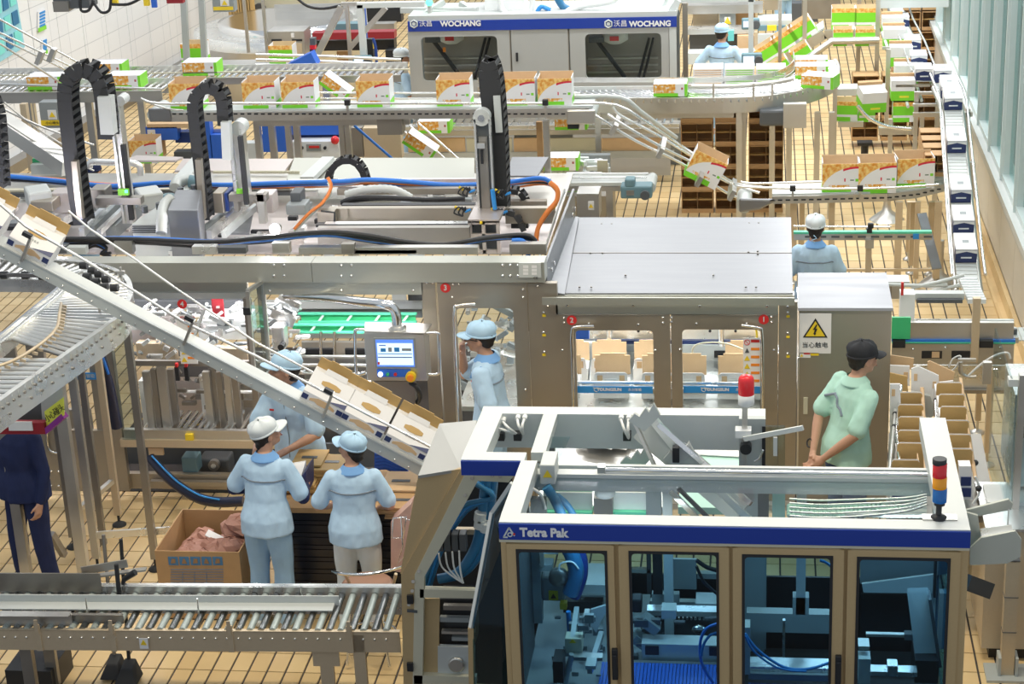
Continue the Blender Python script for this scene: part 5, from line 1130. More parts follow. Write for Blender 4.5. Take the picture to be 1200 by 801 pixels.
MB().box(tx0, tx1, YT-.3, YT+.42, .82, .86).build('tabletop', 'cardboard', tb_)
mat('film', (.02, .02, .028), .22, 0, .2, 4, .5)
e = MB()
for k in range(22): z_ = .06+k*.034; e.box(tx0+.05+.004*(k % 2), tx1-.05, YT-.27+.006*(k % 3), YT-.2, z_, z_+.03)
e.build('film_wrap', 'film', tb_, kind='stuff')
MB().box(tx0+.05, tx1-.05, YT-.2, YT+.35, .05, .82).build('core', 'black', tb_)
for s_ in (0, 1): MB().box((tx0, tx1-.04)[s_], (tx0+.04, tx1)[s_], YT-.28, YT-.24, 0, .82).build('leg', 'steel', tb_)
def flat_stack(px, py, n, wdt, dep, label, z0=.86, m='cardboard_light', group='stacks of flat cartons on the work table'):
    c = PZ(px, py, z0);
    t = thing('flat_carton_stack', label, 'carton stack', c, group) if False else None
    lst = []
    for k in range(n):
        j = rnd.uniform(-.01, .01)
        lst.append(MB().box(c.x-wdt/2+j, c.x+wdt/2+j, c.y-dep/2+j, c.y+dep/2+j, z0+k*.018, z0+k*.018+.015))
    return c, lst
def stack_of(label0, px, py, n, wdt, dep, z0=.86, m='cardboard_light', grp='flattened cartons on the work table'):
    c, lst = flat_stack(px, py, n, wdt, dep, '', z0)
    for k, mb in enumerate(lst):
        if k == n-1:
            zt = z0+n*.018
        o = mb.build('flat_carton', m, None, label0+(', top one' if k == n-1 else ', %s from top' % ORDS[n-1-k]), None, 'flat carton', grp)
        if k == n-1: MB().box(c.x-wdt*.25, c.x+wdt*.25, c.y-.02, c.y+.02, z0+n*.018-.003, z0+n*.018+.001).build('slot', 'dark_grey', o)
stack_of('flat brown carton, left pile on the work table', 365, 560, 10, .24, .3, m='cardboard_gold', grp='left pile of flat cartons'); stack_of('flat brown carton, middle pile on the work table', 391, 563, 9, .22, .3, m='cardboard_gold', grp='middle pile of flat cartons')
stack_of('slotted tan flat carton, pile at the table right end', 471, 578, 6, .28, .34, m='cardboard_light', grp='right pile of flat cartons')
stack_of('slotted tan flat carton, pile nearest the packer hood', 474, 598, 5, .25, .3, m='cardboard', grp='near pile of flat cartons')
stack_of('tan flat carton, small pile behind the folding woman', 349, 572, 4, .3, .18, z0=.88, m='cardboard_gold', grp='small pile of flat cartons')
bf = thing('blue_film_bundle', 'shiny crumpled blue plastic film bundle under the ramp end', 'plastic film', PY(458, 548, YT+.3))
mat('blue_film', (.02, .12, .62), .2, 0, .2, 30)
for k in range(5):
    a_ = PY(440, 531+k*4, YT+.3); b_ = PY(478, 537+k*3.6, YT+.3); MB().path(smooth([a_, a_.lerp(b_, .35)+Vector((0, 0, .02)), a_.lerp(b_, .7)-Vector((0, 0, .01)), b_], 3), .03, 7).build('fold', 'blue_film', bf)
st = thing('chrome_stool', 'round pinkish-seated chrome stool standing behind the near conveyor', 'stool', PZ(432, 790, 0))
s0 = PZ(430, 682, .62);
mat('seat_pink', (.42, .24, .17), .45)
MB().lathe((s0.x, s0.y, .56), [(.17, 0), (.185, .02), (.185, .05), (.16, .065), (.001, .07)], 28).build('seat', 'seat_pink', st)
bk = [PY(390, 669, s0.y+.1), PY(400, 672, s0.y-.05), PY(425, 673, s0.y-.14), PY(452, 669, s0.y-.08), PY(470, 664, s0.y+.1)]
MB().path(smooth(bk, 5), .012, 8).build('backrest_hoop', 'chrome', st)
for px in (404, 464): a_ = PY(px, 672, s0.y-.06); MB().tube(a_, Vector((a_.x*.8+s0.x*.2, s0.y, .58)), .012, 8).build('back_post', 'steel_warm', st)
for k in range(4):
    t = pi/4+k*pi/2; MB().path(smooth([Vector((s0.x+.12*cos(t), s0.y+.12*sin(t), .56)), Vector((s0.x+.17*cos(t), s0.y+.17*sin(t), .3)), Vector((s0.x+.22*cos(t), s0.y+.22*sin(t), .03))], 4), .012, 8).build('leg', 'chrome', st)
MB().path([Vector((s0.x+.185*cos(t*pi/10), s0.y+.185*sin(t*pi/10), .2)) for t in range(20)], .009, 6, closed=True).build('foot_ring', 'chrome', st)
wb = thing('wire_stand', 'thin chrome wire stand with pink translucent bag by the packer side', 'stand', PY(468, 640, 12.0))
for pts in ([(461, 607), (476, 605), (472, 630), (459, 630)], [(470, 605), (472, 640), (466, 660), (480, 645), (482, 610)]):
    MB().path([PY(x, y, 12.0) for x, y in pts], .006, 6, closed=True).build('wire_loop', 'chrome', wb)
mat('pink_bag', (.66, .42, .36), .35, 0, .2, 6, .6)
MB().prism([PY(458, 612, 12.1), PY(482, 590, 12.1), PY(478, 672, 12.1), PY(458, 668, 12.1)], (0, .15, 0)).build('bag', 'pink_bag', wb)
oc = thing('half_folded_carton', 'white and navy carton being folded by the woman at left', 'carton', PY(357, 570, 12.45))
MB().prism([PY(352, 560, 12.4), PY(359, 551, 12.45), PY(359, 580, 12.45), PY(353, 583, 12.4)], (0, .25, 0)).build('side', 'navy_print', oc)
MB().prism([PY(340, 543, 12.6), PY(358, 540, 12.6), PY(359, 552, 12.6), PY(352, 560, 12.4)], (0, .01, 0)).build('top_flap', 'carton_white', oc)
ln = thing('carton_lanes', 'two sloping lanes with steel guide rods feeding cartons to the case packer', 'conveyor', PZ(1095, 560, 0))
ZL = .80
def nested(label, loc, first=[None]):
    if first[0] is None:
        t = thing('standing_carton', label, 'carton', (0, 0, 0), 'x', local=True); a = .095
        MB().box(-a, a, 0, .18, 0, .24).build('body', 'carton_white', t)
        MB().prism([(-a, .0, .12), (a, 0, .12), (a, -.02, .31), (a-.012, -.022, .325), (-a+.012, -.022, .325), (-a, -.02, .31)], (0, .006, 0)).build('brown_flap', 'cardboard_gold', t)
        MB().prism([(-a, .006, .12), (a, .006, .12), (a, -.014, .318), (a-.012, -.016, .333), (-a+.012, -.016, .333), (-a, -.014, .318)], (0, .004, 0)).build('flap_edge', 'carton_white', t)
        MB().box(a-.003, a+.002, -.0, .17, .02, .3).build('side_flap', 'cardboard_light', t)
        MB().box(-a*.9, a*.9, -.003, 0, .02, .07).build('navy_mark', 'navy_print', t)
        first[0] = t; o = t
    else: o = copy_tree(first[0])
    o.location = loc; o['label'] = label; return o
left = [(668-0, 1041, 563), (0, 1067, 548), (0, 1068, 531), (0, 1068, 516), (0, 1067, 501), (0, 1067, 486), (0, 1066, 471)]
lane = {'left lane': [(1061, 551), (1067, 531), (1068, 516), (1068, 500), (1067, 485.5), (1066, 471)], 'right lane': [(1123, 538), (1121.5, 521), (1119.5, 504.5), (1117, 488), (1115, 473.5), (1112, 459.5)]}
for ln_, pts in lane.items():
    g_ = 'brown-flapped cartons in the '+ln_
    for k, (px, py) in enumerate(pts):
        Yk = 12.30+k*.285; p_ = PY(px, py, Yk)
        o = nested('white carton with raised brown flap, %s from the near end of the %s' % (ORDS[k], ln_), (p_.x, Yk+.02, p_.z-.25)); o['group'] = g_
def blank(par_label, pts, Y, m, m2=None, extra=None):
    t = MB().prism([PY(x, y, Y) for x, y in pts], (0, .02, 0)).build('tilted_carton', m, None, par_label, None, 'carton', 'tilted cartons at the lane tops'); return t
o = blank('white carton with handle holes lying tilted at the top between lanes', [(1068, 432), (1076, 429), (1100, 440), (1102, 480), (1090, 484), (1068, 468)], 14.05, 'carton_white')
for x_, y_ in ((1073, 442), (1095, 451)): pb(o, 'finger_hole', 'cardboard_light', x_-2, y_-4, x_+2, y_+4, 14.045, .004)
MB().prism([PY(x, y, 13.95) for x, y in ((1068, 460), (1090, 464), (1098, 484), (1090, 490), (1070, 478))], (0, .05, 0)).build('side', 'light_grey', o)
o = blank('orange-tan carton flap standing up at the top of the right lane', [(1087, 424), (1090, 423), (1119, 436), (1117, 447), (1092, 452), (1087, 447)], 14.3, 'cardboard_light')
o = blank('tan carton flap rising at the top of the left lane by the cabinet', [(1043, 416), (1071, 420), (1070, 432), (1056, 434), (1043, 428)], 14.4, 'cardboard_light')
o = blank('white carton face with notch at the top left of the left lane', [(1043, 428), (1066, 429), (1066, 452), (1043, 450)], 14.3, 'carton_white'); pb(o, 'notch', 'cardboard_light', 1059, 436, 1064, 444, 14.295, .004)
o = blank('brown carton flap below the notched white face in the left lane', [(1043, 437), (1063, 441), (1064, 458), (1052, 458), (1043, 452)], 14.1, 'cardboard_gold')
o = blank('white carton side leaning by the cabinet edge, left lane', [(1043, 450), (1055, 450), (1056, 500), (1050, 520), (1043, 520)], 13.6, 'carton_white'); pb(o, 'notch', 'cardboard_light', 1045, 456, 1049, 464, 13.595, .004)
o = blank('pale carton edge poking out behind the right lane cartons', [(1101, 448), (1117, 446), (1118, 452), (1101, 452)], 14.2, 'carton_white')
for pts, m_ in (([(1056, 552), (1050, 500), (1056, 452)], 'chrome'), ([(1085, 552), (1083, 500), (1081, 455)], 'cardboard_light'), ([(1104, 540), (1100, 490), (1098, 452)], 'chrome'), ([(1143, 560), (1134, 500), (1126, 444)], 'cardboard_light'), ([(1101, 535), (1097, 490), (1096, 470)], 'chrome'), ([(1042, 560), (1047, 500), (1049, 480)], 'steel')):
    MB().path([PY(x, y, 12.2+(552-y)/95*1.7+.0) for x, y in pts], .014, 8).build('guide_rod', m_, ln)
for x_, y_ in ((1049, 485), (1048, 500), (1097, 469), (1143, 542), (1147, 572), (1086, 502)):
    q_ = PY(x_, y_, 12.2+(552-y_)/95*1.7); MB().ball(q_, .022, 10, 6).build('rod_knob', 'black', ln)
a_, b_ = PY(1067, 562, 12.2), PY(1067, 470, 13.9)
MB().hexa([a_+Vector((-.16, 0, -.32)), a_+Vector((.6, 0, -.32)), b_+Vector((.55, 0, -.32)), b_+Vector((-.16, 0, -.32)), a_+Vector((-.16, 0, -.27)), a_+Vector((.6, 0, -.27)), b_+Vector((.55, 0, -.27)), b_+Vector((-.16, 0, -.27))]).build('lane_bed', 'steel_dark', ln)
q_ = PZ(1132, 552, .9); MB().prism([PY(x, y, 12.1) for x, y in ((1124, 546), (1138, 546), (1140, 585), (1126, 585))], (0, .1, 0)).build('end_carton', 'carton_white', None, 'white carton with navy band at the near end of the right lane', None, 'carton', None)
o = bpy.data.objects['end_carton']
for k in range(2): X0_, X1_, Z0_, Z1_ = fr(1126, 559+k*13, 1138, 569+k*13, 12.09); m_ = MB().box(X0_, X1_, 12.09, 12.1, Z0_, Z1_).build('navy_band', 'navy_print', o)
cable('cable', ypts([(1140, 590), (1148, 575), (1143, 558)], 12.0), .008, 'cable_white', ln)
for x_ in (1050, 1140):
    f_ = PY(x_, 560, 13.2); MB().box(f_.x-.03, f_.x+.03, 13.2, 13.26, 0, .7).build('leg', 'steel', ln)
YI = 15.6
inf = thing('infeed_conveyor', 'steel infeed conveyor with blue edge strip and oval slots, crossing behind the carton lanes', 'conveyor', PZ(1150, 545, 0))
pb(inf, 'upper_beam', 'steel', 1045, 378, 1188, 397.5, YI, .05); o = pb(inf, 'green_guard', 'lime', 1045, 372, 1067, 397, YI-.03, .03); o.data.materials[0] = M['green']
pb(inf, 'edge_strip', 'cable_blue', 1045, 398, 1190, 400.5, YI-.02, .08); pb(inf, 'edge_strip', 'belt_green', 1045, 401, 1190, 402.5, YI-.03, .08)
sp_ = pb(inf, 'slotted_plate', 'steel', 1045, 403, 1188, 427, YI-.02, .04)
for x0, x1 in ((1080, 1104), (1115, 1139)): pb(sp_, 'slot', 'black', x0, 411, x1, 420, YI-.025, .006, bev=.02)
pb(sp_, 'bright_opening', 'cardboard_light', 1092, 412, 1101, 419, YI-.03, .004)
for x0, x1 in ((1046, 1061), (1148, 1164)): pb(sp_, 'bearing_block', 'black', x0, 399.5, x1, 407.5, YI-.06, .05)
screws([(1070, 409), (1070, 420), (1108, 407), (1143, 407), (1143, 420), (1172, 407), (1172, 420)], inf, YI-.02)
pb(inf, 'lower_tray', 'steel_bright', 1070, 428, 1190, 459, YI+.1, .03); pb(inf, 'lower_edge', 'steel_dark', 1110, 457, 1190, 461, YI+.05, .04)
bt = MB()
for k in range(40): q_ = XX(1068, 385, YI)+k*.045; bt.box(q_, q_+.04, YI+.04, YI+.36, 1.02, 1.03)
bt.build('belt_slats', 'light_grey', inf, kind='stuff')
for z_, yy in ((1.03, .0), (1.06, .12), (1.03, .24), (1.06, .36)): MB().box(XX(1068, 385, YI), XX(1195, 385, YI), YI+yy+.02, YI+yy+.05, z_-.02, z_+.03).build('side_rail', 'steel_bright' if yy not in (.12,) else 'dark_grey', inf)
o = pb(inf, 'post', 'steel_warm', 1139, 350, 1148, 425, YI-.08, .06);
for (fx, fy, w_, ty) in ((1145, 507, .05, 460), (1156, 545, .055, 428)):
    f_ = PZ(fx, fy, 0); l = MB().box(f_.x-w_/2, f_.x+w_/2, f_.y-.03, f_.y+.03, .13, .9).build('leg', 'steel_warm', inf); b_ = MB(); feet(b_, (f_.x, f_.y), r=.07); b_.build('foot', 'steel', l)
cable('cable', ypts([(1112, 430), (1117, 420), (1126, 417), (1120, 430), (1113, 435)], YI-.3), .007, 'cable_white', inf)
pb(inf, 'sensor_bracket', 'steel_bright', 1123, 421, 1144, 424, YI-.35, .04); cable('handle', ypts([(1126, 424), (1126, 436), (1133, 441), (1144, 441)], YI-.35), .018, 'steel', inf)
cable('air_hose', ypts([(1135, 440), (1148, 428), (1165, 417), (1180, 413), (1184, 420)], YI-.6), .01, 'cable_white', inf)
pb(inf, 'leg_bracket', 'steel', 1152, 425, 1162, 450, 14.5, .05)
for x_ in (1165, 1168): MB().tube(PY(x_, 432, 14.4), PY(x_+4, 452, 14.4), .008, 6).build('spring_rod', 'chrome', inf)
ag = thing('acrylic_guard', 'tall clear acrylic guard box with steel edge posts at the right edge', 'guard', PZ(1190, 640, 0))
Xg = PY(1184, 500, 12.3).x
MB().box(Xg-.012, Xg, 12.3, 13.3, .9, 2.0).build('pane', 'acrylic', ag); MB().box(Xg, Xg+.8, 12.3, 12.312, .9, 1.95).build('pane', 'acrylic', ag)
pb(ag, 'post', 'steel', 1186, 440, 1194, 760, 12.25, .06); MB().box(Xg-.03, Xg+.8, 12.28, 12.36, 1.95, 2.0).build('rail', 'white_paint', ag)
MB().box(Xg+.05, Xg+.8, 12.5, 13.1, 1.1, 1.8).build('casing', 'steel_bright', ag)
MB().box(Xg+.02, Xg+.9, 12.2, 13.4, 2.02, 2.05).build('cover', 'hood_steel', ag) if False else None
top_org = Vector((-2.6, 15.8, 0))
def tp(name, m, x0, y0, x1, y1, Y, d=.05, **kw): return pb(pm, name, m, x0, y0, x1, y1, Y, d, **kw)
def zdepth(px, py, z): return PZ(px, py, z)
def slab(name, m, pts, z, th=.02, par=None): return MB().prism([PZ(x, y, z) for x, y in pts], (0, 0, th)).build(name, m, par or pm)
slab('bright_underlay', 'pinkish_steel', [(-30, 298), (640, 298), (660, 240), (-10, 240)], 1.75, .02)  # plates added below the clutter so the open top does not look black
slab('bright_underlay', 'steel', [(-10, 240), (660, 240), (672, 205), (10, 205)], 1.75, .02)
slab('cover_plate', 'beam_steel', [(336, 212), (556, 212), (556, 187), (345, 187)], 2.0); slab('cover_plate', 'hood_steel', [(593, 208), (630, 208), (643, 186), (600, 186)], 2.0)
tp('edge_rail', 'steel_bright', 336, 210, 645, 214, 17.0, .04); slab('cover_plate', 'pinkish_steel', [(205, 202), (334, 202), (344, 188), (215, 188)], 2.0); slab('cover_plate', 'steel', [(225, 216), (380, 216), (380, 204), (225, 204)], 1.98)
slab('cover_plate', 'pinkish_steel', [(145, 190), (205, 190), (215, 186), (160, 184)], 2.02)
e = MB()
for k in range(58): q_ = PZ(250+k*1.75, 202, 2.03); e.box(q_.x, q_.x+.008, q_.y-.01, q_.y+.02, 2.02, 2.045)
e.build('rack_teeth', 'cream_frame', pm, kind='stuff')
for pts in ([(205, 213), (222, 213), (243, 187), (228, 187)], [(352, 213), (368, 213), (392, 189), (378, 189)]): slab('cross_beam', 'light_grey', pts, 2.04, .05)
for x0, y0, x1, y1, Y_, m, nm in ((385, 244, 556, 264, 15.9, 'panel_steel', 'cross_beam'), (592, 244, 650, 262, 15.9, 'panel_steel', 'cross_beam'), (372, 267, 550, 286, 15.3, 'steel_dark', 'cross_beam'), (395, 221, 556, 228, 16.6, 'panel_steel', 'cross_beam'), (590, 236, 640, 243, 16.4, 'panel_steel', 'cross_beam'),
    (400, 240, 556, 243, 16.1, 'black', 'slide_rail'), (370, 263, 555, 266, 15.6, 'black', 'slide_rail'), (380, 262, 560, 263.5, 15.62, 'steel_bright', 'slide_rail'), (350, 290, 560, 298, 14.6, 'steel', 'cross_beam'), (400, 286, 415, 297, 14.55, 'steel_dark', 'bracket'), (-20, 222, 340, 226, 16.8, 'cream_frame', 'cross_beam'), (-20, 226, 340, 230, 16.75, 'dark_grey', 'cross_beam'),
    (597, 286, 640, 298, 14.6, 'steel_dark', 'cross_beam'), (20, 288, 78, 297, 14.6, 'dark_grey', 'motor'), (78, 290, 100, 298, 14.6, 'light_grey', 'bracket'), (134, 283, 155, 297, 14.7, 'steel', 'motor'), (225, 289, 253, 298, 14.6, 'steel_bright', 'motor'), (255, 290, 288, 297, 14.6, 'dark_grey', 'motor'), (319, 285, 339, 297, 14.6, 'steel', 'bracket'), (415, 293, 488, 297, 14.6, 'white_paint', 'cover')):
    tp(nm, m, x0, y0, x1, y1, Y_, .08)
tp('bracket', 'panel_steel', 372, 248, 392, 264, 15.8, .1); MB().path([PY(392, 264, 15.7), PY(392, 249, 15.7), PY(376, 247, 15.7)], .01, 6).build('cable', 'black', pm)
def drail(name, m, x0, y0, x1, y1, z, w_, h_):
    a, b = PZ(x0, y0, z), PZ(x1, y1, z); return MB().bar(a, b, w_, h_).build(name, m, pm)
for args in (('slide_rail', 'steel_bright', 96, 272, 133, 236, 2.05, .05, .08), ('slide_rail', 'mid_grey', 106, 272, 142, 236, 2.0, .09, .12), ('slide_rail', 'steel_bright', 116, 272, 152, 238, 2.05, .04, .05), ('cross_beam', 'mid_grey', 130, 272, 160, 245, 1.95, .10, .12),
    ('slide_rail', 'steel_bright', 55, 268, 88, 248, 2.0, .10, .08), ('slide_rail', 'steel_bright', 245, 275, 290, 238, 2.05, .05, .08), ('slide_rail', 'light_grey', 262, 275, 300, 242, 2.05, .04, .06), ('slide_rail', 'mid_grey', 238, 275, 280, 240, 2.0, .08, .1), ('slide_rail', 'steel_bright', 200, 298, 222, 282, 2.0, .04, .05), ('slide_rail', 'steel_bright', 212, 298, 232, 284, 2.0, .03, .05)): drail(*args)
slab('side_plate', 'hood_steel', [(270, 275), (292, 275), (297, 250), (300, 245)], 2.0)
vp = thing('pump_housing', 'two white stepped pump housings with corrugated hose on the machine top', 'machine part', PZ(195, 270, 1.77))
q = [PZ(154, 262, 2.25), PZ(220, 262, 2.25), PZ(232, 240, 2.25), PZ(186, 240, 2.25)]; MB().prism(q, (0, 0, -.35)).build('front_housing', 'light_grey', vp, bevel=.01)
q = [PZ(196, 246, 2.42), PZ(232, 246, 2.42), PZ(236, 222, 2.42), PZ(206, 222, 2.42)]; MB().prism(q, (0, 0, -.5)).build('rear_housing', 'hood_steel', vp, bevel=.01)
for k in range(4): a_, b_ = PY(155, 265+k*2.4, 15.17), PY(186, 265+k*2.4, 15.17); MB().bar(a_, b_, .01, .008).build('louvre', 'dark_grey', vp)
def corr(pts, r, m, par):
    P_ = smooth(pts, 10); rs = [r*(1+.14*(i % 2)) for i in range(len(P_))]; return MB().path(P_, rs, 10).build('corrugated_hose', m, par)
corr([PY(189, 273, 14.9), PY(190, 255, 15.0), PY(193, 240, 15.3), PY(201, 232, 15.4)], .045, 'light_grey', vp); o = MB().tube(PY(199, 228, 15.6), PY(199, 238, 15.6), .06, 12).build('filter', 'motor_teal', vp)
corr([PY(205, 220, 16.3), PY(208, 213, 16.4), PY(220, 210, 16.5), PY(230, 212, 16.5)], .05, 'light_grey', vp); MB().tube(PY(222, 212, 16.4), PY(234, 214, 16.4), .06, 12).build('filter', 'motor_teal', vp)
for px, py in ((170, 249), (187, 245), (200, 250), (212, 227), (228, 224)): q_ = PZ(px, py, 2.3); MB().tube(q_, q_+Vector((0, 0, .06)), .03, 10).build('cap', 'dark_grey', vp)
def chain(name_label, pts, w_, Y, par_label_cat='cable chain', dep=.12):
    P_ = smooth([PY(x, y, Y) for x, y in pts], 6)
    # resample evenly
    Ls = [0]
    for i in range(len(P_)-1): Ls.append(Ls[-1]+(P_[i+1]-P_[i]).length)
    n = int(Ls[-1]/.075); t = thing('cable_chain', name_label, par_label_cat, P_[0], 'cable chains')
    lk = None
    for k in range(n+1):
        d = Ls[-1]*k/n
        for i in range(len(P_)-1):
            if Ls[i+1] >= d-1e-9: q_ = P_[i].lerp(P_[i+1], (d-Ls[i])/max(1e-9, Ls[i+1]-Ls[i])); tg = (P_[i+1]-P_[i]).normalized(); break
        if lk is None:
            sv = ORG[t.name]; ORG[t.name] = Vector(); e = MB(); hw = w_/2
            for s_ in (-1, 1): e.box(-.038, .038, s_*dep/2-.006, s_*dep/2+.006, -hw, hw)
            e.box(-.016, .016, -dep/2, dep/2, hw-.012, hw); e.box(-.016, .016, -dep/2, dep/2, -hw, -hw+.012)
            lk = e.build('link', 'rubber', t); ORG[t.name] = sv; o = lk
        else: o = piece(lk, (0, 0, 0))
        o.location = q_-P_[0]; o.rotation_euler = (0, -atan2(tg.z, tg.x), 0)
    return t, P_
def cbars(t, P_, col='light_grey'):
    for f_ in (.0,): pass
c1, P1 = chain('tallest arched cable chain with a grey end clamp, left on the machine top', [(98, 255), (92, 220), (85, 160), (80, 110), (85, 88), (100, 80), (116, 88), (123, 110), (127, 155)], .13, 15.6, dep=.2)
MB().bar(PY(124, 112, 15.5), PY(128, 156, 15.5), .11, .12, Vector((1, 0, 0))).build('end_clamp', 'light_grey', c1); MB().bar(PY(88, 188, 15.45), PY(95, 256, 15.45), .07, .05, Vector((1, 0, 0))).build('guide_strip', 'panel_steel', c1)
c2, P2 = chain('arched cable chain in front of the blue machine, second from the left', [(242, 250), (237, 200), (231, 150), (229, 118), (238, 104), (250, 102), (261, 112), (264, 140)], .10, 15.9, dep=.16)
MB().bar(PY(265, 142, 15.8), PY(267, 186, 15.8), .08, .08, Vector((1, 0, 0))).build('end_clamp', 'light_grey', c2); MB().bar(PY(233, 186, 15.75), PY(238, 256, 15.75), .07, .05, Vector((1, 0, 0))).build('guide_strip', 'panel_steel', c2)
c3, P3 = chain('low arched black cable chain on the plate left of the central mast', [(385, 212), (388, 200), (400, 188), (415, 188), (425, 198), (430, 212)], .06, 17.1, dep=.12)
c4, P4_ = chain('tall double cable chain standing right behind the central mast', [(580, 250), (577, 190), (574, 130), (570, 90), (571, 74), (577, 74), (583, 100), (588, 170), (590, 240)], .10, 16.1, dep=.24)
MB().bar(PY(582, 112, 15.95), PY(585, 155, 15.95), .02, .06, Vector((1, 0, 0))).build('white_strip', 'white_paint', c4)
c5, P5 = chain('cable chain cut by the left edge of the picture', [(2, 215), (0, 180), (-3, 140), (-8, 120)], .10, 15.4, dep=.16)
c6, P6 = chain('small curved cable chain right of the mast, upper one', [(592, 223), (605, 223), (613, 228), (618, 238)], .05, 16.5, dep=.12); c7, P7 = chain('small curved cable chain right of the mast, lower one', [(588, 247), (600, 248), (608, 254), (613, 264)], .05, 15.9, dep=.12)
def mast(label, x0, y0, x1, y1, Y, m1='steel', extra=True):
    t = thing('gantry_mast', label, 'mast', PY((x0+x1)/2, y1, Y), 'gantry masts'); w_ = x1-x0
    pb(t, 'profile', m1, x0, y0, x1, y1, Y, .12)
    for k in range(2): pb(t, 'slide_rail', 'steel_bright', x0+w_*(.05+.7*k), y0+2, x0+w_*(.25+.7*k), y1, Y-.03, .03)
    c = PY((x0+x1)/2, y0, Y); MB().tube(c-Vector((0, .02, 0)), c+Vector((0, .13, 0)), abs(PY(x1, y0, Y).x-PY(x0, y0, Y).x)*.5, 16).build('pulley_head', 'light_grey', t)
    return t
m1_ = mast('grey gantry mast right of the tallest cable chain', 135, 118, 147, 262, 15.9)
m2_ = mast('grey gantry mast right of the second cable chain', 271, 150, 288, 242, 16.1)
for x0, t_ in ((136, m1_), (272, m2_)):
    pb(t_, 'cable_strip', 'rubber', x0+10, 170 if x0 < 200 else 160, x0+15, 258 if x0 < 200 else 240, 15.85, .05)
pb(m1_, 'carriage', 'steel_dark', 112, 232, 165, 240, 15.8, .1); pb(m1_, 'terminal_block', 'lime', 138, 222, 150, 229, 15.75, .04); pb(m1_, 'lamp', 'led_green', 146, 223, 149, 226, 15.73, .02)
pb(m2_, 'carriage', 'steel_dark', 268, 228, 312, 236, 16.0, .1); pb(m2_, 'terminal_block', 'lime', 277, 222, 290, 227, 15.95, .04); pb(m2_, 'lamp', 'led_green', 287, 222, 290, 225, 15.93, .02)
pb(m2_, 'column', 'steel_dark', 274, 236, 279, 248, 16.0, .08); pb(m2_, 'column', 'steel', 302, 226, 310, 262, 16.0, .08)
m3_ = thing('central_mast', 'tall dark central gantry mast with silver edges, in front of the box row', 'mast', PY(570, 262, 15.9))
pb(m3_, 'profile', 'dark_grey', 559, 136, 577, 256, 15.85, .12); pb(m3_, 'profile_face', 'steel_dark', 563, 160, 573, 256, 15.83, .02)
for x_ in (558.5, 576): pb(m3_, 'edge_strip', 'steel_bright', x_-1, 140, x_+1.5, 256, 15.8, .04)
c = PY(564, 138, 15.8); MB().lathe(c, [(.075, 0), (.075, .1)], 18, Vector((0, 1, 0))).build('pulley_head', 'light_grey', m3_); MB().tube(c-Vector((0, .02, 0)), c, .03, 12).build('axle', 'chrome', m3_); pb(m3_, 'clamp', 'steel_bright', 559, 168, 568, 174, 15.78, .04); pb(m3_, 'slot', 'black', 563, 176, 566, 192, 15.79, .02)
X0_, X1_, Z0_, Z1_ = fr(549, 257, 586, 297, 15.5)
Z1_ = PZ(568, 257, 0).z+Z1_;
br = MB().box(X0_, X1_, 15.5, 15.9, Z1_-.03, Z1_); br.build('bracket_top', 'pinkish_steel', m3_)
for x0, x1 in ((549, 553), (565, 569), (582, 586)): pb(m3_, 'bracket_rib', 'pinkish_steel', x0, 259, x1, 297, 15.5, .04)
for y0, y1 in ((259, 263), (274, 279), (293, 297)): pb(m3_, 'bracket_rib', 'pinkish_steel', 553, y0, 582, y1, 15.5, .03)
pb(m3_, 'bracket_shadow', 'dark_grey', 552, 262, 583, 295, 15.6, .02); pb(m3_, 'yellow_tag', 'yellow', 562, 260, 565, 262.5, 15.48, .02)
for k, (px, py) in enumerate(((550, 225), (545, 248), (592, 228), (588, 250))):
    q_ = PY(px, py, 15.8); e = MB()
    for j in range(3): e.path(smooth([q_, q_+Vector((-.05+.03*j, -.02, .05)), q_+Vector((-.10+.04*j, 0, -.01)), q_+Vector((-.02, 0, -.04))], 3), .008, 5)
    e.build('wire_tangle', 'black', m3_, kind='stuff'); MB().tube(q_, q_+Vector((.05, 0, .02)), .012, 6).build('blue_fitting', 'sky_band', m3_); MB().tube(q_+Vector((-.05, 0, .02)), q_+Vector((-.09, 0, .05)), .012, 6).build('yellow_fitting', 'yellow', m3_)
MB().tube(PY(577, 222, 15.75), PY(580, 245, 15.75), .02, 8).build('blue_hose', 'sky_band', m3_)
def bundle(label, pts, Y, cols, spread=.016, dz=0):
    t = thing('cable_bundle', label, 'cables', PY(*pts[len(pts)//2], Y)); rr = random.Random(len(label))
    for k, (m_, r_) in enumerate(cols):
        o_ = [PY(x, y+rr.uniform(-1.6, 1.6)+k*.9, Y+k*.02) for x, y in pts]; MB().path(smooth(o_, 4), r_, 6).build('cable', m_, t)
    return t
bundle('thick front cable bundle, black with a bright blue hose, along the machine top', [(-20, 283), (60, 281), (160, 279), (250, 283), (310, 279), (380, 272), (430, 277), (480, 285), (520, 286), (570, 278), (615, 276), (628, 282)], 14.75, [('black', .02), ('black', .018), ('cable_blue', .024), ('black', .02), ('steel_dark', .012), ('black', .016)])
bundle('rear cable bundle, blue over orange, sagging across the machine top', [(-10, 206), (60, 210), (130, 216), (200, 214), (260, 215), (340, 214), (400, 212), (430, 209), (470, 213), (530, 218), (590, 215), (632, 210), (646, 214)], 16.7, [('cable_blue', .022), ('cable_orange', .018), ('black', .018), ('cable_blue', .018), ('cable_white', .012), ('cable_orange', .014)])
t_ = bundle('orange and yellow-green cable drop beside the hood cheek', [(644, 212), (653, 222), (652, 236), (640, 250), (630, 268), (628, 290)], 15.8, [('cable_orange', .024), ('lime', .012), ('cable_orange', .014), ('yellow', .010), ('cable_white', .012)])
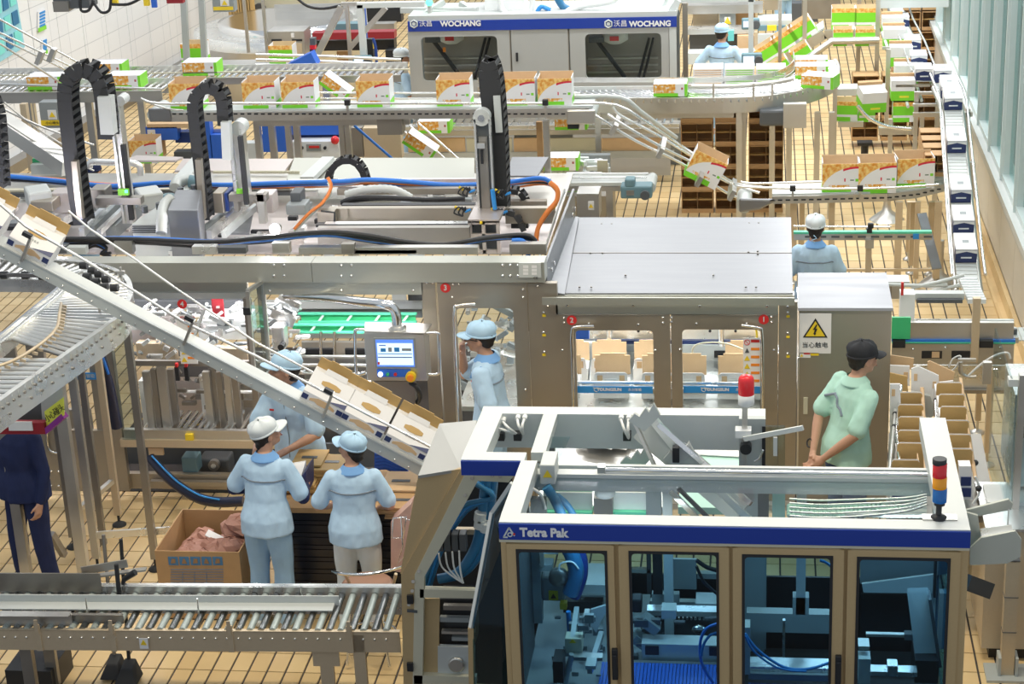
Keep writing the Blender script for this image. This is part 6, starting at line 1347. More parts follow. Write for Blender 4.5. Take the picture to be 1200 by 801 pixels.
bundle('pale wire drop fanning down beside the hood cheek', [(662, 222), (655, 240), (648, 262), (640, 285), (632, 298)], 15.6, [('cable_white', .009), ('cable_white', .009), ('cable_white', .009), ('cable_white', .009)], .03)
bundle('blue and black cables turning down at the beam end', [(600, 282), (612, 283), (618, 290), (619, 300)], 14.7, [('cable_blue', .022), ('black', .022), ('black', .02), ('black', .018)])
bundle('orange and white wire strands slanting down in the machine middle', [(384, 208), (388, 220), (378, 236), (362, 250), (345, 268)], 15.9, [('cable_orange', .016), ('cable_white', .010), ('cable_white', .010), ('steel', .008), ('lime', .008), ('cable_white', .009)])
bundle('black cable loops in the left machine interior', [(100, 290), (112, 284), (125, 290), (118, 296), (130, 297)], 14.8, [('black', .014), ('cable_blue', .01), ('black', .012), ('black', .01)])
corr([PY(405, 228, 16.5), PY(430, 222, 16.5), PY(460, 222, 16.5), PY(482, 232, 16.5)], .035, 'light_grey', pm)
bundle('black hose run behind the central beams', [(400, 238), (415, 232), (450, 232), (500, 234), (545, 232)], 16.3, [('black', .02), ('black', .016), ('rubber', .02)])
for px, py in ((45, 230), (175, 232)): q_ = PY(px, py, 16.2); MB().ob(q_, (.22, .3, .16), Matrix.Rotation(.5, 3, 'Z')).build('servo_motor', 'light_grey', pm, bevel=.02)
for x0, y0, x1, y1, Y_, m_ in ((106, 222, 124, 244, 16.0, 'steel_dark'), (250, 226, 262, 250, 16.0, 'panel_steel'), (262, 226, 268, 248, 16.05, 'blue_dark'), (340, 226, 352, 240, 16.1, 'dark_grey'), (335, 240, 358, 252, 16.0, 'mid_grey'), (36, 236, 62, 248, 16.0, 'panel_steel'), (212, 222, 222, 232, 16.3, 'light_grey'), (60, 226, 100, 250, 16.2, 'pinkish_steel'), (300, 228, 320, 250, 16.2, 'pinkish_steel')): tp('machine_block', m_, x0, y0, x1, y1, Y_, .2, bev=.01)
rnd = random.Random(77)
for m_, n_ in (('steel_bright', 40), ('black', 30), ('pinkish_steel', 26), ('mid_grey', 26)):
    e = MB()
    for k in range(n_):
        px, py = rnd.uniform(0, 630), rnd.uniform(222, 296); q_ = PZ(px, py, 1.8+rnd.uniform(0, .15)); s_ = rnd.uniform(.02, .06); e.ob(q_, (s_*rnd.uniform(1, 4), s_*rnd.uniform(1, 3), s_))
    e.build('small_fittings', m_, pm, kind='stuff')
for k, (px, py, r_) in enumerate(((36, 268, .035), (70, 268, .035), (322, 268, .045), (25, 268, .02))):
    q_ = PY(px, py, 15.0); t = thing('inspection_lamp', ('glaring inspection lamp at the left of the machine top, first from the left', 'glaring inspection lamp at the left of the machine top, third from the left', 'biggest glaring inspection lamp, mid machine top', 'smallest glaring lamp at the far left')[k] if k != 0 else 'glaring inspection lamp under the upper ramp carton, second from the left', 'lamp', q_, 'inspection lamps')
    MB().ball(q_, r_, 12, 8).build('bulb', 'lamp_glow', t); MB().tube(q_+Vector((0, .03, 0)), q_+Vector((0, .12, -.02)), r_*.7, 10).build('socket', 'steel_dark', t)
    l = bpy.data.lights.new('inspection_light', 'POINT'); l.energy = 34 if r_ > .04 else 10; l.shadow_soft_size = .05; l.color = (1, .94, 1); lo_ = bpy.data.objects.new('inspection_light', l); lo_.location = q_+Vector((0, -.1, .02)); COL.objects.link(lo_)
bc2 = thing('short_belt_conveyor', 'short belt conveyor with a grey gearmotor behind the hood left corner', 'conveyor', PZ(690, 300, 0))
pb(bc2, 'side_rail', 'steel', 640, 218, 765, 224, 19.6, .04); pb(bc2, 'belt', 'light_grey', 640, 214, 762, 218.5, 19.6, .3); c = PY(762, 220, 19.6); MB().tube(c, c+Vector((0, .4, 0)), .06, 16).build('end_roller', 'light_grey', bc2)
pb(bc2, 'guide_rod', 'steel_bright', 640, 203, 760, 205, 19.9, .02); pb(bc2, 'guide_rod', 'steel_bright', 640, 208, 758, 209.5, 19.7, .02)
b_ = pb(bc2, 'gearmotor', 'motor_teal', 727, 218, 764, 233, 19.35, .2, bev=.02); pb(bc2, 'terminal_box', 'motor_teal', 732, 210, 744, 220, 19.35, .15, bev=.02); c = PY(756, 228, 19.34); MB().tube(c, c-Vector((0, .04, 0)), .05, 16).build('flange', 'dark_grey', bc2); pb(b_, 'nameplate', 'steel', 734, 223, 743, 229, 19.34, .01)
pb(bc2, 'leg', 'steel', 711, 224, 719, 300, 19.6, .06);
b_ = pb(bc2, 'control_box', 'steel', 676, 227, 702, 256, 19.1, .3); sg_ = pb(b_, 'label', 'paper', 689, 236, 696, 246, 19.09, .008); tri(sg_, PY(692.5, 241, 19.08), .025, .022, 0, 'yellow', 'warning_triangle')
def print_mat(name, W_, H_, kind):
    m, nt, b = _new(name); L = nt.links.new
    tc = nt.nodes.new('ShaderNodeTexCoord'); sp = nt.nodes.new('ShaderNodeSeparateXYZ'); L(tc.outputs['Object'], sp.inputs[0])
    def mth(op, a, b_=0.0, c_=None):
        n = nt.nodes.new('ShaderNodeMath'); n.operation = op
        for i, v in enumerate((a, b_) + ((c_,) if c_ is not None else ())):
            if isinstance(v, (int, float)): n.inputs[i].default_value = v
            else: L(v, n.inputs[i])
        return n.outputs[0]
    def mix(f, a, c):
        n = nt.nodes.new('ShaderNodeMix'); n.data_type = 'RGBA'; L(f, n.inputs[0])
        for i, v in ((6, a), (7, c)):
            if isinstance(v, tuple): n.inputs[i].default_value = (*v, 1)
            else: L(v, n.inputs[i])
        return n.outputs[2]
    u = mth('MULTIPLY_ADD', sp.outputs[0], 1/W_, .5); v = mth('DIVIDE', sp.outputs[2], H_)
    nz = nt.nodes.new('ShaderNodeTexNoise'); nz.inputs['Scale'].default_value = 26; nz.inputs['Detail'].default_value = 3; L(tc.outputs['Object'], nz.inputs['Vector'])
    rp_ = nt.nodes.new('ShaderNodeValToRGB'); rp_.color_ramp.elements[0].position = .38; rp_.color_ramp.elements[0].color = (.86, .62, .22, 1); rp_.color_ramp.elements[1].position = .62; rp_.color_ramp.elements[1].color = (.70, .26, .02, 1)
    L(nz.outputs['Fac'], rp_.inputs[0]); food = rp_.outputs[0]
    W3, G3, R3 = (.78, .78, .79), (.20, .66, .03), (.62, .02, .05)
    du = mth('SUBTRACT', u, .95); dv = mth('SUBTRACT', v, -.05); r = mth('SQRT', mth('ADD', mth('MULTIPLY', mth('MULTIPLY', du, du), .75), mth('MULTIPLY', mth('MULTIPLY', dv, dv), .80)))
    if kind == 'front':
        col = mix(mth('GREATER_THAN', r, .86), W3, food)
        ring = mth('MULTIPLY', mth('GREATER_THAN', r, .80), mth('LESS_THAN', r, .86)); col = mix(mth('MULTIPLY', ring, mth('GREATER_THAN', u, .55)), col, R3)
        pass
        bl = mth('MULTIPLY', mth('LESS_THAN', v, .30), mth('LESS_THAN', mth('ABSOLUTE', mth('SUBTRACT', u, .45)), .27)); col = mix(mth('MULTIPLY', bl, mth('GREATER_THAN', nz.outputs['Fac'], .46)), col, food)
        gb = mth('MULTIPLY', mth('LESS_THAN', v, .19), mth('LESS_THAN', u, .77)); col = mix(gb, col, G3)
        ic = mth('MULTIPLY', mth('LESS_THAN', mth('ABSOLUTE', mth('SUBTRACT', u, .92)), .04), mth('LESS_THAN', mth('ABSOLUTE', mth('SUBTRACT', v, .46)), .045)); col = mix(ic, col, G3)
        ic = mth('MULTIPLY', mth('LESS_THAN', mth('ABSOLUTE', mth('SUBTRACT', u, .79)), .05), mth('LESS_THAN', mth('ABSOLUTE', mth('SUBTRACT', v, .46)), .022)); col = mix(ic, col, (.2, .25, .2))
        ic = mth('MULTIPLY', mth('LESS_THAN', mth('ABSOLUTE', mth('SUBTRACT', u, .60)), .018), mth('LESS_THAN', mth('ABSOLUTE', mth('SUBTRACT', v, .47)), .055)); col = mix(ic, col, R3)
    elif kind == 'side':
        col = mix(mth('LESS_THAN', v, .30), W3, G3)
    elif kind == 'flat':   # long closed case lying down: food left, panel right, green foot
        col = mix(mth('MULTIPLY', mth('LESS_THAN', u, .66), mth('GREATER_THAN', nz.outputs['Fac'], .42)), W3, food)
        col = mix(mth('MULTIPLY', mth('LESS_THAN', v, .26), mth('LESS_THAN', u, .74)), col, G3); col = mix(mth('GREATER_THAN', u, .93), col, G3)
        ic = mth('MULTIPLY', mth('LESS_THAN', mth('ABSOLUTE', mth('SUBTRACT', u, .86)), .03), mth('LESS_THAN', mth('ABSOLUTE', mth('SUBTRACT', v, .62)), .09)); col = mix(ic, col, (.4, .1, .1))
    elif kind == 'greenfront':   # end face: food frieze on top, green middle, white foot
        col = mix(mth('GREATER_THAN', v, .80), G3, food); col = mix(mth('LESS_THAN', v, .34), col, W3)
        col = mix(mth('MULTIPLY', mth('LESS_THAN', v, .22), mth('LESS_THAN', u, .7)), col, G3)
    else:
        col = mix(mth('LESS_THAN', v, .48), W3, G3)
        ic = mth('MULTIPLY', mth('LESS_THAN', mth('ABSOLUTE', mth('SUBTRACT', u, .55)), .2), mth('LESS_THAN', mth('ABSOLUTE', mth('SUBTRACT', v, .2)), .05)); col = mix(ic, col, (.8, .75, .05))
    L(col, b.inputs['Base Color']); b.inputs['Roughness'].default_value = .45; M[name] = m
print_mat('print_open', .36, .30, 'front'); print_mat('print_side', .24, .30, 'side'); print_mat('print_flat', .40, .15, 'flat'); print_mat('print_green', .30, .26, 'greenfront'); print_mat('print_tag', .30, .26, 'tag')
PR = {}
def case(kind, label, loc, rz=0, group=None, sc=1.0, rx=0, ry=0):
    if kind not in PR:
        t = thing('milk_case', label, 'carton', (0, 0, 0), None, local=True)
        if kind == 'open':
            a = .18; t.name = 'open_milk_case'
            MB().box(-a, a, 0, .006, 0, .30).build('front_panel', 'print_open', t); MB().box(-a, a, .234, .24, 0, .33).build('back_panel', 'cardboard_light', t)
            for s_ in (-1, 1): MB().box(s_*a-(.006 if s_ > 0 else 0), s_*a+(0 if s_ > 0 else .006), .006, .234, 0, .31).build('side_panel', 'print_side', t)
            MB().box(-a+.006, a-.006, .006, .234, .0, .01).build('bottom', 'cardboard', t); MB().box(-a+.006, a-.006, .006, .008, .01, .295).build('inner_face', 'cardboard_light', t)
            for s_ in (-1, 1): MB().box(s_*(a-.008)-.001, s_*(a-.008)+.001, .008, .232, .01, .30).build('inner_face', 'cardboard_light', t)
            MB().box(-a+.006, a-.006, .008, .232, .01, .13).build('packed_cartons', 'carton_white', t)
        elif kind == 'flat':
            t.name = 'closed_milk_case'; MB().box(-.2, .2, 0, .27, 0, .15).build('body', 'print_flat', t)
            MB().box(-.2, .2, 0, .27, .15, .153).build('top_face', 'carton_white', t); MB().box(.2, .203, .0, .27, .0, .15).build('green_end', 'lime', t)
            MB().box(-.02, .20, .02, .25, .1531, .1545).build('print_patch', 'paper_food', t) if False else None
        elif kind == 'green':
            t.name = 'green_milk_case'; a = .15; MB().box(-a, a, 0, .006, 0, .26).build('front_panel', 'print_green', t); MB().box(-a, a, .234, .24, 0, .27).build('back_panel', 'cardboard_light', t)
            for s_ in (-1, 1): MB().box(s_*a-(.006 if s_ > 0 else 0), s_*a+(0 if s_ > 0 else .006), .006, .234, 0, .26).build('side_panel', 'print_side', t)
            MB().box(-a+.006, a-.006, .006, .234, .0, .12).build('packed_cartons', 'carton_white', t)
        elif kind == 'tag':
            t.name = 'white_green_case'; a = .15; MB().box(-a, a, 0, .30, 0, .26).build('body', 'print_tag', t); MB().box(-a, a, 0, .24, .26, .264).build('top_face', 'carton_white', t); MB().box(-a, a, .24, .30, .26, .30).build('brown_flap', 'cardboard', t)
            MB().box(-.06, .06, .08, .16, .2641, .266).build('print_mark', 'tape_clear', t)
        PR[kind] = t; o = t
    else: o = copy_tree(PR[kind])
    o.location = loc; o.rotation_euler = (rx, ry, rz); o.scale = (sc, sc, sc); o['label'] = label
    if group: o['group'] = group
    return o
def on_px(px, py, Y): return PY(px, py, Y)
YE = 19.8
ec = thing('upper_belt_conveyor', 'high belt conveyor with slotted side rail carrying the row of open orange cases', 'conveyor', PZ(430, 420, 0))
pb(ec, 'side_rail', 'steel', 190, 129.5, 690, 140, YE-.02, .03); pb(ec, 'belt', 'light_grey', 180, 127, 695, 129.3, YE, .40); pb(ec, 'side_rail', 'steel', 190, 126, 690, 137, YE+.42, .03)
e = MB()
for k in range(62): x_ = 196+k*8; q_ = PY(x_, 133.5, YE-.025); e.box(q_.x-.022, q_.x+.022, YE-.026, YE-.018, q_.z-.008, q_.z+.008)
e.build('rail_slots', 'black', ec, kind='stuff')
for x_ in (180, 690):
    c = PY(x_, 135, YE-.02); MB().tube(c, c+Vector((0, .42, 0)), .075, 20).build('end_roller', 'light_grey', ec)
pb(ec, 'end_plate', 'hood_steel', 174, 127, 200, 143, YE-.04, .03, bev=.02); pb(ec, 'end_plate', 'steel', 664, 129, 698, 146, YE-.04, .03, bev=.03)
def gr(par, pts, Y, r=.014, m='steel_bright', name='guard_rod'): return MB().path(smooth([PY(x, y, Y if not isinstance(Y, (list, tuple)) else Y[i]) for i, (x, y) in enumerate(pts)], 3), r, 8).build(name, m, par)
gr(ec, [(165, 115), (185, 121), (260, 121), (480, 121), (640, 121)], YE-.08); gr(ec, [(168, 118), (195, 127), (215, 129)], YE-.06, .01); gr(ec, [(300, 108), (480, 109), (680, 109)], YE+.45, .012); gr(ec, [(300, 115), (680, 116)], YE+.43, .012)
for px in (407, 639):
    q_ = PY(px, 120, YE-.09); MB().box(q_.x-.03, q_.x+.03, q_.y-.02, q_.y+.03, q_.z-.03, q_.z+.03).build('rod_clamp', 'black', ec); pb(ec, 'rod_bracket', 'steel', px-1.5, 121, px+1.5, 132, YE-.05, .02)
pb(ec, 'under_beam', 'steel', 300, 139, 480, 147, YE+.1, .05); pb(ec, 'gearbox', 'steel_dark', 442, 139, 471, 158, YE+.0, .2); pb(ec, 'black_box', 'black', 665, 141, 678, 151, YE, .1)
for px, w_ in ((318, 7), (337, 6), (347, 7), (400, 6), (407, 6), (640, 7), (301, 7)):
    q_ = PY(px, 140, YE+.2); s_ = abs(PY(px+w_/2, 140, YE).x-PY(px, 140, YE).x); MB().box(q_.x-s_, q_.x+s_, YE+.15, YE+.23, 0, q_.z).build('leg', 'steel', ec)
pb(ec, 'diagonal_leg', 'cardboard', 629, 143, 636, 190, YE+.4, .05)
ztE = PY(430, 129.3, YE).z
xs_ = [(217, 'first from the left'), (303, 'second from the left'), (349, 'third from the left'), (437, 'fourth from the left'), (531, 'just left of the central mast'), (607, 'just right of the central mast'), (650, 'last before the slide')]
for px, ps in xs_:
    q_ = PY(px, 129, YE); case('open', 'open orange and white milk case on the high conveyor, '+ps, (q_.x, YE+.06, ztE), 0, 'open cases on the high conveyor', 1.03)
sd = thing('rod_slide', 'slide of bent steel rods dropping from the high conveyor to the lower one', 'slide', PY(770, 190, 20.2))
Ysl = [YE, YE, YE+.1, YE+.3, YE+.5, YE+.5]
for k, pts in enumerate((([(690, 131), (705, 140), (745, 165), (800, 192), (850, 225), (880, 236)]), ([(672, 121), (722, 123), (760, 145), (790, 165), (800, 172), (812, 180)]), ([(672, 113), (727, 114), (750, 130), (770, 145), (791, 160), (792, 161)]), ([(718, 125), (728, 136), (770, 158), (830, 195), (862, 215), (900, 220)]), ([(712, 134), (730, 146), (775, 172), (815, 192), (852, 213), (890, 226)]))):
    MB().path(smooth([PY(x, y, Ysl[i]+(.0, -.08, .35, .3, -.05)[k]) for i, (x, y) in enumerate(pts)], 3), .016 if k != 2 else .024, 8).build('slide_rod', 'steel_bright' if k != 2 else 'light_grey', sd)
for px, py in ((721, 146), (775, 173), (820, 206), (858, 222)):
    q_ = PY(px, py, YE+.2); MB().ob(q_, (.05, .5, .12), Matrix.Rotation(.5, 3, 'Y')).build('bracket', 'steel', sd)
tq = PY(818, 204, YE+.45)
case('open', 'open orange and white milk case tumbling down the rod slide', (tq.x+.02, YE+.18, tq.z-.02), 0, None, 1.06, ry=radians(27))
YL = 19.95
lc = thing('lower_belt_conveyor', 'waist-high slotted belt conveyor on tall legs behind the worker, carrying three open cases', 'conveyor', PZ(1000, 330, 0))
def sl_y(px): return 232-(px-880)*.052
e1 = [(905, 234), (960, 233), (1000, 232), (1040, 231), (1075, 227), (1108, 219)]
zl = PY(980, 232, YL).z
pa_ = [PY(x, y, YL+max(0, x-1030)*.004) for x, y in e1]
mb = MB()
for i in range(len(pa_)-1): mb.bar(pa_[i], pa_[i+1], .03, .085)
mb.build('side_rail', 'steel', lc);
mb = MB()
for i in range(len(pa_)-1): mb.bar(pa_[i]+Vector((0, .22, .05)), pa_[i+1]+Vector((0, .22, .05)), .40, .02)
mb.build('belt', 'light_grey', lc)
mb = MB()
for k in range(24): q_ = along(pa_, k/23); mb.ob(q_+Vector((0, -.02, 0)), (.05, .01, .014))
mb.build('rail_slots', 'black', lc, kind='stuff')
b_ = MB(); c = PY(877, 241, YL-.02); b_.hexa([c+Vector(v) for v in ((-.10, 0, -.08), (.12, 0, -.05), (.12, .04, -.05), (-.10, .04, -.08), (-.1, 0, .08), (.35, 0, .07), (.35, .04, .07), (-.1, .04, .08))]); b_.build('end_plate', 'hood_steel', lc, bevel=.03)
c = PY(872, 241, YL); MB().tube(c, c+Vector((0, .42, 0)), .085, 20).build('end_roller', 'light_grey', lc)
gr(lc, [(860, 214), (872, 219), (960, 221), (1040, 220), (1100, 216)], YL-.06, .013); gr(lc, [(868, 213), (885, 215), (960, 213), (1090, 212)], YL+.5, .014)
for px in (929, 1008): q_ = PY(px, 220.5, YL-.07); MB().box(q_.x-.03, q_.x+.03, q_.y-.02, q_.y+.02, q_.z-.03, q_.z+.03).build('rod_clamp', 'black', lc); pb(lc, 'rod_bracket', 'steel', px-1.2, 221, px+1.2, 234, YL-.04, .02)
for px, w_, yy in ((975, 7, YL+.15), (1054, 8, YL-.0), (1100, 8, YL+.1), (1066, 6, 21.0), (1070, 6, 20.5), (1076, 6, YL+.1), (1092, 7, YL+.5), (930, 8, YL+.2), (940, 6, YL+.5)):
    q_ = PY(px, 236, yy); s_ = abs(PY(px+w_/2, 236, yy).x-q_.x); l = MB().box(q_.x-s_, q_.x+s_, yy-.03, yy+.03, .1, min(q_.z, 1.05)).build('leg', 'steel_warm', lc); b_ = MB(); feet(b_, (q_.x, yy), r=.06); b_.build('foot', 'steel', l)
for px, py in ((1039, 257), (1100, 332)):
    q_ = PZ(px, py, 0); MB().lathe(q_, [(.22, 0), (.20, .02), (.06, .12), (.045, .2), (.045, .5)], 8).build('splayed_foot', 'steel', lc)
pb(lc, 'tie_bar', 'steel', 955, 265, 1045, 266.5, YL+.1, .02); pb(lc, 'tie_bar', 'steel_warm', 977, 315, 1092, 318, YL-.1, .03)
for px, ps in ((985.5, 'left of the three'), (1028, 'middle of the three'), (1073, 'right of the three, slightly turned')):
    q_ = along(pa_, 0); yy = YL+max(0, px-1030)*.004; z_ = PY(px, (229, 228, 223)[int((px-960)//44)], yy).z
    qq = PY(px, 229, yy); case('open', 'open orange and white milk case on the lower conveyor, '+ps, (qq.x, yy+.04, z_+.005), (0, .02, .10)[int((px-960)//44)], 'open cases on the lower conveyor', 1.12)
q_ = PY(1106, 212, YL+.4); case('tag', 'white and green case at the end of the lower conveyor', (q_.x, q_.y, q_.z-.12), .1, None, .8)
gb = thing('green_edged_rail', 'slotted steel rail with green strip on a slim clamp stand beside the capped worker', 'rail', PZ(1018, 335, 0))
YG = 18.3
pb(gb, 'rail', 'steel', 930, 274, 1092, 281, YG, .04); pb(gb, 'strip', 'belt_green', 930, 271.5, 1092, 274, YG-.01, .06)
e = MB()
for k in range(10): q_ = PY(948+k*15.5, 277.5, YG-.01); e.box(q_.x-.04, q_.x+.04, YG-.012, YG, q_.z-.008, q_.z+.008)
e.build('rail_slots', 'dark_grey', gb, kind='stuff')
pb(gb, 'leg', 'steel_warm', 1014, 290, 1021, 345, YG-.04, .04); pb(gb, 'bracket', 'steel', 1014, 281, 1024, 291, YG-.06, .06); pb(gb, 'knob', 'black', 1017, 262, 1024, 268, YG-.05, .05, bev=.01); pb(gb, 'clamp', 'black', 1016, 268, 1022, 273, YG-.05, .05); pb(gb, 'tag', 'sky_band', 1070, 274, 1077, 280, YG-.02, .01); MB().bar(PY(1080, 250, YG+.6), PY(1098, 315, YG+.2), .1, .02).build('sheet_strip', 'hood_steel', gb)
gr(gb, [(930, 265), (1043, 266)], YG+.3, .01)
YFc = 22.3; ZF = PY(760, 116, YFc).z
fc_ = thing('rear_roller_conveyor', 'roller conveyor bending at its right end, in front of the far blue-banded machine', 'conveyor', PZ(760, 270, 0))
oF = smooth([PZ(x, y, ZF) for x, y in ((560, 116.5), (700, 116.5), (800, 116.5), (860, 116), (905, 113), (940, 107), (967, 98), (982, 88), (984, 78), (980, 70))], 4)
iF = smooth([PZ(x, y, ZF) for x, y in ((560, 104), (700, 104), (800, 104), (850, 103), (885, 101), (908, 97), (922, 91), (930, 84), (931, 78), (930, 72))], 4)
ribbon(oF, ZF-.17, ZF+.01, .015, 'side_rail', 'steel', fc_, .04); ribbon(iF, ZF-.1, ZF+.03, -.015, 'side_rail', 'steel', fc_); ribbon([p+Vector((0, 0, 0)) for p in iF], ZF+.08, ZF+.14, .01, 'guide_plate', 'steel_bright', fc_)
sv = ORG[fc_.name]; ORG[fc_.name] = Vector(); rF = MB().tube((0, 0, 0), (.5, 0, 0), .025, 8).build('roller', 'chrome', fc_); ORG[fc_.name] = sv
for k in range(62):
    a, b = along(oF, (k+.5)/62), along(iF, (k+.5)/62); a = Vector((a.x, a.y, ZF-.02)); b = Vector((b.x, b.y, ZF-.02)); d = b-a
    o = rF if k == 0 else piece(rF, (0, 0, 0)); o.location = a-sv; o.rotation_euler = (0, 0, atan2(d.y, d.x)); o.scale = (d.length/.5, 1, 1)
pb(fc_, 'under_beam', 'steel', 640, 133, 860, 139, YFc+.1, .05); q_ = PY(866, 130, YFc);
for px in (866, 871, 975, 700, 925, 905, 958): q_ = PY(px, 130, YFc+(.0 if px < 870 else .3)); MB().box(q_.x-.035, q_.x+.035, q_.y, q_.y+.07, 0, q_.z-.02).build('leg', 'steel', fc_)
pb(fc_, 'drive_cover', 'dark_grey', 890, 129, 944, 148, YFc-.1, .3, bev=.03); pb(fc_, 'drive_side', 'steel', 918, 122, 945, 150, YFc-.15, .1)
pb(fc_, 'guide_plate', 'light_grey', 672, 101, 800, 107, YFc+.55, .02); gr(fc_, [(810, 101), (860, 101), (905, 97), (930, 92)], YFc+.3, .03, 'steel')
for px in (836, 883, 905): pb(fc_, 'post', 'steel', px-1.2, 98, px+1.2, 118, YFc-.04, .02)
q_ = PY(785, 116, YFc); case('flat', 'closed orange and white milk case lying on the rear roller conveyor right of centre', (q_.x, YFc+.08, ZF+.01), 0)
for k, (px, py, nm, rz_) in enumerate(((957, 100, 'nearest of three in the conveyor bend', -.35), (951, 88, 'second in the bend, on white side', -.05), (951, 80, 'farthest of three in the bend', 0))):
    q_ = PZ(px, py+4, ZF+.01); case('flat', 'green and white milk case lying flat, '+nm, (q_.x, q_.y, ZF+.01), rz_, 'green cases in the bend')
for j in range(3):
    x0 = 812+j*37;
    for k in range(7):
        y0 = 98-k*2.35; X0_, X1_, Z0_, Z1_ = fr(x0, y0-1.9, x0+35, y0, YFc+1.1)
        o = MB().box(X0_, X1_, YFc+1.1+k*.01, YFc+1.5, Z0_, Z1_).build('flattened_case', 'carton_white', None, 'flat white-edged case blank, %s stack from left, %s from bottom' % (('left', 'middle', 'right')[j], ORDS[k]), None, 'carton blank', 'flattened case blanks behind the bend, %s stack' % ('left', 'middle', 'right')[j])
        MB().box(X0_+.02, X1_-.02, YFc+1.095+k*.01, YFc+1.1+k*.01, Z0_, Z0_+(Z1_-Z0_)*.35).build('edge_print', ('cardboard_light', 'lime', 'lime')[j], o)
pb(fc_, 'tray', 'steel', 806, 99, 925, 103, YFc+1.05, .5)
def straight_line(nm, label, x0, x1, y, Y, n, wdt=.5, rail_h=10, mrail='steel', legs=()):
    z = PY((x0+x1)/2, y, Y).z; a = PY(x0, y, Y).x; b = PY(x1, y, Y).x
    t = thing(nm, label, 'conveyor', ((a+b)/2, Y, 0))
    h_ = abs(PY(300, y+rail_h, Y).z-PY(300, y, Y).z)
    MB().box(a, b, Y-.02, Y, z-h_, z+.0).box(a, b, Y-.05, Y, z-.005, z+.005).build('side_rail', mrail, t); MB().box(a, b, Y+wdt, Y+wdt+.02, z-h_, z+.05).build('side_rail', 'steel_bright', t)
    sv = ORG[t.name]; ORG[t.name] = Vector(); r_ = MB().tube((0, 0, 0), (0, wdt, 0), .026, 8).build('roller', 'chrome', t); ORG[t.name] = sv
    for k in range(n): o = r_ if k == 0 else piece(r_, (0, 0, 0)); o.location = Vector((a+(b-a)*(k+.5)/n, Y, z-.02))-sv
    for px in legs: q_ = PY(px, y+5, Y); MB().box(q_.x-.04, q_.x+.04, Y+.05, Y+.12, 0, z-h_).build('leg', 'steel', t)
    return t, z
g1, z1 = straight_line('left_roller_line', 'long roller conveyor line at upper left, the farther of two', -30, 470, 91, 21.6, 60, .45, 8, 'steel', (30, 160, 380))
g2, z2 = straight_line('left_roller_line', 'long roller conveyor line at upper left, the nearer of two', -30, 190, 107, 20.5, 26, .4, 13, 'steel', (28, 100))
pb(g1, 'guard_rail', 'cream_frame', -20, 84.5, 480, 86, 21.65, .02); gr(g2, [(-20, 98), (190, 104)], 20.45, .014)
q_ = PY(233, 90, 21.6); case('flat', 'closed milk case on the farther upper-left roller line, behind the first open case', (q_.x, 21.65, z1+.01), 0, 'closed cases at upper left', 1.05)
q_ = PY(125, 88, 21.7); case('flat', 'closed milk case on the farther upper-left roller line, behind the tallest cable chain', (q_.x, 21.7, z1+.01), 0, 'closed cases at upper left', 1.0)
q_ = PY(50, 104, 20.5); case('flat', 'closed milk case on the nearer upper-left roller line, left of the tallest chain', (q_.x, 20.55, z2+.01), 0, 'closed cases at upper left', 1.0)
q_ = PY(144, 107, 20.5); case('flat', 'closed milk case on the nearer upper-left roller line, right of the tallest chain', (q_.x, 20.55, z2+.01), 0, 'closed cases at upper left', 1.0)
YW = 24.3
wm_ = thing('case_erecting_machine', 'grey machine with a blue name band and two dark windows, far centre', 'machine', PZ(636, 230, 0))
X0_, X1_, Z0_, Z1_ = fr(478, 22, 793, 34, YW)
mat('warm_grey', (0.42, 0.43, 0.42), .5, .2, .04, 3)
wb_ = MB().box(X0_, X1_, YW-.02, YW, Z0_, Z1_).build('name_band', 'blue_band', wm_)
pb(wm_, 'top_frame', 'light_grey', 478, 16, 793, 22, YW, .9)
for px, s_ in ((531, 'l'), (760, 'r')):
    c = PY(px, 28, YW-.03); text('WOCHANG', 'lettering', (c.x+(.10 if s_ == 'l' else .02), c.y, c.z), .098, 'paper', wb_, ext=.001, bold=.004)
    c2 = PY(px-32 if s_ == 'l' else px-33, 28, YW-.03); text('沃昌', 'lettering', (c2.x+.0, c2.y, c2.z), .09, 'paper', wb_, ext=.001)
    c3 = PY(px-46 if s_ == 'l' else px-47, 28, YW-.03); MB().path([c3+Vector((.05*cos(t*pi/3+.5), 0, .05*sin(t*pi/3+.5))) for t in range(6)], .012, 6, closed=True).build('emblem_ring', 'white_paint', wb_); MB().tube(c3, c3-Vector((0, .004, 0)), .025, 8).build('emblem_core', 'white_paint', wb_)
def WXX(px): return PY(px, 60, YW).x
def WZZ(py): return PY(636, py, YW).z
MB().box(WXX(479), WXX(793), YW+.9, YW+.92, 0, WZZ(30)).build('back_panel', 'mid_grey', wm_)
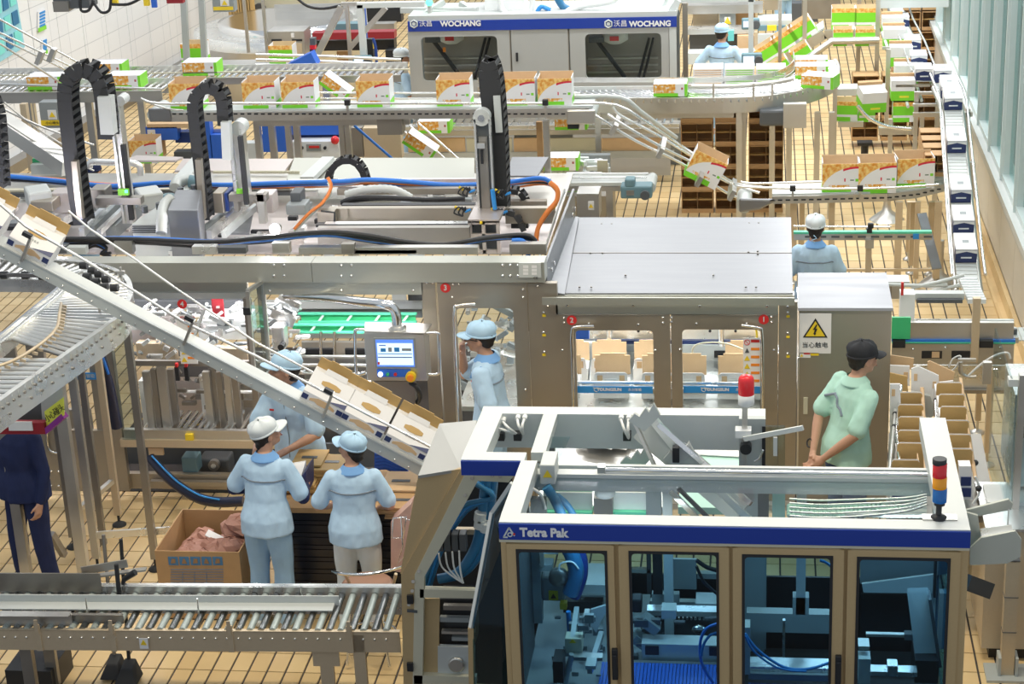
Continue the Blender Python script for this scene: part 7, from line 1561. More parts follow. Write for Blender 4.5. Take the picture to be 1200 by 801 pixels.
for x0, x1, wx0, wx1, nm in ((479, 598, 494, 583, 'l'), (668, 784, 686, 775, 'r')):
    d = MB().rframe(WXX(x0), WXX(x1), .1, WZZ(34), WXX(wx0), WXX(wx1), WZZ(93), WZZ(41), YW, .03, .06).build('door', 'warm_grey', wm_)
    MB().box(WXX(wx0)-.02, WXX(wx1)+.02, YW+.015, YW+.02, WZZ(94), WZZ(40)).build('pane', 'clear_glass', d); MB().box(WXX(wx0)-.1, WXX(wx1)+.1, YW+.7, YW+.72, WZZ(110), WZZ(36)).build('inner_panel', 'steel_dark', wm_)
    for k, pts in enumerate((([(wx0+10, 44), (wx0+45, 90)]), ([(wx0+12, 44), (wx0+47, 90)]), ([(wx0+75, 44), (wx0+62, 92)]), ([(wx0+80, 44), (wx0+68, 92)]))): MB().tube(PY(*pts[0], YW+.4), PY(*pts[1], YW+.4), .02, 6).build('robot_rod', 'black', wm_)
    c = PY(wx0+35, 42, YW+.4); MB().lathe(c-Vector((0, 0, .1)), [(.08, 0), (.17, .05), (.17, .3), (.1, .34)], 14).build('robot_head', 'white_paint', wm_); MB().box(c.x-.06, c.x+.06, c.y-.18, c.y-.17, c.z-.03, c.z+.03).build('red_mark', 'red', wm_)
    for y_ in (68, 76, 84): pb(wm_, 'inner_rail', 'steel', wx0+3, y_, wx1-4, y_+1.4, YW+.6, .05)
    pb(wm_, 'inner_block', 'dark_grey', wx0+4, 44, wx0+22, 50, YW+.3, .2)
pb(wm_, 'panel', 'warm_grey', 601, 34, 667, 150, YW, .03); pb(wm_, 'latch', 'black', 604.5, 62, 607, 72, YW-.02, .02); pb(wm_, 'panel', 'light_grey', 785, 22, 793, 150, YW-.01, .04)
for x_ in (599.5, 667.5): pb(wm_, 'seam', 'steel_dark', x_-.5, 36, x_+.5, 150, YW-.003, .004)
pb(wm_, 'inner_tag', 'orange', 519, 56, 522, 61, YW+.35, .03)
pb(wm_, 'roof_box', 'white_plastic', 568, -6, 615, 16, YW+.3, .4); cable('conduit', [PY(585, -5, YW+.2), PY(588, 10, YW+.2), PY(598, 19, YW+.2), PY(612, 19, YW+.2), PY(622, 12, YW+.2), PY(624, -5, YW+.2)], .04, 'white_plastic', wm_)
cable('conduit', [PY(659, 20, YW+.2), PY(668, 12, YW+.2), PY(685, 6, YW+.2), PY(715, 2, YW+.2), PY(725, -5, YW+.2)], .045, 'white_plastic', wm_); cable('hose', [PY(628, 18, YW+.2), PY(634, 8, YW+.2), PY(645, 12, YW+.2)], .03, 'sky_band', wm_); cable('hose', [PY(652, -5, YW+.3), PY(660, 8, YW+.3), PY(675, 14, YW+.3)], .05, 'cable_teal', wm_)
for a_, b_ in (((497, 17), (520, 2)), ((770, 17), (782, -6)), ((560, 17), (540, 4)), ((500, 15), (770, 14)), ((765, 17), (700, 10)), ((560, 12), (470, 12))): MB().bar(PY(*a_, YW+.3), PY(*b_, YW+.5), .07, .07).build('roof_bar', 'light_grey', wm_)
gl_ = thing('green_signal_lamp', 'small glowing green lamp on the roof of the far centre machine', 'lamp', PY(503, 8, YW+.2)); q_ = PY(503, 3, YW+.2); MB().ball(q_, .05, 10, 6).build('lens', 'led_green', gl_); MB().tube(q_-Vector((0, 0, .18)), q_-Vector((0, 0, .04)), .03, 8).build('stem', 'steel', gl_)
lb2 = thing('low_cabinet_row', 'row of tan panelled cabinets below the rear conveyors, centre', 'cabinet', PZ(600, 195, 0)); YB = 22.95
for k, (x0, x1) in enumerate(((478, 545), (547, 600), (602, 642), (644, 700), (702, 780))): pb(lb2, 'panel', 'cream_frame' if k % 2 else 'cardboard_light', x0, 162, x1, 178, YB, .03)
pb(lb2, 'top', 'steel', 470, 152, 796, 158, YB-.05, .4); pb(lb2, 'rail', 'light_grey', 470, 178, 790, 186, YB-.02, .05); pb(lb2, 'top_rail', 'steel_bright', 470, 147, 796, 151, YB-.08, .05)
e = MB()
for k in range(34): q_ = PY(476+k*9.4, 145, YB); e.tube(q_, q_+Vector((0, .3, .0)), .022, 6)
e.build('roller_row', 'chrome', lb2, kind='stuff')
q_ = PY(670, 148, YB-.2); case('flat', 'closed milk case low behind the rod slide, on the tan cabinet row', (q_.x, YB-.3, q_.z-.02), 0)
q_ = PY(510, 152, YB-.2); case('flat', 'closed milk case low at centre left of the central mast', (q_.x, YB-.3, q_.z-.02), 0)
sr = thing('small_rod_ramp', 'small rod ramp behind the machine plate with a case sliding on it, centre', 'ramp', PY(500, 170, 20.6))
for k in range(3): MB().tube(PY(470+k*10, 150-k*3, 20.6+k*.1), PY(505+k*16, 186, 20.6+k*.1), .014, 8).build('rod', 'steel_bright', sr)
MB().tube(PY(415, 147, 20.4), PY(460, 186, 20.4), .016, 8).build('rod', 'cable_blue', sr)
q_ = PY(488, 180, 20.5); case('flat', 'closed milk case sliding down the small rod ramp at centre', (q_.x, 20.45, q_.z+.03), 0, None, .95, ry=radians(36))
q_ = PY(392, 102, 21.2); case('flat', 'milk case tipped on its edge on the upper-left line behind the row', (q_.x, 21.0, q_.z-.02), 0, None, .9, ry=radians(38))
gs_ = thing('case_stand', 'low steel stand carrying two green-printed cases behind the upper-left lines', 'stand', PY(280, 95, 23.6)); pb(gs_, 'shelf', 'steel', 205, 77.5, 352, 80, 23.55, .4); pb(gs_, 'leg', 'steel', 262, 80, 266, 150, 23.7, .06)
for px, py, nm in ((330, 78, 'standing left of the blue angled arm'), (227, 76, 'standing behind the two slim white posts')): q_ = PY(px, py, 23.6); case('green', 'green-printed milk case '+nm, (q_.x, 23.6, q_.z), 0, None, 1.05)
q_ = PY(657, 190, 21.0); case('flat', 'green-edged case lying behind the machine plate right of the mast', (q_.x+.0, 21.0, q_.z-.1), 0); q_ = PY(685, 206, 20.6); case('flat', 'green and orange case lying on the short belt behind the hood', (q_.x, 20.3, q_.z-.1), 0)
mp = thing('bottle_heap', 'heap of small clear-capped packs in a crate behind the machine plate', 'packs', PZ(675, 205, .6)); rnd = random.Random(8); e = MB()
for k in range(46): q_ = PY(rnd.uniform(640, 712), rnd.uniform(186, 203), 21.2+rnd.uniform(0, .5)); e.ob(q_, (.12, .05, .05), Matrix.Rotation(rnd.uniform(-1, 1), 3, 'Z'))
e.build('packs', 'white_paint', mp, kind='stuff'); pb(mp, 'crate', 'mid_grey', 640, 182, 715, 212, 21.8, .1); MB().box(PY(640, 205, 21.2).x, PY(715, 205, 21.2).x, 21.1, 21.9, 0, .75).build('crate_base', 'steel_dark', mp); mp_ = pb(mp, 'x', 'steel', 700, 188, 712, 204, 21.0, .05); mp_.name = 'handle_bar'
o = pb(None, 'magenta_crate', 'magenta', 748, 184, 772, 194, 25.0, .3, label='small purple crate on the floor behind the rod slide', cat='crate', bev=.03)
YS = 22.9
rowsY = [(140, 152), (153, 178), (179.5, 209), (210.5, 244), (245, 268)]
colsX = [(798, 836), (838, 874), (877, 918)]
n_ = 0
zz = [PY(850, 268, YS).z, PY(850, 244.5, YS).z, PY(850, 210, YS).z, PY(850, 179, YS).z, PY(850, 152.5, YS).z, PY(850, 126, YS).z]
zb = [max(0.0, zz[0])]+zz[1:]
names_c = ('left', 'middle', 'right')
proto_c = None
hh = sum(zb[k+1]-zb[k] for k in range(1, 5))/4
for r in range(5):
    for c_ in range(3):
        xa, xb = PY(colsX[c_][0], 200, YS).x, PY(colsX[c_][1], 200, YS).x
        lab = 'empty brown carton in the stack behind the slide, %s column, %s layer up' % (names_c[c_], ORDS[r])
        if proto_c is None:
            t = thing('empty_carton', lab, 'carton', (0, 0, 0), 'stacked empty brown cartons', local=True); W2 = .19; D2 = .3; H2 = .30
            mb = MB().box(-W2, W2, D2-.01, D2, 0, H2).box(-W2, -W2+.01, 0, D2, 0, H2).box(W2-.01, W2, 0, D2, 0, H2).box(-W2, W2, 0, D2, 0, .01).box(-W2, W2, 0, D2, H2-.012, H2); mb.build('shell', 'cardboard', t)
            MB().box(-W2+.01, W2-.01, .0, .012, .01, .055).build('lower_lip', 'cardboard', t); MB().box(-W2+.01, W2-.01, .05, .14, .16, .172).build('flap', 'cardboard_gold', t); MB().box(-.004, .004, .02, .28, .01, .29).build('divider', 'cardboard_dark', t)
            proto_c = t; o = t
        else: o = copy_tree(proto_c)
        o.location = ((xa+xb)/2, YS+random.uniform(-.02, .02), r*.29); o['label'] = lab; o['group'] = 'stacked empty brown cartons'; o.scale = ((xb-xa)/.385, 1, .95)
def loft(mb, secs, n=20):
    vs = []; fs = []
    for (cx, cy, cz, a, b) in secs: vs += [(cx+a*cos(2*pi*k/n), cy+b*sin(2*pi*k/n), cz) for k in range(n)]
    for i in range(len(secs)-1):
        for k in range(n): fs.append((i*n+k, i*n+(k+1) % n, (i+1)*n+(k+1) % n, (i+1)*n+k))
    mb.add(vs, fs, True); mb.add(vs[:n][::-1], [tuple(range(n))]); mb.add(vs[-n:], [tuple(range(n))])
def limb(mb, pts, rs, n=12):
    P_ = [Vector(p) for p in pts]; mb.path(P_, list(rs), n); mb.ball(P_[0], rs[0], 12, 8); mb.ball(P_[-1], rs[-1], 12, 8)
    for p, r in zip(P_[1:-1], rs[1:-1]): mb.ball(p, r*.99, 12, 8)
def fuse(mb, name, m, parent, vox=.009, smooth_it=4, wr=0.0, seed=0, wsc=9.0):
    me = bpy.data.meshes.new('tmp'); me.from_pydata([tuple(v) for v in mb.v], [], mb.f); me.update()
    o = bpy.data.objects.new('tmp', me); COL.objects.link(o)
    r = o.modifiers.new('r', 'REMESH'); r.mode = 'VOXEL'; r.voxel_size = vox; r.use_smooth_shade = True
    s = o.modifiers.new('s', 'SMOOTH'); s.factor = .5; s.iterations = smooth_it
    if wr:
        for sc_, st_ in ((.62/wsc, 1.5), (.25/wsc, .8)):
            tx = bpy.data.textures.new('folds', 'CLOUDS'); tx.noise_scale = sc_*2; tx.noise_depth = 1; tx.noise_basis = 'ORIGINAL_PERLIN'
            em = bpy.data.objects.new('tmp_e', None); COL.objects.link(em); em.location = (seed*1.3, seed*.7, seed); em.scale = (1, 1, 2.2)
            d_ = o.modifiers.new('d', 'DISPLACE'); d_.texture = tx; d_.strength = wr*st_*1.6; d_.mid_level = .5; d_.texture_coords = 'OBJECT'; d_.texture_coords_object = em
    bpy.context.view_layer.update(); m2 = bpy.data.meshes.new_from_object(o.evaluated_get(bpy.context.evaluated_depsgraph_get()))
    bpy.data.objects.remove(o); bpy.data.meshes.remove(me)
    for em in [q for q in bpy.data.objects if q.name.startswith('tmp_e')]: bpy.data.objects.remove(em)
    m2.polygons.foreach_set('use_smooth', [True]*len(m2.polygons)); m2.name = name; m2.materials.clear(); m2.materials.append(M[m])
    o = bpy.data.objects.new(name, m2); COL.objects.link(o)
    if parent: o.parent = parent
    return o
def hand(mb, w_, d, nrm, side, curl=.5, s=1.0):
    """palm + five separate curled fingers; w_ wrist, d forearm direction, nrm palm facing direction, side = thumb direction"""
    d = d.normalized(); nrm = (nrm-d*nrm.dot(d)).normalized(); sd = (side-d*side.dot(d)-nrm*side.dot(nrm)).normalized()
    limb(mb, [w_, w_+d*.03*s, w_+d*.075*s], [.024*s, .027*s, .026*s], 10)
    for k in (-1, 0, 1): limb(mb, [w_+d*.02*s+sd*.016*k*s, w_+d*.085*s+sd*.024*k*s], [.019*s, .015*s], 8)
    for k, (off, ln) in enumerate(((.032, .070), (.011, .080), (-.011, .074), (-.031, .058))):
        b = w_+d*.088*s+sd*off*s*1.08; p = [b]; a = 0
        for j in range(3): a += curl*(.5, .8, .7)[j]; p.append(p[-1]+(d*cos(a)+nrm*sin(a)+sd*off*1.1)*ln*s*(.44, .32, .26)[j])
        mb.path(p, [.0095*s, .009*s, .0085*s, .0075*s], 8); mb.ball(p[-1], .0078*s, 8, 6)
    b = w_+d*.03*s+sd*.024*s; p1 = b+(sd*.8+d*.6+nrm*.25)*.036*s; p2 = p1+(d*.9+sd*.25+nrm*.35)*.03*s
    mb.path([b, p1, p2], [.015*s, .011*s, .009*s], 8); mb.ball(p2, .0092*s, 8, 6)
def snap(pts, ob, off=.003):
    out = []
    for p in pts:
        r = ob.closest_point_on_mesh(p); out.append(r[1]+r[2]*off)
    return out
def person(label, loc, rot, H=1.62, lean=0.0, side=0.0, yaw=0.0, pitch=0.0, arms=None, shirt='uniform', trs='uniform_trousers', cap='cap_blue', brim=True, sleeve='short', hand_curl=.6, collar='collar_blue', yoke=True, vox=.0095, female=True, glasses=False, seed=1, undersleeve=None, legs=None, chest=None, ponytail=False, tucked=False, shoes='white_paint', hairm='hair', build_=1.0):
    k = H/1.64
    t = thing('person', label, 'person', (0, 0, 0), None, local=True)
    hz, sz = .90, 1.34                # hip, shoulder heights
    def tz(z):                        # spine offset at height z
        f_ = max(0, (z-hz)/(sz-hz)); return Vector((side*f_, lean*f_, -abs(lean)*.25*f_))
    sh = tz(sz); bw = .185*build_ if female else .205*build_
    L_ = dict(hipL=Vector((-.085, 0, hz)), hipR=Vector((.085, 0, hz)), kL=Vector((-.10, .02, .48)), kR=Vector((.10, .02, .48)), aL=Vector((-.11, -.02, .075)), aR=Vector((.11, -.02, .075)))
    if legs: L_.update({a: Vector(b) for a, b in legs.items()})
    SL = Vector((-bw+.03, 0, sz-.02))+sh; SR = Vector((bw-.03, 0, sz-.02))+sh
    A_ = dict(eL=SL+Vector((-.06, .0, -.27)), wL=SL+Vector((-.05, .08, -.50)), eR=SR+Vector((.06, .0, -.27)), wR=SR+Vector((.05, .08, -.50)), nL=Vector((1, 0, 0)), nR=Vector((-1, 0, 0)), tL=Vector((0, 1, 0)), tR=Vector((0, 1, 0)))
    if arms: A_.update({a: Vector(b) for a, b in arms.items()})
    # --- body
    mb = MB(); secs = [(0, 0, .80, .13, .095), (0, 0, .90, .155, .11), (0, 0, 1.02, .125, .09), (0, .01, 1.18, .125, .09), (0, .0, 1.28, .14, .085), (0, -.01, 1.36, .08, .06), (0, -.01, 1.43, .055, .055)]
    loft(mb, [(x+tz(z).x, y+tz(z).y, z+tz(z).z, a*build_, b*build_) for x, y, z, a, b in secs])
    for s_ in 'LR': limb(mb, [L_['hip'+s_], L_['hip'+s_].lerp(L_['k'+s_], .5), L_['k'+s_], L_['k'+s_].lerp(L_['a'+s_], .35), L_['a'+s_]], [.085, .072, .052, .052, .034]); limb(mb, [L_['a'+s_]-Vector((0, .02, .03)), L_['a'+s_]+Vector((0, .13, -.045))], [.035, .028])
    for s_, S0 in (('L', SL), ('R', SR)):
        E_, W_ = A_['e'+s_], A_['w'+s_]; limb(mb, [S0, S0.lerp(E_, .5), E_, E_.lerp(W_, .3), W_], [.040, .042, .037, .037, .024]); hand(mb, W_, (W_-E_), A_['n'+s_], A_['t'+s_], hand_curl)
    nk = Vector((0, -.01, 1.42))+tz(1.42); hd = nk+Vector((side*.15, .03+lean*.3, .125-.02*abs(lean)))
    limb(mb, [nk-Vector((0, 0, .05)), nk.lerp(hd, .6)], [.056, .05])
    R_ = Matrix.Rotation(yaw, 3, 'Z') @ Matrix.Rotation(-pitch, 3, 'X')
    def hp_(x, y, z): return hd+R_ @ Vector((x, y, z))
    def hb(x, y, z, r, sc=(1, 1, 1)):
        tmp = MB().ball((0, 0, 0), r, 14, 10, sc); mb.add([hp_(*(v+Vector((x, y, z)))) for v in tmp.v], tmp.f, True)
    hb(0, -.01, .02, .1, (.78, .96, .98)); hb(0, .022, -.045, .07, (.82, .92, .92)); hb(0, .055, -.085, .03, (1, .9, .8)); hb(0, .097, -.022, .013, (.9, 1.0, 1.5)); hb(0, .105, -.034, .012, (1.3, 1, .8))
    hb(0, .078, .014, .03, (1.7, .6, .5)); hb(0, .088, -.062, .016, (1.4, .7, .6))
    for s_ in (-1, 1): hb(s_*.078, -.008, -.012, .022, (.35, .8, 1.25)); hb(s_*.04, .06, -.03, .03, (.9, .8, .8))
    body = fuse(mb, 'body', 'skin', t, vox*.85, 3)
    for s_ in (-1, 1):
        o = MB().ball(hp_(s_*.031, .085, .0), .0115, 10, 8).build('eye', 'eye', t); MB().bar(hp_(s_*.016, .094, .022), hp_(s_*.046, .086, .024), .006, .007).build('eyebrow', hairm, t)
    MB().bar(hp_(-.02, .100, -.062), hp_(.02, .100, -.062), .006, .009).build('lips', 'lip', t)
    if glasses:
        e = MB()
        for s_ in (-1, 1): e.path([hp_(s_*.032+.022*cos(q*pi/6), .105, .002+.016*sin(q*pi/6)) for q in range(12)], .0028, 5, closed=True); e.bar(hp_(s_*.054, .104, .006), hp_(s_*.082, -.0, .004), .004, .005)
        e.bar(hp_(-.01, .107, .004), hp_(.01, .107, .004), .004, .004); e.build('glasses', 'black', t)
    # --- hair
    mb = MB(); sv_ = mb
    def hb2(mbx, x, y, z, r, sc):
        tmp = MB().ball((0, 0, 0), r, 14, 10, sc); mbx.add([hp_(*(v+Vector((x, y, z)))) for v in tmp.v], tmp.f, True)
    hb2(mb, 0, -.026, .026, .1, (.84, .92, .96)); hb2(mb, 0, -.06, -.035, .06, (1.05, .7, .8 if female else .6))
    if female: hb2(mb, 0, -.085, -.055, .035, (1.3, .8, .8))
    if ponytail: hb2(mb, -.04, -.08, -.09, .022, (1, .9, 2.2))
    fuse(mb, 'hair', hairm, t, .009, 2, .004, seed, 40)
    # --- cap
    if cap:
        mb = MB();
        def ring(z, a, b, y=0): return (y, z, a, b)
        prof = [(-.005, .028, .088, .108), (-.005, .055, .093, .112), (-.012, .085, .094, .110), (-.014, .112, .080, .092), (-.012, .130, .048, .058), (-.012, .136, .01, .012)]
        n = 28; vs = []; fs = []
        for y, z, a, b in prof: vs += [hp_(a*cos(2*pi*q/n), y+b*sin(2*pi*q/n), z+.006*sin(2*pi*q*5/n)*(1 if z > .05 else 0)) for q in range(n)]
        for i in range(len(prof)-1):
            for q in range(n): fs.append((i*n+q, i*n+(q+1) % n, (i+1)*n+(q+1) % n, (i+1)*n+q))
        mb.add(vs, fs, True); cp_ = mb.build('cap', cap, t)
        e = MB(); e.path([hp_(.090*cos(2*pi*q/24), -.005+.110*sin(2*pi*q/24), .034) for q in range(24)], .008, 6, closed=True); e.build('cap_band', cap, cp_)
        if brim:
            vs = []; N_ = 12
            for q in range(N_+1):
                a = pi*(.12+.76*q/N_); vs += [hp_(.088*cos(a), .105*sin(a)*.98, .036), hp_(.098*cos(a), .105*sin(a)+.075*sin(a)**.8, .016)]
            fs = [(2*q, 2*q+1, 2*q+3, 2*q+2) for q in range(N_)]; mb = MB().add(vs, fs, True); mb.add([v+R_ @ Vector((0, 0, -.005)) for v in vs], [f[::-1] for f in fs], True)
            mb.build('cap_brim', cap, cp_)
    # --- shirt
    mb = MB(); hem = .80 if not tucked else .90
    secs = [(0, 0, hem, .205, .155), (0, 0, .92, .200, .148), (0, 0, 1.06, .160, .115), (0, .005, 1.20, .168, .120), (0, 0, 1.30, .178, .112), (0, -.005, 1.365, .135, .088), (0, -.01, 1.41, .072, .065)]
    loft(mb, [(x+tz(z).x, y+tz(z).y, z+tz(z).z, a*build_, b*build_) for x, y, z, a, b in secs])
    for s_, S0 in (('L', SL), ('R', SR)):
        E_, W_ = A_['e'+s_], A_['w'+s_]
        if sleeve == 'short': limb(mb, [S0, S0.lerp(E_, .5), S0.lerp(E_, .82)], [.064, .068, .070])
        else: limb(mb, [S0, S0.lerp(E_, .5), E_, E_.lerp(W_, .5), E_.lerp(W_, .93)], [.064, .062, .056, .050, .040])
    so = fuse(mb, 'shirt', shirt, t, vox*1.1, 3, .013, seed)
    if undersleeve:
        for s_, S0 in (('L', SL), ('R', SR)):
            E_, W_ = A_['e'+s_], A_['w'+s_]; mb = MB(); limb(mb, [S0.lerp(E_, .8), E_, E_.lerp(W_, .5), E_.lerp(W_, .95)], [.052, .050, .046, .036]); fuse(mb, 'oversleeve', undersleeve, t, .01, 2, .006, seed+3)
    if collar:
        q0 = Vector((0, -.012, 1.40))+tz(1.40); e = MB(); vs = []; n = 16
        for q in range(n+1):
            a = pi/2+.35+(2*pi-.7)*q/n; vs += [q0+Vector((.062*cos(a), .060*sin(a), .035)), q0+Vector((.108*cos(a), .100*sin(a), -.018))]
        e.add(vs, [(2*q, 2*q+1, 2*q+3, 2*q+2) for q in range(n)], True); e.add([v*1+Vector((0, 0, -.006)) for v in vs], [(2*q+2, 2*q+3, 2*q+1, 2*q) for q in range(n)], True); e.build('collar', collar, t)
    if yoke:   # reflective piping across the back, following the shirt
        e = [];
        for q in range(13):
            a = pi+pi*(.08+.84*q/12); z = 1.235; c = tz(z); e.append(Vector((c.x+.183*cos(a)*build_, c.y+.005+.135*sin(a)*build_, z+c.z)))
        MB().path(snap(e, so), .0065, 6).build('back_piping', 'piping', t)
        e = [Vector((tz(z).x, tz(z).y+.13*build_+(.0 if z < 1.25 else -.02), z)) for z in (.85, 1.0, 1.15, 1.28)]; MB().path(snap(e, so), .004, 5).build('front_placket', 'piping', t)
    # --- trousers
    mb = MB(); loft(mb, [(0, 0, .84, .15*build_, .118), (0, 0, .92, .165*build_, .122), (0, 0, 1.0, .15*build_, .11)] if not tucked else [(0, 0, .84, .16, .12), (0, 0, .92, .17, .125), (0, 0, 1.0, .155, .11)])
    for s_ in 'LR': limb(mb, [L_['hip'+s_]+Vector((0, -.012, -.02)), L_['hip'+s_].lerp(L_['k'+s_], .5), L_['k'+s_], L_['k'+s_].lerp(L_['a'+s_], .5), L_['a'+s_]+Vector((0, 0, .03))], [.096, .094, .080, .076, .070])
    fuse(mb, 'trousers', trs, t, vox*1.2, 3, .012, seed+5, 7)
    for s_ in 'LR':
        a = L_['a'+s_]; mb = MB(); limb(mb, [a+Vector((0, -.035, -.035)), a+Vector((0, .05, -.035)), a+Vector((0, .15, -.042))], [.040, .042, .032]); fuse(mb, 'shoe', shoes, t, .012, 2)
    t.location = loc; t.rotation_euler = (0, 0, rot); t.scale = (k, k, k)
    t['_s'] = so.name
    return t, hp_
def stand(px, py, Y): q_ = PY(px, py, Y); return Vector((q_.x, Y, 0))
V = Vector
g_, _ = person('man in mint green polo and black cap, hands clasped behind back', stand(992, 480, 13.45), radians(-60), 1.80, lean=.07, yaw=radians(0), female=False, shirt='mint', trs='jeans', cap='black_cloth', collar='mint', yoke=False, build_=1.04,
    arms=dict(eL=(-.21, -.09, 1.08), wL=(-.07, -.22, .87), eR=(.225, -.07, 1.07), wR=(.05, -.215, .86), nL=(0, -1, 0), nR=(0, -1, 0), tL=(0, 0, 1), tR=(0, 0, 1)), seed=2, shoes='dark_grey', hand_curl=.7)
so_ = bpy.data.objects[g_['_s']]; MB().path(snap([V((-.13, -.2, 1.32)).lerp(V((.06, -.2, 1.18)), q/9) for q in range(10)], so_), .010, 6).build('grey_stripe', 'piping', g_)
MB().path([V((-.125, -.215, .91))+V((.034*cos(q*pi/5), .01*sin(q*pi/5), .028*sin(q*pi/5))) for q in range(10)], .006, 6, closed=True).build('wristwatch', 'black', g_)
m_, _ = person('man with glasses and light blue cap facing left, hand at his mouth', stand(575, 440, 13.93), radians(84), 1.78, lean=.03, yaw=0, pitch=radians(-3), female=False, glasses=True, shirt='uniform', collar='collar_blue', hairm='hair', seed=4,
    arms=dict(eR=(.17, .25, 1.17), wR=(.05, .22, 1.40), nR=(-.3, -1, .1), tR=(-1, 0, 0), eL=(-.27, -.05, 1.07), wL=(-.30, -.02, .84)), hand_curl=.55, brim=True)
MB().ob((-.08, .125, 1.23), (.035, .004, .014)).build('chest_mark', 'red', m_)
MB().path([V((-.17, .02, 1.37)), V((-.165, .08, 1.34)), V((-.15, .11, 1.28))], .012, 6).build('shoulder_band', 'collar_blue', m_); c_ = _(0, .085, .075); MB().ball(c_, .012, 8, 6).build('cap_badge', 'yellow', m_)
w_, _ = person('woman facing us behind the ramp, cap brim down to left', stand(350, 500, 13.4), radians(165), 1.78, lean=.07, yaw=radians(-52), pitch=radians(-14), shirt='uniform', seed=6,
    arms=dict(eL=(-.24, .16, 1.06), wL=(-.10, .34, 1.0), eR=(.24, .18, 1.06), wR=(.14, .36, 1.02), nL=(0, 0, -1), nR=(0, 0, -1), tL=(1, 0, 0), tR=(-1, 0, 0)))
MB().ob((.09, .205, 1.23), (.035, .004, .014)).build('chest_mark', 'red', w_)
w_, _ = person('woman seen from behind at left, white cap, dark oversleeves, pale blue trousers', stand(311, 600, 12.2), radians(-10), 1.63, lean=.08, yaw=radians(-42), pitch=radians(-18), cap='uniform_white', brim=True, shirt='uniform', trs='uniform_trousers', undersleeve='navy_cloth', seed=8,
    arms=dict(eL=(-.28, .08, 1.08), wL=(-.14, .28, 1.02), eR=(.27, .10, 1.05), wR=(.18, .34, 1.03), nL=(0, 0, -1), nR=(0, 0, -1), tL=(1, 0, 0), tR=(-1, 0, 0)))
w_, _ = person('woman seen from behind at right, blue cap turned left, near-white trousers', stand(415, 600, 12.15), radians(4), 1.55, lean=.06, yaw=radians(58), pitch=radians(-14), shirt='uniform', trs='uniform_white', seed=10, build_=1.05,
    arms=dict(eL=(-.29, .05, 1.07), wL=(-.20, .25, .98), eR=(.28, .04, 1.07), wR=(.20, .24, .97), nL=(0, 0, -1), nR=(0, 0, -1), tL=(1, 0, 0), tR=(-1, 0, 0)))
w_, _ = person('worker with white cap seen from behind, right of the big hood', stand(955, 300, 17.25), radians(-4), 1.64, lean=.0, yaw=radians(0), pitch=radians(-5), cap='uniform_white', brim=False, seed=12, vox=.010,
    arms=dict(eL=(-.26, .02, 1.08), wL=(-.28, .1, .88), eR=(.25, .05, 1.08), wR=(.22, .22, 1.0)))
MB().path([V((-.01, -.095, 1.505)), V((.02, -.11, 1.48)), V((-.03, -.11, 1.46)), V((.0, -.11, 1.44))], .006, 5).build('cap_ribbon', 'cap_blue', w_)
person('person in dark navy work clothes standing under the curved conveyor', stand(33, 600, 12.75), radians(160), 1.62, lean=.02, shirt='navy_cloth', trs='navy_cloth', cap='navy_cloth', brim=False, collar=None, yoke=False, sleeve='long', seed=14, build_=1.15, vox=.010, shoes='dark_grey', legs=dict(kL=(-.12, .02, .48), kR=(.12, .02, .48), aL=(-.14, -.02, .075), aR=(.15, -.02, .075)))
person('distant worker in pale blue standing left of the grey far machine', stand(469, 60, 25.1), radians(-70), 1.66, shirt='uniform', trs='uniform_trousers', cap='uniform_white', seed=16, vox=.014, yaw=radians(10), arms=dict(eL=(-.24, .0, 1.08), wL=(-.2, .16, .9), eR=(.25, .05, 1.08), wR=(.2, .2, .92)))
person('distant worker seen from behind, below the yellow-black striped rail', stand(846, 60, 26.2), radians(-6), 1.70, shirt='uniform', cap='cap_blue', brim=False, seed=18, vox=.014, yaw=radians(-20), female=False, arms=dict(eL=(-.34, .0, 1.10), wL=(-.36, .16, .94), eR=(.34, .0, 1.10), wR=(.36, .12, .92)))
person('distant worker in white cap, only head and shoulders over the blanks', stand(813, 90, 24.6), radians(-60), 1.42, shirt='uniform', cap='uniform_white', seed=20, vox=.014, pitch=radians(-20), lean=.1)
person('worker bending behind the tallest cable chain, blue shirt back visible', stand(86, 190, 19.5), radians(-20), 1.60, shirt='uniform', cap='navy_cloth', brim=False, seed=22, vox=.014, lean=.2, arms=dict(eL=(-.22, .3, 1.05), wL=(-.1, .45, .95), eR=(.24, .25, 1.05), wR=(.2, .42, .9)))
person('farthest worker, pale blue uniform cut by the top edge', stand(920, 10, 33.0), radians(20), 1.66, shirt='uniform', cap='uniform_white', seed=24, vox=.016)
def TH(name, label, cat, px, py, z=0, group=None): return thing(name, label, cat, PZ(px, py, z), group)
nv = TH('pack_conveyor', 'narrow chain conveyor coming down along the glass wall with white and navy packs', 'conveyor', 1133, 350)
LY = [(1132, 296, 17.5), (1129, 262, 18.1), (1126, 226, 18.8), (1121, 168, 20.2), (1117, 118, 21.5), (1113, 104, 21.9), (1105, 86, 22.5), (1083, 84, 23.0), (1077, 68, 23.8), (1070, 49, 24.9), (1057, 22, 26.8)]
bpts = [PY(x, y+6, Y_)+Vector((0, 0, -.06)) for x, y, Y_ in LY[:7]]; bpts = [PY(1135, 330, 16.9)-Vector((0, 0, .05))]+bpts
bpt2 = [PY(x, y+5, Y_)+Vector((0, 0, -.06)) for x, y, Y_ in LY[7:]]+[PY(1050, 10, 28)]
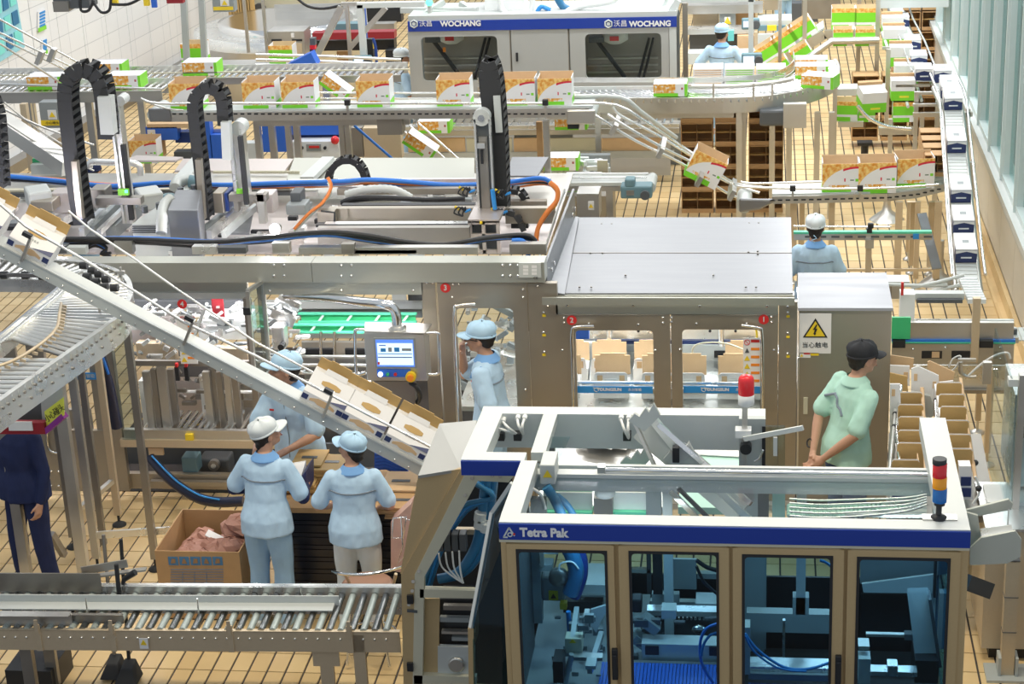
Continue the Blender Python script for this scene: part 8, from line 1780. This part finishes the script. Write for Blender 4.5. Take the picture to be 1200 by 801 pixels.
for P_ in (bpts, bpt2):
    e = MB()
    for i in range(len(P_)-1):
        n_ = max(1, int((P_[i+1]-P_[i]).length/.09))
        for k in range(n_): a_, b_ = P_[i].lerp(P_[i+1], k/n_), P_[i].lerp(P_[i+1], (k+.85)/n_); e.bar(a_, b_, .19, .02)
    e.build('chain_plates', 'light_grey', nv, kind='stuff')
    for s_ in (-1, 1): MB().path([p+Vector((s_*.15, 0, .12)) for p in P_], .014, 6).build('guard_rod', 'steel_bright', nv); MB().path([p+Vector((s_*.11, 0, -.05)) for p in P_], .03, 4).build('side_rail', 'steel', nv)
pp_ = None
for k, (x, y, Y_) in enumerate(LY):
    lab = 'white and navy pack on the chain conveyor, %s from the near end' % ORDS[k]
    if pp_ is None:
        t = thing('navy_pack', lab, 'pack', (0, 0, 0), 'navy packs on the chain conveyor', local=True)
        MB().box(-.1, .1, 0, .3, .0, .135).build('body', 'navy_print', t); MB().box(-.101, .101, .004, .301, .135, .15).build('top_face', 'carton_white', t); MB().box(-.101, .101, .1, .302, .03, .135).build('white_side', 'carton_white', t)
        MB().prism([(-.1, -.002, .10), (.0, -.002, .125), (.1, -.002, .10), (.1, -.002, .135), (-.1, -.002, .135)], (0, .001, 0)).build('white_curve', 'carton_white', t); MB().box(-.05, .05, -.003, 0, .05, .065).build('print_line', 'tape_clear', t); MB().box(-.03, .03, .12, .17, .15, .152).build('print_mark', 'mid_grey', t)
        pp_ = t; o = t
    else: o = copy_tree(pp_)
    o.location = PY(x, y+7, Y_)+Vector((0, 0, -.04)); o['label'] = lab; o['group'] = 'navy packs on the chain conveyor'; o.rotation_euler = (radians(14 if k < 6 else 2), 0, 0)
for px, py, Y_ in ((1140, 180, 20.4), (1124, 140, 21.2), (1100, 110, 22.8)): q_ = PY(px, py, Y_); MB().box(q_.x-.03, q_.x+.03, Y_, Y_+.06, 0, q_.z-.1).build('leg', 'steel', nv)
for a_, b_ in (((1040, 333), (1110, 334)), ((1062, 346), (1125, 334)), ((1068, 337), (1130, 322))): gr(nv, [a_, ((a_[0]+b_[0])/2, (a_[1]+b_[1])/2+1), b_], 16.5, .018, 'white_paint')
e = MB()
for k in range(9): q_ = PY(1134+k*1.3, 328+k*3, 16.7-k*.06); e.ob(q_, (.16, .05, .04))
e.build('transfer_links', 'tape_clear', nv, kind='stuff'); pb(nv, 'transfer_block', 'steel', 1040, 333, 1060, 350, 16.6, .2); pb(nv, 'transfer_block', 'white_plastic', 1055, 345, 1072, 375, 15.9, .15); pb(nv, 'cover', 'light_grey', 982, 330, 1066, 334, 16.6, .2); pb(nv, 'plate', 'steel_dark', 983, 334, 1045, 350, 16.58, .05); pb(nv, 'red_mark', 'red', 1056, 331, 1059, 346, 15.85, .03)
for x_ in (990, 1030): e = MB(); [e.ob(PY(x_+2, 327+j*3.3, 16.4), (.1, .03, .02)) for j in range(7)]; e.build('chain_end', 'tape_clear', nv, kind='stuff')
pb(nv, 'trough', 'light_grey', 1070, 344, 1130, 351, 16.2, .1); pb(nv, 'trough_lip', 'dark_grey', 1075, 351, 1128, 355, 16.15, .05)
lg_ = TH('case_lane', 'rear lane of steel guides with white and green cases left of the navy packs', 'conveyor', 1060, 160)
for k, (x, y, Y_) in enumerate(((1062, 100, 23.6), (1056, 78, 24.4), (1048, 56, 25.4), (1046, 42, 26.2), (1058, 118, 23.0))): q_ = PY(x, y, Y_); case('tag', 'white and green case in the rear lane, %s' % ('second nearest', 'third nearest', 'fourth nearest', 'farthest', 'nearest, under a steel bar')[k], q_, 0, 'white and green cases in the rear lane', .95)
for pts in ([(1034, 38), (1045, 70), (1058, 100), (1064, 125)], [(1040, 30), (1062, 62), (1072, 92), (1080, 118)]): MB().path([PY(x, y, 26-(y-30)*.033) for x, y in pts], .02, 6).build('guide_rod', 'white_paint', lg_)
for x0, y0, x1, y1, Y_ in ((1034, 55, 1060, 58, 24.6), (1050, 99, 1090, 102, 23), (1070, 122, 1098, 125, 22.3), (1070, 132, 1140, 137, 22.2), (1072, 108, 1095, 111, 22.5)): pb(lg_, 'cross_bar', 'steel', x0, y0, x1, y1, Y_, .05)
for x_, y0, y1, Y_ in ((1006, 0, 105, 27.5), (1028, 0, 108, 26.5), (1040, 58, 150, 24), (1073, 108, 192, 22.4), (1080, 135, 192, 22.3), (1043, 140, 215, 23.0), (1134, 128, 175, 22.2), (978, 100, 195, 23), (943, 0, 75, 27)): pb(lg_, 'post', 'steel', x_-2.5, y0, x_+2.5, y1, Y_, .06)
q_ = PY(1024, 132, 23.0); case('tag', 'white-topped green case tilted on the low cross conveyor', q_, radians(12), None, 1.0, rx=.2)
for x, y, lb, Y_ in ((991, 142, 'orange-topped green case on the cross conveyor, left of the tilted case', 23.2), (1060, 143, 'orange-topped green case on the cross conveyor, right of the tilted case', 23.0), (1012, 143, 'green case partly hidden under the tilted case', 23.5)): case('green', lb, PY(x, y, Y_), -.15 if x < 1000 else 0, None, .95)
gr(lg_, [(1005, 124), (1018, 138), (1040, 148), (1068, 151)], 22.8, .025, 'chrome'); pb(lg_, 'cross_rail', 'steel', 982, 143, 1012, 149, 23.1, .05); pb(lg_, 'cross_rail', 'steel', 1030, 150, 1070, 158, 22.9, .1); pb(lg_, 'cross_rail', 'light_grey', 980, 104, 1040, 112, 24.5, .3)
ic = TH('inclined_conveyor', 'inclined slotted conveyor rising right with orange-topped green cases', 'conveyor', 930, 130)
Yi = 27.0; a_, b_ = PY(890, 88, Yi), PY(966, 40, Yi); MB().bar(a_, b_, .04, .14).build('side_rail', 'steel', ic); MB().bar(b_, PY(1030, 40, Yi), .04, .12).build('side_rail', 'steel', ic); MB().bar(a_+V((0, .3, .08)), b_+V((0, .3, .08)), .5, .02).build('belt', 'light_grey', ic)
ia = -atan2((b_-a_).z, (b_-a_).x)
for k, (x, y, r_) in enumerate(((908, 74, 1), (928, 61, 1), (948, 48, 1), (989, 35, 0), (1016, 35, 0))): case('green', 'orange-topped green case on the inclined conveyor, %s from the left' % ORDS[k], PY(x, y, Yi)+V((0, .03, 0)), 0, 'green cases on the inclined conveyor', 1.15, ry=ia*r_)
for k, (x, y, r_) in enumerate(((920, 78, 1), (945, 62, 1), (988, 44, 0), (1014, 44, 0))): case('green', 'green case on the lower strand before the inclined conveyor, %s from the left' % ORDS[k], PY(x, y, Yi-.7)-V((0, 0, .12)), 0, 'green cases on the lower strand', .9, ry=ia*r_)
MB().path([PY(x, y, Yi-.75) for x, y in ((905, 92), (945, 70), (975, 48), (1030, 47))], .05, 4).build('lower_rail', 'steel', ic)
hs = TH('striped_rail', 'yellow and dark green striped guard rail behind the inclined conveyor', 'rail', 925, 60)
for k in range(7): pb(hs, 'stripe', 'yellow' if k % 2 else 'motor_teal', 888+k*11, 30, 899+k*11, 36, 28.5, .05)
pb(hs, 'white_table', 'white_paint', 888, 24, 928, 30, 28.6, .5); pb(hs, 'white_panel', 'white_paint', 888, 40, 950, 58, 28.4, .1); pb(hs, 'post', 'steel_warm', 884, 38, 888, 62, 28.4, .1)
for k in range(9):
    r, c_ = divmod(k, 3); o = copy_tree(proto_c); o.location = (PY(1015, 90, 26).x+.4*c_, 26.0, .31*r+.1); o['label'] = 'empty brown carton in the small stack behind the steel posts, %s row, %s' % (('bottom', 'middle', 'top')[r], names_c[c_]); o['group'] = 'small rear carton stack'; o.scale = (.95, 1, 1)
for k in range(10):
    r, c_ = divmod(k, 2); o = copy_tree(proto_c); o.location = (PY(1062, 60, 29).x+.42*c_, 29.0, .31*r+.1); o['label'] = 'brown carton in the far stack beside the glass wall, %s row up, %s' % (ORDS[r], ('left', 'right')[c_]); o['group'] = 'far carton stack'
sbs = TH('swivel_stool_base', 'black star-shaped stool base standing on the tiles behind the open cases', 'stool', 1013, 190); q_ = PZ(1013, 186, .12)
MB().tube(q_-V((0, 0, .02)), q_+V((0, 0, .22)), .05, 10).build('column', 'black', sbs); MB().box(q_.x-.1, q_.x+.1, q_.y-.08, q_.y+.08, q_.z+.2, q_.z+.24).build('plate', 'black', sbs)
for k in range(5): t_ = k*2*pi/5+.3; e_ = q_+V((.26*cos(t_), .26*sin(t_), -.05)); o = MB().path([q_, q_.lerp(e_, .5)+V((0, 0, .02)), e_], [.035, .03, .022], 8).build('arm', 'black', sbs); MB().tube(e_-V((0, 0, .07)), e_, .03, 8).build('caster', 'black', sbs)
for k in range(4): q_ = PY(1093+k*2, 172+k*9-8, 21.2-k*.3); o = copy_tree(proto_c); o.location = q_-V((0, 0, .15)); o.scale = (.75, .7, .8); o['label'] = 'nested brown carton beside the chain conveyor, %s from the back' % ORDS[k]; o['group'] = 'nested cartons by the chain conveyor'
tw = TH('overhead_duct', 'pale overhead duct crossing the upper right corner', 'duct', 1075, 5, 3.5); MB().box(PY(1030, 0, 27).x, PY(1112, 0, 27).x, 27, 27.5, PY(1075, 9, 27).z, PY(1075, -12, 27).z).build('duct', 'white_paint', tw)
rm = TH('rear_packing_unit', 'pale rear machine unit with grey boxes behind the seen-from-behind worker', 'machine', 840, 70)
for x0, y0, x1, y1, Y_, m in ((806, 6, 894, 16, 29, 'steel'), (812, 15, 842, 32, 29.2, 'steel_warm'), (843, 16, 862, 33, 29.1, 'grey_paint'), (862, 14, 885, 34, 29.4, 'cardboard'), (806, 34, 885, 40, 28.6, 'steel_bright'), (808, 40, 880, 62, 28.8, 'dark_grey'), (864, 42, 885, 60, 28.5, 'cardboard_light'), (806, 62, 885, 75, 28, 'white_paint'), (940, 0, 985, 22, 30, 'steel_dark'), (895, 0, 912, 12, 31, 'steel'), (928, 4, 958, 26, 31, 'dark_grey')): pb(rm, 'unit_panel', m, x0, y0, x1, y1, Y_, .3)
b_ = pb(rm, 'label', 'paper', 849, 20, 856, 28, 29.0, .01); tri(b_, PY(852.5, 24, 28.98), .06, .055, 0, 'yellow', 'warning_triangle'); pb(rm, 'cyan_tool', 'teal_glow', 853, 36, 860, 48, 26.5, .1)
fr_ = TH('white_pipe_frame', 'white square pipe frame holding a small monitor, right of the far machine', 'frame', 880, 90)
pb(fr_, 'post', 'white_paint', 877, 0, 883, 64, 25.2, .1); pb(fr_, 'beam', 'white_paint', 790, -4, 885, 3, 25.2, .1); pb(fr_, 'post', 'steel_dark', 800, 4, 806, 100, 25.0, .08); pb(fr_, 'post', 'steel', 912, 0, 916, 78, 25.5, .06); MB().bar(PY(783, 18, 24.4), PY(795, 0, 24.4), .08, .08).build('brace', 'white_paint', fr_)
def monitor(par, x0, y0, x1, y1, Y_):
    o = pb(par, 'monitor', 'motor_teal', x0, y0, x1, y1, Y_, .1, bev=.02); pb(o, 'screen', 'screen', x0+2, y0+3, x0+(x1-x0)*.62, y1-3, Y_-.01, .01); c = PY(x1-4, (y0+y1)/2, Y_-.01); MB().tube(c, c-V((0, .05, 0)), .06, 12).build('knob', 'dark_grey', o)
monitor(fr_, 869, 63, 893, 78, 25.0); monitor(fr_, 869, 22, 890, 35, 27.5)
fl_ = TH('white_pipe_frame', 'white square pipe frame with hanging monitor and steel braces, left of the far machine', 'frame', 424, 120)
pb(fl_, 'post', 'white_paint', 420, 6, 427, 68, 24.0, .1); pb(fl_, 'beam', 'white_paint', 418, 3, 497, 9, 24.0, .1); pb(fl_, 'post', 'steel', 407, 8, 411, 96, 24.1, .06); pb(fl_, 'beam', 'steel', 399, 3, 420, 7, 24.1, .06); MB().bar(PY(400, 8, 24.1), PY(372, 64, 24.1), .09, .06, V((0, 1, 0))).build('brace', 'steel', fl_); MB().bar(PY(452, 9, 24.1), PY(410, 56, 24.1), .07, .06, V((0, 1, 0))).build('brace', 'steel', fl_)
monitor(fl_, 413, 66, 435, 79, 23.9); pb(fl_, 'yellow_label', 'yellow', 419, 78, 427, 83, 23.85, .02); cable('cable', [PY(434, 75, 24), PY(441, 76, 24), PY(440, 55, 24), PY(437, 45, 24)], .02, 'blue_dark', fl_); pb(fl_, 'yellow_plug', 'yellow', 437, 51, 440, 57, 24, .03); pb(fl_, 'drive', 'black', 428, 46, 437, 70, 24.2, .1); pb(fl_, 'strut', 'blue', 427, 10, 429, 45, 24.15, .05)
rb_ = TH('red_beam_machine', 'dark machine with a long red beam behind the white frame', 'machine', 420, 110)
for x0, y0, x1, y1, Y_, m in ((366, 38, 462, 46, 26, 'red_dark'), (366, 47, 462, 59, 26.2, 'black'), (393, 28, 420, 37, 26.4, 'motor_teal'), (430, 8, 470, 26, 27.5, 'black'), (430, 28, 462, 37, 27, 'steel'), (452, 59, 462, 78, 26, 'black'), (395, 60, 410, 75, 26.5, 'cardboard'), (484, 8, 496, 16, 26, 'red')): pb(rb_, 'machine_panel', m, x0, y0, x1, y1, Y_, .2)
for k in range(4): gr(rb_, [(300, 64+k*6), (380, 66+k*6), (470, 70+k*6)], 23.4-k*.3, .02, 'steel_bright')
ac = TH('rotary_table', 'large round chrome accumulating table at the top left', 'table', 330, 70); Ya = 28; c = PZ(335, 30, 1.1)
MB().lathe(c-V((0, 0, .15)), [(1.5, 0), (1.5, .15), (1.42, .16)], 40).build('table_top', 'steel_bright', ac); MB().lathe(c+V((0, 0, .0)), [(1.1, 0), (1.1, .12), (1.0, .12)], 36).build('inner_ring', 'chrome', ac); MB().lathe((c.x, c.y, 0), [(1.2, 0), (1.3, 1.0)], 24).build('skirt', 'steel', ac); MB().box(c.x-.3, c.x+1.8, c.y+.5, c.y+.55, 1.1, 1.35).build('guide', 'steel', ac)
gc = TH('grey_switch_cabinet', 'grey switch cabinet with slots in front of the round table', 'cabinet', 336, 95); pb(gc, 'body', 'steel', 315, 37, 358, 90, 25.2, .4);
for x0 in (318, 342): pb(gc, 'slot', 'black', x0, 46, x0+12, 48.5, 25.19, .01)
b_ = pb(gc, 'label', 'paper', 341, 39, 344.5, 44, 25.18, .01); pb(gc, 'door', 'steel_warm', 322, 51, 354, 66, 25.18, .02)
ba = TH('angled_guard', 'bright blue angled guard arm with small red-topped beacon', 'guard', 358, 100); MB().bar(PY(343, 80, 22.9), PY(370, 67, 22.9), .2, .17).build('arm', 'blue', ba); pb(ba, 'end_face', 'blue', 343, 77, 353, 85, 22.85, .1); pb(ba, 'beacon_red', 'red_lens', 363, 53, 369, 58, 23, .1); pb(ba, 'beacon_base', 'dark_grey', 363, 45, 369, 53, 23, .1); pb(ba, 'black_post', 'black', 364, 58, 369, 86, 23.05, .08); pb(ba, 'orange_strip', 'orange', 369, 72, 373, 86, 23, .05)
fc2 = S('trim_2', MB().box(PY(297, 0, 33).x, PY(400, 0, 33).x, 33, 33.3, 0, PY(350, -20, 33).z), 'cream_frame'); cu_ = MB()
for k in range(9): x_ = PY(272+k*3, 20, 32.5).x; cu_.tube((x_, 32.5, 0), (x_, 32.5, 3), .06, 6)
cu_.build('brown_curtain', 'cardboard_gold', None, 'brown strip curtain at the top left beside the cream cabinet', None, 'curtain'); c = PY(305, 11, 32.9); MB().tube(c, c-V((0, .08, 0)), .12, 14).build('round_valve', 'dark_grey', None, 'round dark valve knob on the cream wall panel', None, 'valve'); cable('hanging_cable', [PY(345, -5, 26), PY(360, 7, 26), PY(380, 10, 26), PY(405, 5, 26)], .02, 'black', None, label='black cable sagging at the top between frame and cream panel', cat='cable')
for x0, x1, Y_, nm in ((213, 219, 22.6, 'left'), (234, 240, 22.7, 'right')): MB().bar(PY(x0+2, -5, Y_), PY(x1+2, 112, Y_), .07, .07, V((0, 1, 0))).build('slim_post', 'grey_paint', None, '%s of the two slim pale posts rising behind the first cases' % nm, None, 'post', 'slim pale posts')
for x_, nm in ((288, 'left'), (310, 'right')): pb(None, 'thin_post', 'steel', x_-1.5, 0, x_+1.5, 62, 25, .05, label='%s of the two thin steel posts before the round chrome table' % nm, cat='post', group='thin steel posts')
for k, (x0, y0, x1, y1, Y_) in enumerate(((249, -4, 274, 14, 22.5), (47, 120, 76, 150, 19.8))):
    t = thing('warning_box', ('grey box with yellow foot strip hanging at the top left edge', 'grey box with yellow strip under the left roller line')[k], 'box', PY((x0+x1)/2, y1, Y_)); pb(t, 'body', 'mid_grey', x0, y0, x1, y1, Y_, .15); s_ = pb(t, 'yellow_strip', 'yellow', x0+1, y1-9 if k else y1-6, x1-1, y1-3 if k else y1-2, Y_-.01, .01); b_ = pb(t, 'label', 'paper', x0+9, y0+9 if k else y0+3, x0+19, y0+20 if k else y0+11, Y_-.01, .01); c = PY(x0+14, y0+14 if k else y0+7, Y_-.02); tri(b_, c, .035, .03, 0, 'yellow', 'warning_triangle')
    if k: text('小心碰头', 'sign_text', PY((x0+x1)/2, y1-6, Y_-.015), .04, 'black', s_, ext=.001)
om = TH('overhead_motor_unit', 'dark overhead motor unit with cable loops at the top left', 'machine', 90, 14, 3.5); Yo = 22.0
pb(om, 'housing', 'dark_grey', 62, -10, 104, 10, Yo, .3); pb(om, 'housing', 'steel_dark', 62, 2, 80, 14, Yo-.05, .3); pb(om, 'red_block', 'red_dark', 195, -4, 214, 4, Yo, .1)
for x_ in (134, 171): pb(om, 'yellow_plug', 'yellow', x_-3, -4, x_+3, 7, Yo, .06)
pb(om, 'blue_plug', 'blue', 177, -4, 183, 9, Yo, .04)
for pts in ([(94, -3), (95, 12), (104, 12), (110, 0)], [(108, 0), (118, 14), (128, 12), (130, -3)], [(130, 5), (150, 5), (165, -2)]): cable('cable', ypts(pts, Yo), .018, 'black', om)
bm = TH('blue_case_machine', 'bright blue case machine behind the row of cases with a white control box', 'machine', 300, 250); Yb = 20.9
for x0, y0, x1, y1, m in ((171, 149, 208, 164, 'blue'), (205, 155, 262, 167, 'blue_dark'), (231, 140, 247, 186, 'blue'), (247, 158, 262, 186, 'blue'), (307, 143, 345, 158, 'blue'), (350, 140, 398, 158, 'blue'), (307, 158, 335, 178, 'blue'), (336, 158, 345, 178, 'blue_dark'), (345, 158, 398, 163, 'blue_dark'), (204, 178, 232, 186, 'dark_grey'), (150, 166, 190, 184, 'cardboard'), (172, 145, 240, 150, 'cardboard_light'), (426, 150, 470, 186, 'steel_warm'), (400, 150, 425, 184, 'steel_dark'), (287, 168, 300, 186, 'white_paint')): pb(bm, 'blue_panel' if 'blue' in m else 'panel', m, x0, y0, x1, y1, Yb+(.1 if m == 'blue_dark' else 0), .15)
b_ = pb(bm, 'label', 'paper', 173, 152, 182, 163, Yb-.02, .01); tri(b_, PY(177.5, 158, Yb-.03), .035, .03, 0, 'yellow', 'warning_triangle')
b_ = pb(bm, 'control_box', 'tape_clear', 342, 166, 397, 186, Yb-.2, .2); pb(b_, 'display', 'mid_grey', 359, 169, 376, 177, Yb-.21, .01); pb(b_, 'red_digits', 'red', 362, 171, 374, 173.5, Yb-.22, .01); c = PY(392.5, 164, Yb-.2); MB().ball(c, .05, 12, 8).build('red_button', 'red_lens', b_)
for x_ in (354, 381): c = PY(x_, 173, Yb-.21); MB().tube(c, c-V((0, .02, 0)), .02, 8).build('dial', 'black', b_)
q_ = PY(172, 184, 20.6); case('open', 'opened milk case with flap lying low beside the blue machine', (q_.x, 20.5, q_.z-.05), 0, None, .9)
li = TH('left_incline', 'steel incline with guide wires at the left edge behind the tallest chain', 'conveyor', 60, 230); MB().bar(PY(0, 142, 18.6), PY(82, 196, 18.0), .2, .16).build('side_rail', 'steel', li)
for y0, y1, r_ in ((120, 190, .01), (142, 200, .01), (128, 170, .012)): gr(li, [(5, y0), (50, (y0+y1)/2), (110, y1)], 18.2, r_, 'steel')
for k, (a_, b_) in enumerate((((-5, 20), (100, 78)), ((-5, 36), (92, 82)), ((-5, 42), (90, 88)), ((-5, 48), (70, 96)))): MB().tube(PY(*a_, 19.5), PY(*b_, 20.3), .012, 6).build('guide_wire', 'steel_bright', li)
for x_, y_ in ((47, 67), (61, 64)): q_ = PY(x_, y_, 19.8); MB().ob(q_, (.05, .1, .16), Matrix.Rotation(.5, 3, 'Y')).build('wire_bracket', 'steel', li)
pb(li, 'green_tray', 'green', 38, 186, 62, 193, 18.4, .2); pb(li, 'panel', 'light_grey', 36, 193, 84, 204, 18.3, .3); pb(li, 'post', 'steel_warm', 28, 122, 35, 200, 19.2, .08)
hz_ = TH('striped_kerb', 'yellow and black striped kerb at the foot of the left wall', 'kerb', 18, 192)
a_, b_ = PZ(4, 200, .1), PZ(28, 186, .1)
for k in range(8): MB().bar(a_.lerp(b_, k/8), a_.lerp(b_, (k+1)/8), .12, .06).build('stripe', 'yellow' if k % 2 else 'black', hz_)
MB().path(smooth([PY(105, 196, 17.6), PY(107, 190, 17.6), PY(125, 190, 17.6), PY(160, 192, 17.6), PY(165, 205, 17.6)], 4), .035, 8).build('bent_pipe', 'steel_bright', None, 'bent steel pipe behind the tallest cable chain', None, 'pipe')
for o in bpy.data.objects:
    if '_s' in o: del o['_s']
